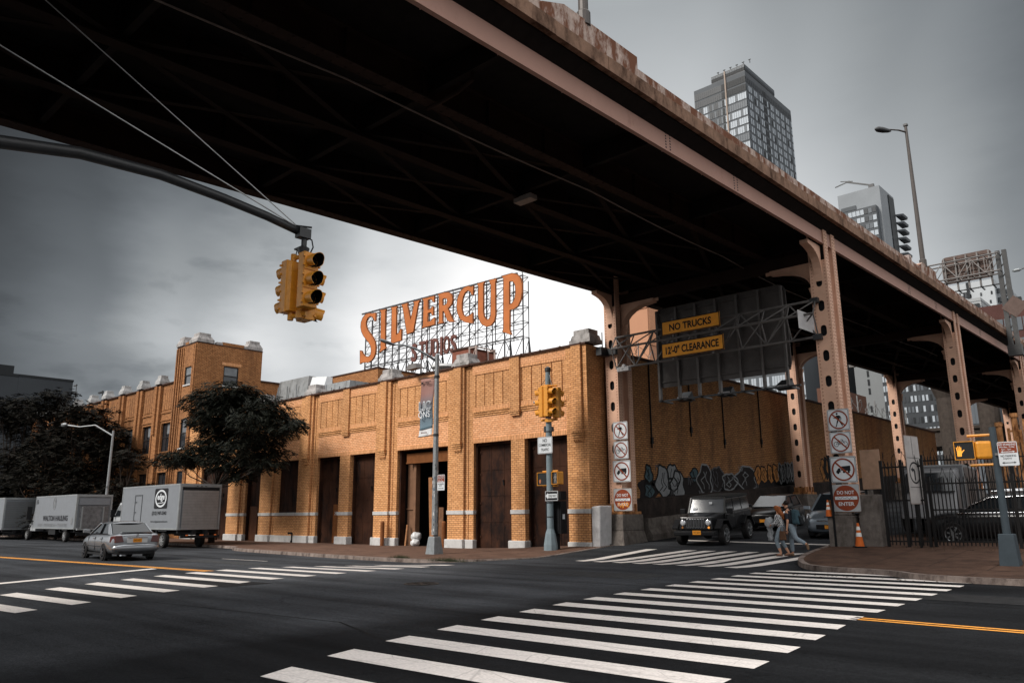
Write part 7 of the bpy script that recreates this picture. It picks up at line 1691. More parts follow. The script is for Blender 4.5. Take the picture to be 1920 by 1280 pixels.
# white van
VN = truck('parked_van', (-12.2, 40.0, roadz(-12, 40)), R(100), 'grey van glimpsed through the gate between the right column and the railings', 3.6, 2.1, .6, 2.5, mat('white_van_paint', (.09, .09, .095), .3, var=.04), None, None, 'van')
VN.location = (-9.0, 37.0, roadz(-9, 37)); VN.rotation_euler.z = R(275)
mb = MB(); mb.hexa([(3.65, -1.0, .5), (5.2, -.95, .5), (5.2, .95, .5), (3.65, 1.0, .5), (3.65, -.95, 2.4), (4.2, -.9, 2.3), (4.2, .9, 2.3), (3.65, .95, 2.4)]); mb.build('cab', mat('white_van_paint', (1, 1, 1)), VN, bevel=.08)
mb = MB(); mb.hexa([(4.23, -.85, 1.5), (4.75, -.88, 1.5), (4.77, .88, 1.5), (4.25, .85, 1.5), (4.18, -.8, 2.2), (4.28, -.8, 2.2), (4.28, .8, 2.2), (4.18, .8, 2.2)]); mb.build('windscreen', GLASS, VN)

# ============================================================ SMALL STREET THINGS
def cone(x, y, z, lab, s=1.0, rz=.3):
    o = empty('traffic_cone', (x, y, z), rz, lab, 'traffic cone', 'orange and white traffic cones'); o.scale = (s,)*3
    mb = MB(); mb.box(-.18, .18, -.18, .18, -.0, .035); mb.build('base', BLACK, o)
    def rr(z): return .135-.105*(z-.035)/.72
    for z0, z1, m_, nme in ((.036, .33, ORNG, 'cone_body'), (.332, .45, CWHITE, 'collar'), (.452, .53, ORNG, 'cone_body'), (.532, .64, CWHITE, 'collar'), (.642, .75, ORNG, 'tip')):
        mb = MB(); mb.lathe([(rr(z0), z0), (rr(z1), z1)], 20, (0, 0, 0)); mb.build(nme, m_, o)
    return o
z1_ = lambda x, y: rampz(x, y)
q = PY(1139, 1000, 28.0); cone(q.x, 28.0, z1_(q.x, 28.0), 'nearer orange cone between the white block and the left column', 1.1)
q = PY(1147, 985, 29.3); 
o = empty('concrete_ledge', (q.x-.05, 29.6, z1_(q.x, 29.6)), label='low dark concrete ledge at the foot of the brick side wall behind the cones', cat='ledge')
mb = MB(); mb.box(-.35, .35, -.5, .5, -.2, .38); mb.build('block', CONC, o, bevel=.02)
cone(q.x-.02, 29.35, z1_(q.x, 29.6)+.38, 'farther orange cone standing higher beside the left column', 1.1, .1)
o = empty('white_concrete_block', (-20.35, 27.9, z1_(-20.35, 27.9)), label='tall white painted concrete block against the building corner', cat='concrete block')
mb = MB(); mb.hexa([(-.26, -.62, -.4), (.14, -.62, -.4), (.24, .1, -.4), (-.26, .1, -.4), (-.26, -.62, 1.62), (.20, -.62, 1.66), (.34, .1, 1.66), (-.26, .1, 1.62)]); mb.build('block', CONCL, o, bevel=.06)
q = PY(1613, 1000, 28.15); cone(q.x, 28.0, z1_(q.x, 28.0)+.13, 'orange cone on the pavement in front of the right column base', 1.08, .5)
q = PY(1570, 966, 28.4); cone(-10.80, 28.14, z1_(-10.6, 28.2)+1.12, 'orange cone perched on the concrete base of the right column', .8, .2)
# concrete pillar and tan board
q = PY(1640, 1030, 28.6)
o = empty('concrete_pillar', (q.x, 28.75, z1_(q.x, 28.75)+.13), label='square weathered concrete pillar at the end of the iron railings', cat='pillar')
mb = MB(); mb.hexa([(-.36, -.36, -.3), (.36, -.36, -.3), (.36, .36, -.3), (-.36, .36, -.3), (-.34, -.34, 1.72), (.34, -.34, 1.72), (.34, .34, 1.72), (-.34, .34, 1.72)]); mb.build('block', CONC, o, bevel=.03)
q = PY(1631, 878, 31.5)
o = empty('plywood_board', (q.x, 31.5, q.z), label='tan plywood board fixed on posts behind the right column', cat='board')
mb = MB(); mb.box(-.32, .40, -.02, .02, -.78, .72); mb.build('board', mat('tan_board', (.30, .19, .13), .8, var=.2, scale=3), o); mb = MB(); zz_ = z1_(q.x, 31.5)-q.z; mb.box(-.28, -.2, .02, .1, zz_, .6); mb.box(.28, .36, .02, .1, zz_, .6); mb.build('posts', TRIM, o)
# jersey wall behind the left column
o = empty('concrete_barrier', (-19.75, 30.2, 0), label='long low dark concrete barrier running up the ramp from the left column', cat='barrier')
mb = MB(); vs = []
for y in fr(30.2, 60, 3): z = rampz(-19.7, y); vs += [(-.32, y-30.2, z-.2), (.32, y-30.2, z-.2), (.30, y-30.2, z+.25), (.12, y-30.2, z+.5), (.10, y-30.2, z+.95), (-.10, y-30.2, z+.95), (-.12, y-30.2, z+.5), (-.30, y-30.2, z+.25)]
k = 8; n = len(vs)//k
mb.add(vs, [(i*k+j, i*k+(j+1) % k, (i+1)*k+(j+1) % k, (i+1)*k+j) for i in range(n-1) for j in range(k)]+[tuple(range(k)), tuple((n-1)*k+j for j in range(k))]); mb.build('wall', CONC, o)
# iron railings
IRN = mat('black_railing_iron', (.012, .011, .011), .55, var=.2)
def railing(name, x0, x1, y, h, lab, hs, scroll=True, y1=None):
    y1 = y if y1 is None else y1
    o = empty(name, (x0, y, 0), label=lab, cat='railings'); g = lambda x: rampz(x, y)+.13
    mb = MB(); yy = lambda x: (y1-y)*(x-x0)/(x1-x0)
    for z in (.18, h*.55, h-.12): mb.bar((0, 0, g(x0)+z), (x1-x0, y1-y, g(x1)+z), .05)
    mb.build('rails', IRN, o)
    n = int((x1-x0)/.115); mb = MB()
    for k in range(n+1):
        x = x0+(x1-x0)*k/n; mb.box(x-x0-.016, x-x0+.016, yy(x)-.016, yy(x)+.016, g(x)+.05, g(x)+h)
        mb.hexa([(x-x0-.018, yy(x)-.01, g(x)+h), (x-x0+.018, yy(x)-.01, g(x)+h), (x-x0+.018, yy(x)+.01, g(x)+h), (x-x0-.018, yy(x)+.01, g(x)+h), (x-x0-.002, yy(x)-.002, g(x)+h+.1), (x-x0+.002, yy(x)-.002, g(x)+h+.1), (x-x0+.002, yy(x)+.002, g(x)+h+.1), (x-x0-.002, yy(x)+.002, g(x)+h+.1)])
    mb.build('bars', IRN, o)
    for x in hs: mb = MB(); mb.box(x-x0-.045, x-x0+.045, yy(x)-.045, yy(x)+.045, g(x)-.2, g(x)+h+.12); mb.build('post', IRN, o)
    if scroll:
        random.seed(int(x0*10)); mb = MB(); L_ = x1-x0; nn = int(L_*34)
        pts = []
        for k in range(nn):
            t = k/nn; a = k*.55; x = L_*t; r_ = .24+.06*random.random()
            pts.append((x+.05*math.cos(a*.7), yy(x0+x)+r_*.5*math.cos(a), g(x0+x)+h+.12+r_*math.sin(a)*.9+random.uniform(-.05, .05)))
        mb.tube(pts, .010, 3); mb.build('razor_wire', IRN, o)
    return o
railing('iron_gate', -9.0, -7.68, 28.5, 2.75, 'tall black iron gate section right of the concrete pillar, grey van showing through its bars', (-9.0, -8.36, -7.70))
railing('iron_railings', -7.60, 3.5, 28.7, 2.15, 'long run of black iron railings with coiled wire in front of the black SUV', (-7.6, -5.2, -2.8, -.4, 2))
railing('iron_railings', -9.3, -3.0, 34.5, 2.9, 'second darker row of railings farther back behind the SUV', (-9.3, -6.2, -3))
# turn sign leaning seen edge-on
q = PY(1712, 880, 28.2)
o = empty('turned_sign', (q.x, 28.30, q.z), R(80), 'narrow pale sign with circle symbol turned almost edge-on in front of the gate', 'sign', 'turned signs')
plate(o, .95, 2.25, mat('dull_white_face', (.33, .31, .30), .6, var=.15, scale=3), None, .03)
mb = MB(); mb.prism(circ(.36, 30, 0, -.1), .003, [circ(.31, 30, 0, -.1)], fs_(0)); mb.prism([(-.05, -.35), (.03, -.35), (.03, -.05), (-.02, .03), (-.12, .03), (-.12, .09), (-.24, -.0), (-.12, -.09), (-.12, -.03), (-.05, -.05)], .003, (), fs_(0))
for z in (.38, -.58): mb.prism([(-.4, z), (.4, z), (.4, z+.015), (-.4, z+.015)], .003, (), fs_(0))
mb.prism([(-.008, .4), (.008, .4), (.008, 1.1), (-.008, 1.1)], .003, (), fs_(0)); mb.build('symbol', SIGNK, o)
mb = MB(); z0 = z1_(q.x, 28.3)+.13-q.z; mb.box(-.04, .04, .012, .07, z0-.1, 1.0); mb.build('post', IRN, o)
# pale low wall far right, steel frames
o = empty('pale_low_wall', (-1, 42, roadz(-1, 42)), label='pale concrete wall far behind the railings at the right edge', cat='wall')
mb = MB(); mb.box(-7, 14, 0, .3, -.3, 2.3); mb.build('wall', mat('tan_grey_wall', (.20, .17, .155), .9, var=.2), o); mb = MB(); mb.box(-7.1, 14, -.05, .35, 2.3, 2.42); mb.build('coping', CONC, o)
for px, top, yb_, lab in ((1872, 795, 905, 'left orange-tan ladder-like steel frame standing behind the NO STANDING sign'), (1900, 778, 910, 'right orange-tan ladder-like steel frame behind the NO STANDING sign')):
    t = PY(px, top, 40); o = empty('steel_frame', (t.x, 40, roadz(0, 40)), label=lab, cat='steel frame', group='steel frames behind the railings')
    h = t.z-o.location.z; mb = MB(); mb.tube([(0, 0, 0), (0, 0, h)], .12, 8); mb.lathe([(.16, h-.1), (.16, h+.08)], 10); mb.build('post', RUST, o)
    mb = MB(); mb.box(.30, .40, -.05, .05, 0, h-.2); mb.box(.75, .85, -.05, .05, 0, h-.3)
    for k in range(9): z = h*k/9+.1; mb.box(.40, .75, -.04, .04, z, z+.09)
    mb.build('ladder', RUST, o)
# far overpass and pillars beyond the roadway
o = empty('distant_overpass', (-15, 112, 0), label='distant concrete overpass crossing below the roadway with round pillars', cat='overpass')
a = PY(1690, 815, 112); b = PY(1690, 835, 112)
mb = MB(); mb.box(-22, 32, 0, 9, b.z-.4, a.z+.6); mb.box(-22, 32, -.3, 9.3, a.z+.2, a.z+.55); mb.build('beam', mat('dim_overpass_concrete', (.05, .04, .034), .9, var=.25), o)
for px in (1788, 1865):
    t = PY(px, 850, 110); mb = MB(); mb.lathe([(1.2, 1), (1.2, t.z+7), (1.9, t.z+9), (1.9, t.z+13.5)], 14, (t.x+15, -2, 0)); mb.build('pillar', mat('dim_overpass_concrete', (1, 1, 1)), o)

# ============================================================ GRAFFITI (painted shapes on the side wall)
GR = empty('wall_graffiti', (XC+.03, 34, 2.3), label='row of grey, blue, black and orange bubble graffiti along the shaded brick wall', cat='graffiti')
GP = [mat('graffiti_grey', (.17, .175, .18), .8, var=.2, scale=5), mat('graffiti_blue', (.045, .07, .08), .8, var=.25, scale=5), mat('graffiti_black', (.010, .010, .010), .8, var=0), mat('graffiti_dark', (.016, .013, .013), .8, var=.2), mat('graffiti_orange', (.30, .13, .04), .8, var=.2, scale=5), mat('graffiti_line_grey', (.07, .07, .075), .8, var=.3, scale=6)]
random.seed(21)
def gwall(px, py): p = PXX(px, py, XC+.03); return p.y, p.z
def blob(cx, cz, rx, rz_, fill, ln=2, lift=0, squig=True):
    n = 26; ph = random.random()*6; P = [(cx+rx*(1+.17*math.sin(3*t+ph)+.10*math.sin(5*t+ph))*math.cos(t), cz+rz_*(1+.14*math.sin(2*t+ph)+.07*math.sin(7*t))*math.sin(t)) for t in [2*math.pi*k/n for k in range(n)]]
    mb = MB(); fr2 = lambda d: (lambda u, v, w: (d+w, u-34, v-2.3))
    mb.mi = fill; mb.prism(P, .003, (), fr2(.0+lift)); mb.mi = ln
    for a, b in zip(P, P[1:]+P[:1]): mb.prism(seg2(a, b, .09)[0], .003, (), fr2(.004+lift))
    if squig:
        for _ in range(2):
            x0 = cx+random.uniform(-.3, .3)*rx; pts = [(x0+random.uniform(-.35, .35)*rx, cz+rz_*(.6-1.2*k/4)) for k in range(5)]
            for a, b in zip(pts, pts[1:]): mb.prism(seg2(a, b, .05)[0], .003, (), fr2(.004+lift))
    return mb
allm = []
mbs = []
def addb(px, py, w_, h_, fill, ln=2, lift=0):
    y, z = gwall(px, py); y2, _ = gwall(px+w_/2, py); y1, _ = gwall(px-w_/2, py); _, z2 = gwall(px, py-h_/2)
    mbs.append(blob(y, z, (y2-y1)/2, z2-z, fill, ln, lift))
# soot behind the pieces
for k, (px, w_) in enumerate(((1215, 36), (1300, 150), (1380, 80), (1440, 90), (1490, 60))): addb(px, 919-(px-1210)*.035, w_, 44, 3, 3, -.002)
for a in ((1216, 888, 14, 34, 1), (1217, 920, 18, 30, 1), (1243, 903, 26, 58, 0), (1262, 895, 22, 56, 0), (1271, 910, 26, 50, 0), (1322, 900, 26, 54, 3), (1345, 898, 24, 50, 3), (1368, 903, 26, 34, 3), (1400, 897, 38, 42, 3)): addb(*a, 2 if a[4] != 3 else (5 if a[0] % 2 else 0), .001*(a[0] % 7))
for k, (px, w_) in enumerate(((1421, 12), (1432, 13), (1444, 12), (1454, 12))): addb(px, 891-k*1.2, w_, 34, 4, 2, .006)
for k in range(9): addb(1463+k*5.5, 887-k*.9, 7, 34, 3 if k % 2 else 2, 0, .003+.0005*k)
for k, px in enumerate((1543, 1549, 1553)): addb(px, 880-k*3, 9, 36, 4 if k % 2 == 0 else 2, 2, .002*k)
addb(1302, 890, 14, 24, 1, 2, 0)
tg = MB(); tg.mi = 2
for px, py, sz, nn in ((1290, 902, 9, 7), (1330, 878, 7, 6), (1385, 880, 8, 7), (1415, 912, 9, 6), (1478, 900, 8, 8), (1228, 872, 6, 5), (1310, 918, 10, 8), (1350, 915, 9, 7), (1258, 925, 9, 6)):
    y, z = gwall(px, py); k_ = (gwall(px+sz, py)[0]-y); pts = [(y+k_*(i/nn)+random.uniform(-.05, .05), z+random.uniform(-.28, .28)) for i in range(nn+1)]
    tg.mi = random.choice((0, 2, 5, 5, 2))
    for a, b in zip(pts, pts[1:]): tg.prism(seg2(a, b, .045)[0], .003, (), lambda u, v, w: (.011+w, u-34, v-2.3))
mbs.append(tg)
big = MB()
for m_ in mbs: 
    b = len(big.v); big.v += m_.v; big.f += [[b+i for i in f] for f in m_.f]; big.m += m_.m
big.build('painted_pieces', GP, GR)
# ============================================================ PEOPLE
SKIN = mat('skin', (.42, .22, .14), .5, var=.05)
JEAN = mat('pale_jeans', (.17, .205, .235), .85, var=.18, scale=14)
def checker():
    m = bpy.data.materials.new('checked_shirt_cloth'); m.use_nodes = True; t = m.node_tree; c = t.nodes.new('ShaderNodeTexChecker'); g = t.nodes.new('ShaderNodeTexCoord'); mp = t.nodes.new('ShaderNodeMapping'); mp.inputs['Rotation'].default_value = (R(20), R(14), R(8))
    t.links.new(g.outputs['Object'], mp.inputs[0]); t.links.new(mp.outputs[0], c.inputs[0]); c.inputs['Scale'].default_value = 24; c.inputs['Color1'].default_value = (.5, .5, .5, 1); c.inputs['Color2'].default_value = (.012, .012, .014, 1)
    t.links.new(c.outputs[0], t.nodes['Principled BSDF'].inputs['Base Color']); t.nodes['Principled BSDF'].inputs['Roughness'].default_value = .85; return m
def skin(name, verts, edges, m_, parent, root=0, sub=2):
    me = bpy.data.meshes.new(name); me.from_pydata([v[0] for v in verts], edges, []); o = bpy.data.objects.new(name, me); COL.objects.link(o); o.parent = parent
    md = o.modifiers.new('skin', 'SKIN'); md.use_smooth_shade = True; md.branch_smoothing = .6
    for i, v in enumerate(verts):
        r_ = v[1]; me.skin_vertices[0].data[i].radius = (r_, r_) if not isinstance(r_, tuple) else r_; me.skin_vertices[0].data[i].use_root = (i == root)
    s_ = o.modifiers.new('sub', 'SUBSURF'); s_.levels = sub; s_.render_levels = sub; me.materials.append(m_)
    bpy.context.view_layer.update(); dg = bpy.context.evaluated_depsgraph_get(); me2 = bpy.data.meshes.new_from_object(o.evaluated_get(dg)); o.modifiers.clear(); o.data = me2
    if not me2.materials: me2.materials.append(m_)
    for p in me2.polygons: p.use_smooth = True
    return o
def chain(pts, m_, parent, name, sub=2):
    return skin(name, pts, [(i, i+1) for i in range(len(pts)-1)], m_, parent, 0, sub)
def person(loc, rz, lab, S, J, top_m, leg_m, hair_m, shoe_m, long_hair, crop):
    """forward = +x, left = +y; J holds joint positions in metres for a 1.75 m figure"""
    o = empty('person', loc, rz, lab, 'person', 'two people crossing'); o.scale = (S,)*3
    hip, chest, neck, headc = J['hip'], J['chest'], J['neck'], J['head']
    V = [(hip, .10), (((Vector(hip)+Vector(chest))/2)[:], .095), (chest, .125), (neck, .05), ((Vector(neck)+(Vector(headc)-Vector(neck))*.45)[:], .055), (headc, .094), ((Vector(headc)+Vector((.005, 0, .07)))[:], .075)]
    E = [(0, 1), (1, 2), (2, 3), (3, 4), (4, 5), (5, 6)]
    for s_, key in ((1, 'L'), (-1, 'R')):
        hp = Vector(hip)+Vector((0, s_*.095, -.05)); kn, an, toe = J['knee'+key], J['ank'+key], J['toe'+key]
        b = len(V); V += [(hp[:], .075), (((hp*1.0+Vector(kn))/2)[:], .070), (kn, .058), (((Vector(kn)*.6+Vector(an)*.4))[:], .058), (an, .038), (toe, .032)]; E += [(0, b), (b, b+1), (b+1, b+2), (b+2, b+3), (b+3, b+4), (b+4, b+5)]
        sh = Vector(chest)+Vector((0, s_*.17, .07)); el, wr = J['elb'+key], J['wri'+key]
        b = len(V); d = (Vector(wr)-Vector(el)).normalized(); V += [(sh[:], .062), (((sh+Vector(el))/2)[:], .047), (el, .040), (((Vector(el)*.6+Vector(wr)*.4))[:], .036), (wr, .025), ((Vector(wr)+d*.06)[:], (.036, .018))]; E += [(2, b), (b, b+1), (b+1, b+2), (b+2, b+3), (b+3, b+4), (b+4, b+5)]
        J['hand'+key] = Vector(wr)+d*.06; J['hd'+key] = d
    body = skin('body', V, E, SKIN, o)
    # hands: four fingers and a thumb, slightly curled
    for key, s_ in (('L', 1), ('R', -1)):
        c, d = J['hand'+key], J['hd'+key]; side_ = d.cross(Vector((0, s_, 0))).normalized(); inw = Vector((0, -s_, 0))
        for k, ln in enumerate((.068, .078, .072, .055)):
            b0 = c+side_*(k-1.5)*.019+d*.02; p1 = b0+d*ln*.5+inw*.008; p2 = b0+d*ln*.85+inw*.026; p3 = b0+d*ln*.98+inw*.042
            chain([(b0[:], .0095), (p1[:], .009), (p2[:], .0085), (p3[:], .007)], SKIN, body, 'finger', 1)
        t0 = c-side_*.026-d*.015; chain([(t0[:], .012), ((t0-side_*.018+d*.025+inw*.006)[:], .011), ((t0-side_*.022+d*.05+inw*.018)[:], .009)], SKIN, body, 'thumb', 1)
    # face on the front (+x)
    hc = Vector(headc); mb = MB()
    for s_ in (1, -1): mb.lathe([(.012, 0), (.004, .006)], 8, (hc.x+.083, hc.y+s_*.032, hc.z+.022), 'X')
    mb.build('eyes', SIGNK, body); mb = MB(); mb.hexa([(hc.x+.08, hc.y-.016, hc.z-.025), (hc.x+.112, hc.y-.010, hc.z-.022), (hc.x+.112, hc.y+.010, hc.z-.022), (hc.x+.08, hc.y+.016, hc.z-.025), (hc.x+.08, hc.y-.007, hc.z+.03), (hc.x+.09, hc.y-.005, hc.z+.03), (hc.x+.09, hc.y+.005, hc.z+.03), (hc.x+.08, hc.y+.007, hc.z+.03)]); mb.build('nose', SKIN, body, bevel=.004)
    mb = MB(); mb.box(hc.x+.078, hc.x+.092, hc.y-.024, hc.y+.024, hc.z-.056, hc.z-.046); mb.build('mouth', mat('lips', (.30, .10, .08), .5, var=0), body, bevel=.003)
    for s_ in (1, -1): mb = MB(); mb.lathe([(.026, 0), (.018, s_*.016)], 10, (hc.x+.0, hc.y+s_*.083, hc.z), 'Y'); mb.build('ear', SKIN, body)
    # trousers
    Vt = [(hip, .165), ((Vector(hip)+Vector((0, 0, .15)))[:], .15)]; Et = [(0, 1)]
    for s_, key in ((1, 'L'), (-1, 'R')):
        hp = Vector(hip)+Vector((0, s_*.095, -.05)); kn, an = Vector(J['knee'+key]), Vector(J['ank'+key]); en = kn+(an-kn)*crop; b = len(Vt)
        Vt += [(hp[:], .125), (((hp+kn)/2)[:], .108), (kn[:], .078), ((kn+(en-kn)*.5)[:], .072), (en[:], .056)]; Et += [(0, b), (b, b+1), (b+1, b+2), (b+2, b+3), (b+3, b+4)]
    skin('trousers', Vt, Et, leg_m, o)
    ch = Vector(chest); hpv = Vector(hip); Vs = [((hpv+Vector((0, 0, -.02)))[:], .175), (((hpv+ch)/2)[:], .155), (chest, .175), ((ch+Vector((0, 0, .13)))[:], .09)]; Es = [(0, 1), (1, 2), (2, 3)]
    for s_, key in ((1, 'L'), (-1, 'R')):
        sh = ch+Vector((0, s_*.17, .07)); el, wr = Vector(J['elb'+key]), Vector(J['wri'+key]); b = len(Vs); slv = J.get('sleeve', 1.0)
        e1 = sh+(el-sh)*min(1, slv*2); Vs += [(sh[:], .075), (((sh+e1)/2)[:], .062), (e1[:], .056)]; Es += [(2, b), (b, b+1), (b+1, b+2)]
        if slv >= 1: Vs += [((el*.5+wr*.5)[:], .046), ((el*.12+wr*.88)[:], .038)]; Es += [(b+2, b+3), (b+3, b+4)]
    skin('shirt', Vs, Es, top_m, o)
    for key in 'LR':
        an, toe = Vector(J['ank'+key]), Vector(J['toe'+key]); d = (toe-an); hl = an+Vector((0, 0, -.055))-Vector((d.x, d.y, 0)).normalized()*.05 if abs(d.z) < .12 else an-d.normalized()*.04
        chain([(hl[:], .044), (((hl+toe)/2+Vector((0, 0, .006)))[:], .046), (toe[:], .040), ((toe+d.normalized()*.03)[:], .028)], shoe_m, o, 'shoe', 2)
    hv = [((hc+Vector((-.055, 0, -.03)))[:], .095), ((hc+Vector((-.04, 0, .045)))[:], .130), ((hc+Vector((.035, 0, .07)))[:], .095)]
    if long_hair:
        bk = ch+Vector((-.15, .03, .12)); hv = [((hc+Vector((-.025, 0, .035)))[:], .110), ((hc+Vector((-.07, .01, -.06)))[:], .10), ((hc+Vector((-.10, .02, -.18)))[:], .088), ((bk+Vector((-.01, .0, -.02)))[:], .080), ((bk+Vector((-.03, 0, -.20)))[:], .05)]
        skin('hair', hv, [(i, i+1) for i in range(len(hv)-1)], hair_m, o)
        chain([((hc+Vector((.03, .02, .055)))[:], .09), ((hc+Vector((.0, .055, -.02)))[:], .065), ((hc+Vector((-.02, .06, -.13)))[:], .04)], hair_m, o, 'hair_lock')
    else: skin('hair', hv, [(0, 1), (1, 2)], hair_m, o)
    return o
woff = lambda x, y: roadz(x, y)
J = dict(hip=(0, 0, .92), chest=(.07, 0, 1.27), neck=(.09, 0, 1.44), head=(.12, 0, 1.60), kneeL=(.17, .10, .50), ankL=(.04, .10, .085), toeL=(.20, .10, .035), kneeR=(.06, -.09, .49), ankR=(-.16, -.09, .10), toeR=(-.01, -.09, .035),
         elbL=(.10, .27, 1.07), wriL=(.30, .17, 1.02), elbR=(.12, -.26, 1.06), wriR=(.33, -.12, 1.0), sleeve=1.0)
wxp = PZ(1470, 1046, .11)
W1 = person((wxp.x, wxp.y, woff(wxp.x, wxp.y)), R(183), 'woman with long red-brown hair in a checked shirt and cropped jeans, hugging a grey bundle', 1.0, J, checker(), JEAN, mat('auburn_hair', (.20, .062, .02), .5, var=.35, scale=25), mat('brown_shoe', (.12, .07, .05), .7), True, .62)
mb = MB(); bm = bmesh.new(); bmesh.ops.create_icosphere(bm, subdivisions=3, radius=.17)
for v in bm.verts: v.co *= 1+.12*math.sin(v.co.x*40)*math.sin(v.co.z*33); v.co.z *= 1.1
me = bpy.data.meshes.new('bundle'); bm.to_mesh(me); bm.free(); GRJ = mat('grey_jacket_cloth', (.26, .27, .28), .9, var=.25, scale=18); me.materials.append(GRJ)
bd = empty('grey_bundle', W1.location+Vector((-.38, -.06, .0)), R(183), 'rolled grey jacket carried in the arms of the woman in the checked shirt', 'jacket')
o = bpy.data.objects.new('roll', me); COL.objects.link(o); o.parent = bd; o.location = (0, 0, 1.10)
for p in me.polygons: p.use_smooth = True
mb = MB(); vs = []; n = 9
for j in range(7):
    for i in range(n): t = i/(n-1); vs.append((-.10+.20*t+.03*math.sin(j*1.7+i), -.02+.05*math.sin(i*1.3+j*.6), 1.02-.085*j+.02*math.sin(i*2)))
mb.add(vs, [(j*n+i, j*n+i+1, (j+1)*n+i+1, (j+1)*n+i) for j in range(6) for i in range(n-1)]); o = mb.build('hanging_sleeve', GRJ, bd, smooth_=True); s_ = o.modifiers.new('t', 'SOLIDIFY'); s_.thickness = .03
# striding man
J = dict(hip=(0, 0, .95), chest=(.10, 0, 1.30), neck=(.14, 0, 1.47), head=(.20, 0, 1.62), kneeL=(-.13, .10, .56), ankL=(-.50, .10, .38), toeL=(-.52, .10, .24), kneeR=(.12, -.09, .52), ankR=(.10, -.09, .085), toeR=(.26, -.09, .035),
         elbL=(.02, .25, 1.08), wriL=(.06, .27, .84), elbR=(-.02, -.25, 1.08), wriR=(.05, -.27, .85), sleeve=.42)
mxp = PZ(1487, 1043, .17)
NAVY = mat('dark_tshirt', (.018, .02, .026), .85, var=.2)
M1 = person((mxp.x+.02, mxp.y+.1, woff(mxp.x, mxp.y+.1)), R(176), 'dark-haired man in a dark T-shirt and pale jeans, caught mid-stride stepping off the kerb', 1.04, J, NAVY, JEAN, mat('dark_hair', (.015, .010, .008), .6, var=.2), mat('tan_boot', (.16, .10, .06), .7), False, .93)
# backpack and bag
BKP = mat('teal_backpack_cloth', (.03, .055, .068), .8, var=.3, scale=12)
bp = empty('backpack', M1.location, R(176), 'teal and black backpack on the back of the striding man', 'backpack'); bp.scale = (1.04,)*3
mb = MB(); mb.hexa([(-.33, -.15, .98), (-.06, -.16, 1.0), (-.06, .16, 1.0), (-.33, .15, .98), (-.22, -.12, 1.45), (-.05, -.14, 1.47), (-.05, .14, 1.47), (-.22, .12, 1.45)]); mb.build('pack', BKP, bp, bevel=.06)
mb = MB(); mb.hexa([(-.40, -.11, 1.0), (-.32, -.11, 1.0), (-.32, .11, 1.0), (-.40, .11, 1.0), (-.33, -.10, 1.25), (-.27, -.10, 1.27), (-.27, .10, 1.27), (-.33, .10, 1.25)]); mb.build('front_pocket', mat('black_cloth', (.012, .014, .016), .8), bp, bevel=.03)
mb = MB()
for s_ in (1, -1): mb.tube([(-.06, s_*.11, 1.42), (.06, s_*.12, 1.53), (.24, s_*.11, 1.40), (.20, s_*.12, 1.15), (-.04, s_*.14, 1.05)], .018, 6)
mb.build('straps', mat('black_cloth', (1, 1, 1)), bp)
bg_ = empty('shoulder_bag', M1.location+Vector((-.22, -.32, 0)), R(170), 'small brown bag hanging between the two people', 'bag')
mb = MB(); mb.hexa([(-.12, -.05, .52), (.12, -.05, .52), (.12, .05, .52), (-.12, .05, .52), (-.10, -.04, .82), (.10, -.04, .82), (.10, .04, .82), (-.10, .04, .82)]); mb.build('bag_body', mat('brown_leather', (.09, .045, .025), .6, var=.2), bg_, bevel=.025)
mb = MB(); mb.tube([(-.08, 0, .80), (-.04, .0, .96), (.04, 0, .96), (.08, 0, .80)], .01, 6); mb.build('handle', mat('brown_leather', (1, 1, 1)), bg_)
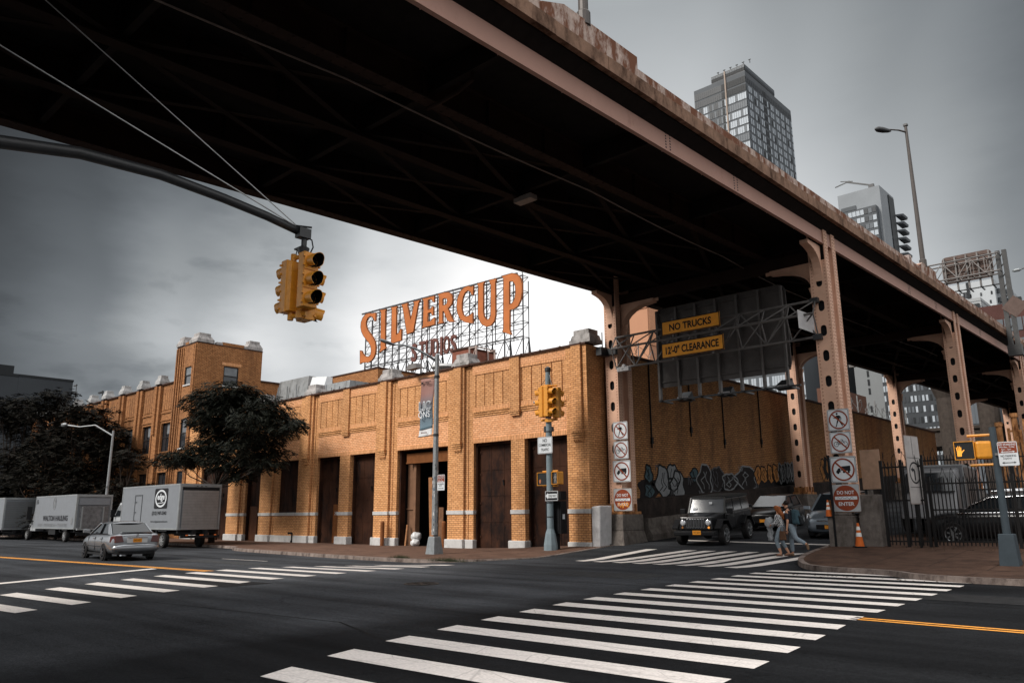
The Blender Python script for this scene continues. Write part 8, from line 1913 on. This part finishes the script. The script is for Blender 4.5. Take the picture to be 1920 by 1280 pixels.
# ============================================================ TREES
def leafmat(name, c1, c2):
    m = bpy.data.materials.new(name); m.use_nodes = True; t = m.node_tree; g = t.nodes.new('ShaderNodeNewGeometry'); r = t.nodes.new('ShaderNodeValToRGB')
    r.color_ramp.elements[0].color = (*c1, 1); r.color_ramp.elements[1].color = (*c2, 1); t.links.new(g.outputs['Random Per Island'], r.inputs[0]); t.links.new(r.outputs[0], t.nodes['Principled BSDF'].inputs['Base Color'])
    t.nodes['Principled BSDF'].inputs['Roughness'].default_value = .7; t.nodes['Principled BSDF'].inputs['Specular IOR Level'].default_value = .12; return m
LF1 = leafmat('dark_leaves', (.0035, .005, .0035), (.017, .018, .012)); LF2 = leafmat('brownish_leaves', (.002, .0028, .002), (.014, .011, .007))
BARK = mat('dark_bark', (.030, .022, .018), .9, var=.3, scale=8)
def tree(loc, lab, clusters, trunk_r, seed, leaf, lm, per, droop=.4, spread=1.0, grp='street trees'):
    random.seed(seed); o = empty('tree', loc, 0, lab, 'tree', grp)
    # fork point
    zc = min(c[2]-c[3]*.5 for c in clusters); fork = Vector((0, 0, max(1.6, zc*(.95 if leaf < .2 else .62))))
    mb = MB(); mb.tube([(0, 0, -.2), (.05, .03, fork.z*.5), tuple(fork)], [trunk_r*1.25, trunk_r, trunk_r*.85], 10); tr = mb.build('trunk', BARK, o, smooth_=True)
    mb = MB()
    for c in clusters:
        e = Vector(c[:3]); mid = fork.lerp(e, .5)+Vector((random.uniform(-.3, .3), random.uniform(-.3, .3), -.25))
        mb.tube([tuple(fork), tuple(fork.lerp(mid, .5)), tuple(mid), tuple(e)], [trunk_r*.34, trunk_r*.25, trunk_r*.18, trunk_r*.08], 6)
        for k in range(5):
            d = Vector((random.gauss(0, 1), random.gauss(0, 1), random.gauss(0, .5))).normalized()*c[3]*.85; mb.tube([tuple(mid.lerp(e, .6)), tuple(e+d*.5), tuple(e+d)], [.035, .022, .010], 4)
    mb.build('limbs', BARK, o)
    vs = []; fs = []
    for c in clusters:
        n = int(per*c[3]**2*spread); 
        for _ in range(n):
            d = Vector((random.gauss(0, 1), random.gauss(0, 1), random.gauss(0, 1))).normalized(); rr = c[3]*(random.random()**.45)
            if random.random() < .12: rr *= 1.12
            p = Vector(c[:3])+Vector((d.x*rr, d.y*rr, d.z*rr*(.50 if grp and leaf < .2 else .62)))
            # a spray of leaflets along a drooping stem
            a = math.atan2(d.y, d.x)+random.gauss(0, .7); st = Vector((math.cos(a), math.sin(a), random.uniform(-droop-.2, .35))).normalized(); up = Vector((random.gauss(0, .35), random.gauss(0, .35), 1)).normalized(); sd = st.cross(up).normalized()
            for k in range(4):
                q = p+st*leaf*.55*k+Vector((0, 0, -.02*k*k*droop)); L_ = leaf*random.uniform(.75, 1.2); W_ = L_*.30
                for s_ in (1, -1):
                    tip = q+(sd*s_*.8+st*.5).normalized()*L_+Vector((0, 0, -L_*droop*random.uniform(.2, .9))); m2 = q.lerp(tip, .5); w2 = st*W_
                    b = len(vs); vs += [q, m2+w2, tip, m2-w2]; fs.append((b, b+1, b+2, b+3))
    me = bpy.data.meshes.new('crown'); me.from_pydata([tuple(v) for v in vs], [], fs); me.materials.append(lm); cr = bpy.data.objects.new('crown', me); COL.objects.link(cr); cr.parent = o
    return o
# street tree in front of the tower: clusters read off the photograph at their real depth
TY = 24.0
base = PY(396, 1010, TY); tb = Vector((base.x, TY, 0.0))
def cl(px, py, rpx, dy=0):
    p = PY(px, py, TY+dy); k = (PY(px+rpx, py, TY+dy)-p).length
    return (p.x-tb.x, p.y-tb.y, p.z-tb.z, k)
C1 = [cl(425, 742, 34, -.5), (cl(462, 752, 30, .8)), cl(395, 757, 30, .6), cl(500, 762, 28, -.8), cl(440, 775, 36, 0), cl(520, 790, 30, .5), cl(540, 800, 22, -.4), cl(480, 790, 32, -1.4), cl(405, 785, 28, -1), cl(378, 790, 16, 0), cl(450, 722+14, 20, .2),
      cl(440, 822, 34, .8), cl(400, 832, 26, -.9), cl(375, 856, 24, .4), cl(345, 858, 22, -.6), cl(320, 862, 17, .3), cl(470, 835, 30, -1.2), cl(505, 820, 22, .9), cl(430, 862, 30, -.3), cl(470, 868, 26, .7), cl(500, 866, 22, -.7), cl(452, 892, 16, 0), cl(525, 848, 14, .2), cl(418, 808, 20, 1.6), cl(555, 792, 10, 0)]
tree(tuple(tb), 'spreading dark tree with layered drooping leaves standing between the rental truck and the brick tower', [(a_, b_, c_2, d_*.85) for a_, b_, c_2, d_ in C1], .17, 3, .165, LF1, 185, .5)
# broad dark trees to the left
def lefttree(px, top, depth, rad, seed, lab, low=2.2, n=26):
    b = PY(px, 1000, depth); t = PY(px, top, depth); H = t.z; random.seed(seed); C = []
    for k in range(n):
        zf = random.random(); z = low+(H-low)*zf; w_ = rad*math.sin(math.pi*min(1, .25+.70*zf))**.7; a = random.random()*6.28; r_ = w_*random.random()**.5
        C.append((r_*math.cos(a), r_*math.sin(a)*.8, z-.6, rad*random.uniform(.26, .42)))
    C.append((0, 0, H-rad*.22, rad*.34)); C.append((rad*.35, .2, H-rad*.45, rad*.33)); C.append((-rad*.4, -.2, H-rad*.40, rad*.33))
    return tree((b.x, depth, 0), lab, C, .26, seed+50, .26, LF2, 50, .3)
lefttree(226, 842, 24.5, 2.2, 9, 'smallest dark tree of the left row, nearest the brick tower', 1.0, 16)
lefttree(185, 790, 25.2, 3.4, 5, 'dark tree behind the pale street lamp', 1.0)
lefttree(130, 762, 24.0, 4.2, 6, 'dark bushy tree above the hauling truck', 1.0)
lefttree(66, 740, 24.0, 5.0, 7, 'tallest dark tree rising against the grey warehouse', 1.0, 30)
lefttree(5, 757, 23.5, 5.5, 8, 'dark tree cut by the left edge of the picture', 1.0, 30)
# ============================================================ BACKGROUND BUILDINGS
gl = [mat('tower_glass_dark', (.030, .034, .039), .45, 0, var=0, spec=.3), mat('tower_glass_mid', (.085, .097, .11), .45, 0, var=0, spec=.3), mat('tower_glass_pale', (.33, .365, .40), .45, 0, var=0, spec=.3), mat('tower_frame_grey', (.085, .092, .10), .6, var=.1, scale=.1), mat('tower_glass_deep', (.014, .016, .018), .5, 0, var=0, spec=.2)]
def curtain(mb, p0, ux, w_, z0, z1, nx, nz, gap=.14, zgap=.28, pick=None, off=.15):
    ux = Vector(ux); n = Vector((ux.y, -ux.x, 0)); dx = w_/nx; dz = (z1-z0)/nz
    for j in range(nz):
        for i in range(nx):
            m_ = pick(i, j) if pick else random.choice((0, 1, 1, 2))
            if m_ is None: continue
            a = i*dx+dx*gap/2; b = (i+1)*dx-dx*gap/2; c = z0+j*dz+dz*zgap*.6; d = z0+(j+1)*dz-dz*zgap*.4
            o_ = Vector(p0)+n*off; P = [o_+ux*a+Vector((0, 0, c)), o_+ux*b+Vector((0, 0, c)), o_+ux*b+Vector((0, 0, d)), o_+ux*a+Vector((0, 0, d))]; mb.mi = m_; mb.add([tuple(q) for q in P], [(0, 1, 2, 3)])
            if dx > 1.6 and gap < .3 and m_ != 3:
                mb.mi = 3; m = (a+b)/2; q0 = o_+n*.02; mb.add([tuple(q0+ux*(m-.07)+Vector((0, 0, c))), tuple(q0+ux*(m+.07)+Vector((0, 0, c))), tuple(q0+ux*(m+.07)+Vector((0, 0, d))), tuple(q0+ux*(m-.07)+Vector((0, 0, d)))], [(0, 1, 2, 3)])
    mb.mi = 0
def bloc(name, lab, x0, x1, y0, y1, z1, m_, cat='tower', grp=None):
    o = empty(name, (x0, y0, 0), label=lab, cat=cat, group=grp); mb = MB(); mb.box(0, x1-x0, 0, y1-y0, -5, z1); mb.build('shell', m_, o); return o
# tallest tower
Yt = 300.0; c_t = PY(1397, 143, Yt); Xc = c_t.x; xl = PY(1301, 172, Yt).x; yr = PXX(1482, 206, Xc).y; zb_ = PY(1397, 143, Yt).z; zbody = PY(1301, 172, Yt).z; zcr = PY(1397, 119, Yt).z; ycr = PXX(1451, 168, Xc).y; xcl = PY(1333, 143, Yt).x
random.seed(4)
T = bloc('glass_tower', 'tallest glass tower with a stepped dark crown behind the roadway parapet', xl, Xc, Yt, yr, zbody, gl[3], grp='glass towers behind the roadway')
mb = MB(); mb.box(xcl-xl, Xc-xl-.01, 0.02, ycr-Yt, zbody, zcr); mb.build('crown', gl[0], T)
mb = MB(); w_ = Xc-xl; nf = 46
def pk(i, j):
    s_ = i/24
    if .52 < s_ < .58: return 4
    if j > 43: return 4 if s_ > .5 else 0
    if s_ > .58: return 2 if (j % 4 != 2 and (i*7+j*3) % 9 > 1) else 1
    if .25 < s_ < .5: return 0 if (i+j) % 3 else 1
    return (2, 0, 2, 1)[int(s_*14) % 4]
curtain(mb, (0, 0, 0), (1, 0, 0), w_, 10, zbody-2, 24, nf, .12, .22, pk)
curtain(mb, (w_, 0, 0), (0, 1, 0), yr-Yt, 10, zbody-2, 26, nf, .34, .30, lambda i, j: 4 if i in (9, 10) else (0 if (j > 44) else (1 if i % 3 == 0 else 2) if (i*5+j*11) % 17 else 4))
curtain(mb, (xcl-xl, 0.0, 0), (1, 0, 0), Xc-xcl, zbody+.5, zcr-.5, 14, 5, .10, .12, lambda i, j: 1 if j > 2 else 4)
curtain(mb, (w_, 0, 0), (0, 1, 0), ycr-Yt, zbody+.5, zcr-.5, 22, 4, .10, .12, lambda i, j: 1 if j > 1 else 0)
mb.build('curtain_wall', gl, T)
mb = MB(); x_ = (xcl-xl)+(Xc-xcl)*.42; mb.box(x_-.3, x_+.3, -.6, 0, 5, zcr); mb.build('facade_fin', mat('tan_fin', (.30, .24, .2), .6, var=0), T)
mb = MB()
for k in range(6): x_ = xcl-xl+3+k*3.1; mb.box(x_, x_+.25, 1, 1.25, zcr, zcr+1.6); mb.box(x_-.5, x_+.6, 1, 1.25, zcr+1.5, zcr+1.8)
mb.build('roof_rails', gl[4], T)
# second tower with crane
Y2 = 260.0; c2 = PY(1648, 347, Y2); X2 = c2.x; xl2 = PY(1570, 367, Y2).x; y2r = PXX(1667, 358, X2).y; z2 = c2.z; zg = PY(1645, 388, Y2).z
T = bloc('unfinished_tower', 'second tower right of the tallest, pale blank top, stacked balconies and a crane jib', xl2, X2, Y2, y2r+4, z2, mat('pale_tower_panels', (.22, .235, .25), .7, var=.08, scale=.15), grp='glass towers behind the roadway')
mb = MB(); mb.box(-1.5, X2-xl2-1.0, -2.5, -.02, 0, zg); mb.build('glass_front', gl[3], T)
mb = MB(); random.seed(8); curtain(mb, (-1.5, -2.5, 0), (1, 0, 0), X2-xl2+.5, 10, zg-.3, 11, 34, .14, .35, lambda i, j: random.choice((0, 1, 2, 1, 1, 2)))
curtain(mb, (X2-xl2, 0, 0), (0, 1, 0), 7, 8, z2*.72, 3, 36, .2, .35, lambda i, j: random.choice((2, 2, 1)))
mb.mi = 4; mb.box(X2-xl2+.02, X2-xl2+.3, 8, y2r-Y2+3, z2*.80, z2-1); mb.mi = 3
for a, b in ((.06, .42),): mb.box((X2-xl2)*a, (X2-xl2)*b, -.3, -.02, zg+1, z2-5)
mb.mi = 0; mb.build('curtain_wall', gl, T)
mb = MB()
bz_ = PY(1668, 411, Y2+17).z
for k in range(14): z = bz_-2.8*k; mb.hexa([(X2-xl2+.01, 14, z-.35), (X2-xl2+2.0, 16, z-.3), (X2-xl2+2.0, 21, z-.3), (X2-xl2+.01, 21, z-.35), (X2-xl2+.01, 14, z+.1), (X2-xl2+2.2, 16, z+.5), (X2-xl2+2.2, 21, z+.5), (X2-xl2+.01, 21, z+.1)])
mb.each('balcony', gl[3], T)
cr = empty('tower_crane', (X2-3, Y2+3, z2), label='thin crane jib resting above the blank top of the second tower', cat='crane')
cr.location = PY(1632, 352, Y2+3); cr.location.z = z2; a = PY(1566, 352, Y2+3)-cr.location; mb = MB(); mb.bar((1, 0, 1.6), (a.x+4, 0, a.z+.8), .55, .45); mb.bar((a.x+5, 0, a.z+.9), (a.x, 0, a.z), .3); mb.bar((a.x+6, 0, a.z+.5), (a.x+2, 0, a.z+1.6), .25); mb.box(-.5, 1.2, -.5, .5, 0, 2.2)
mb.build('jib', DKPOLE, cr)
# patterned white tower group at the far right
Y3 = 330.0; A = PY(1763, 545, Y3); B = PY(1862, 522, Y3); random.seed(12)
T = bloc('patterned_tower', 'white tower with scattered dark slot windows behind the roadway gantry', A.x, B.x, Y3, Y3+40, B.z, mat('pale_slab_wall', (.40, .42, .435), .7, var=.05, scale=.2), grp='white towers at the far right')
mb = MB(); zt3 = B.z
for j in range(int(zt3/3.4)):
    for i in range(26):
        if random.random() < .42: x_ = (B.x-A.x)*i/26; mb.mi = random.choice((0, 4, 4)); mb.box(x_, x_+(B.x-A.x)/26*.8, -.2, -.02, j*3.4, j*3.4+random.choice((1.2, 2.4)))
mb.mi = 4; mb.box((B.x-A.x)*.50, (B.x-A.x)*.55, -.6, -.21, 0, zt3+.1)
mb.build('slot_windows', gl, T)
mb = MB(); C3 = PY(1893, 560, Y3+5)
P = [(B.x-A.x+.05, 3), (C3.x-A.x, 10), (C3.x-A.x, 40), (B.x-A.x+.05, 40)]; mb.prism(P, B.z-3, (), lambda u, v, w: (u, v, w)); mb.build('side_wing', mat('pale_wing_wall', (.30, .32, .335), .7, var=.05), T)
mb = MB()
for j in range(int(zt3/3.4)):
    for k in range(7):
        if random.random() < .7: t_ = (k+.2)/7; u_ = P[0][0]+(P[1][0]-P[0][0])*t_; v_ = 3+7*t_; mb.box(u_, u_+1.3, v_-.6, v_-.2, j*3.4+.5, j*3.4+2.4)
mb.build('wing_windows', gl[0], T)
A = PY(1775, 580, 240); B = PY(1838, 557, 240); C3 = PXX(1900, 578, B.x)
T = bloc('pale_stone_block', 'blank pale stone block in front of the patterned white tower', A.x-6, B.x, 240, max(250, C3.y), B.z, mat('striated_stone', (.30, .31, .315), .8, var=.12, scale=.5), 'building', 'white towers at the far right')
mb = MB()
for k in range(26): z = B.z-1-k*1.6; mb.box(0, B.x-A.x+6.05, -.05, -.005, z, z+.12); mb.box(B.x-A.x+6.005, B.x-A.x+6.06, 0, C3.y-240, z, z+.12)
mb.build('joints', gl[3], T)
A = PY(1828, 592, 170); B = PY(1925, 610, 170)
T = bloc('red_brick_glass_block', 'dark red-brown office block with bands of glass at the right edge', A.x, A.x+40, 170, 200, A.z+1.5, mat('maroon_brick', (.075, .035, .03), .8, var=.15, scale=.5), 'building')
mb = MB(); random.seed(2); H_ = A.z
for j in range(9): curtain(mb, (0, 0, 0), (1, 0, 0), 40, H_-4.2-4*j, H_-1.4-4*j, 26, 1, .12, .1, lambda i, j_: 1 if i < 9 else 0)
mb.build('glass_bands', gl, T)
mb = MB()
for k in range(6): mb.box(k*7, k*7+1, 0, 1, H_+1.5, H_+2.4)
mb.build('parapet_blocks', gl[4], T)
# buildings glimpsed below the roadway
def lowtower(name, lab, px0, px1, pyt, Y, nx, nz, m_, pick, gap=.2, zgap=.35, dep=25, extra=0):
    A = PY(px0, pyt, Y); B = PY(px1, pyt, Y); T = bloc(name, lab, A.x, B.x, Y, Y+dep, A.z+extra, m_, 'building', 'buildings glimpsed under the roadway'); mb = MB(); curtain(mb, (0, 0, 0), (1, 0, 0), B.x-A.x, 1, A.z+extra-.5, nx, nz, gap, zgap, pick, .12); mb.build('windows', gl, T); return T
random.seed(31); rc = random.choice
lowtower('glass_block', 'pale glass block glimpsed below the big grey sign back', 1375, 1503, 640, 190, 26, 16, gl[3], lambda i, j: rc((2, 2, 1, 2)), .14, .25, 25, 6)
lowtower('glass_block', 'tall striped glass block between the two rows of columns, left of the blank grey block', 1505, 1560, 600, 200, 16, 20, gl[3], lambda i, j: rc((1, 2, 2)), .3, .2, 25, 8)
T = lowtower('brown_block', 'small brown and dark apartment block low between the columns', 1531, 1560, 728, 120, 5, 5, mat('dim_brown_wall', (.10, .05, .035), .8), lambda i, j: rc((0, 2, 4)) if i > 1 else None, .3, .4, 15)
T = lowtower('blank_grey_block', 'blank grey block with one column of small dark windows under the roadway', 1596, 1646, 640, 200, 9, 22, mat('flat_grey_render', (.19, .20, .205), .8, var=.05, scale=.1), lambda i, j: 4 if i == 4 and j % 4 else None, .3, .3, 30, 6)
lowtower('window_grid_block', 'dark grid block with pale square windows beside the blank grey block', 1646, 1690, 640, 190, 9, 20, gl[0], lambda i, j: rc((2, 1, 2, 0)), .3, .4, 30, 6)
lowtower('window_grid_block', 'wide dark grid block with pale square windows seen right of the third left column', 1672, 1795, 690, 185, 17, 16, gl[0], lambda i, j: rc((2, 1, 2, 0, 2, 4)), .42, .45, 30, 6)
lowtower('low_glass_hall', 'low pale glass hall far under the roadway at the right', 1780, 1860, 742, 150, 9, 4, gl[3], lambda i, j: rc((1, 2, 1)), .06, .1, 20, 0)
A = PY(1139, 586, 140); B = PY(1214, 586, 140)
T = bloc('peach_tower', 'plain peach tower half hidden behind the left front column', A.x, B.x, 140, 160, A.z, mat('peach_render', (.42, .215, .13), .8, var=.05, scale=.2), 'building')
mb = MB(); mb.box(B.x-A.x+.01, B.x-A.x+.15, .3, 19, A.z-9, A.z-.5); mb.box(0, B.x-A.x, -.2, -.01, A.z-.8, A.z-.2); mb.build('trim', mat('peach_trim', (.48, .24, .14), .8), T)
# grey warehouse at the left
WXX = -170.0; A = PXX(-60, 695, WXX); B = PXX(137, 716, WXX); A2 = PXX(100, 713, WXX)
Tt = empty('grey_warehouse', (WXX, A.y, 0), label='large blank dark grey warehouse beyond the trees at the far left', cat='building')
WG = mat('dark_grey_cladding', (.045, .05, .056), .7, var=.1, scale=.1)
mb = MB(); mb.box(-40, 0, -20, A2.y-A.y, -2, A2.z); mb.box(-30, .05, A2.y-A.y-6, B.y-A.y, -2, B.z); mb.build('walls', WG, Tt)
mb = MB(); mb.box(-40.1, .1, -20, A2.y-A.y-6.1, A2.z, A2.z+.5); mb.box(-30.1, .15, A2.y-A.y-6.1, B.y-A.y+.1, B.z, B.z+.4)
for k in range(5): mb.box(-3, .0, A2.y-A.y-5+k*.01-8, A2.y-A.y-7, A2.z+.5, A2.z+2.0) if k == 0 else None
mb.build('roof_edge', gl[4], Tt)
# coiled wire on the side wall top
o = empty('wall_top_razor_wire', (XC-.1, 28.7, 9.12), label='coils of thin razor wire on top of the corner wall beside the left column', cat='razor wire')
random.seed(9); mb = MB(); pts = []
for k in range(220): t_ = k/220; a = k*.42; pts.append((.22*math.cos(a*.5)+.1*random.random(), t_*9+.12*math.sin(a*1.3), .28+.30*math.sin(a)+.05*random.random()))
mb.tube(pts, .012, 3)
for y in (0, 3, 6, 9): mb.bar((0, y, -.05), (0, y, .75), .04)
mb.build('coils', mat('grey_wire', (.16, .16, .16), .5, .5), o)
o = empty('wall_top_razor_wire', (XC-.1, 58, 9.12), label='second stretch of razor wire on the wall top behind the right column', cat='razor wire')
mb = MB(); pts = []
for k in range(260): t_ = k/260; a = k*.42; pts.append((.3*math.cos(a*.5)+.1*random.random(), t_*16+.12*math.sin(a*1.3), .45+.45*math.sin(a)+.05*random.random()))
mb.tube(pts, .02, 3)
for y in (0, 4, 8, 12, 16): mb.bar((0, y, -.05), (0, y, 1.3), .08)
mb.build('coils', mat('grey_wire', (1, 1, 1)), o)
# drop anything orphaned
for o in list(bpy.data.objects):
    if o.type == 'EMPTY' and not any(q.parent == o for q in bpy.data.objects): bpy.data.objects.remove(o)
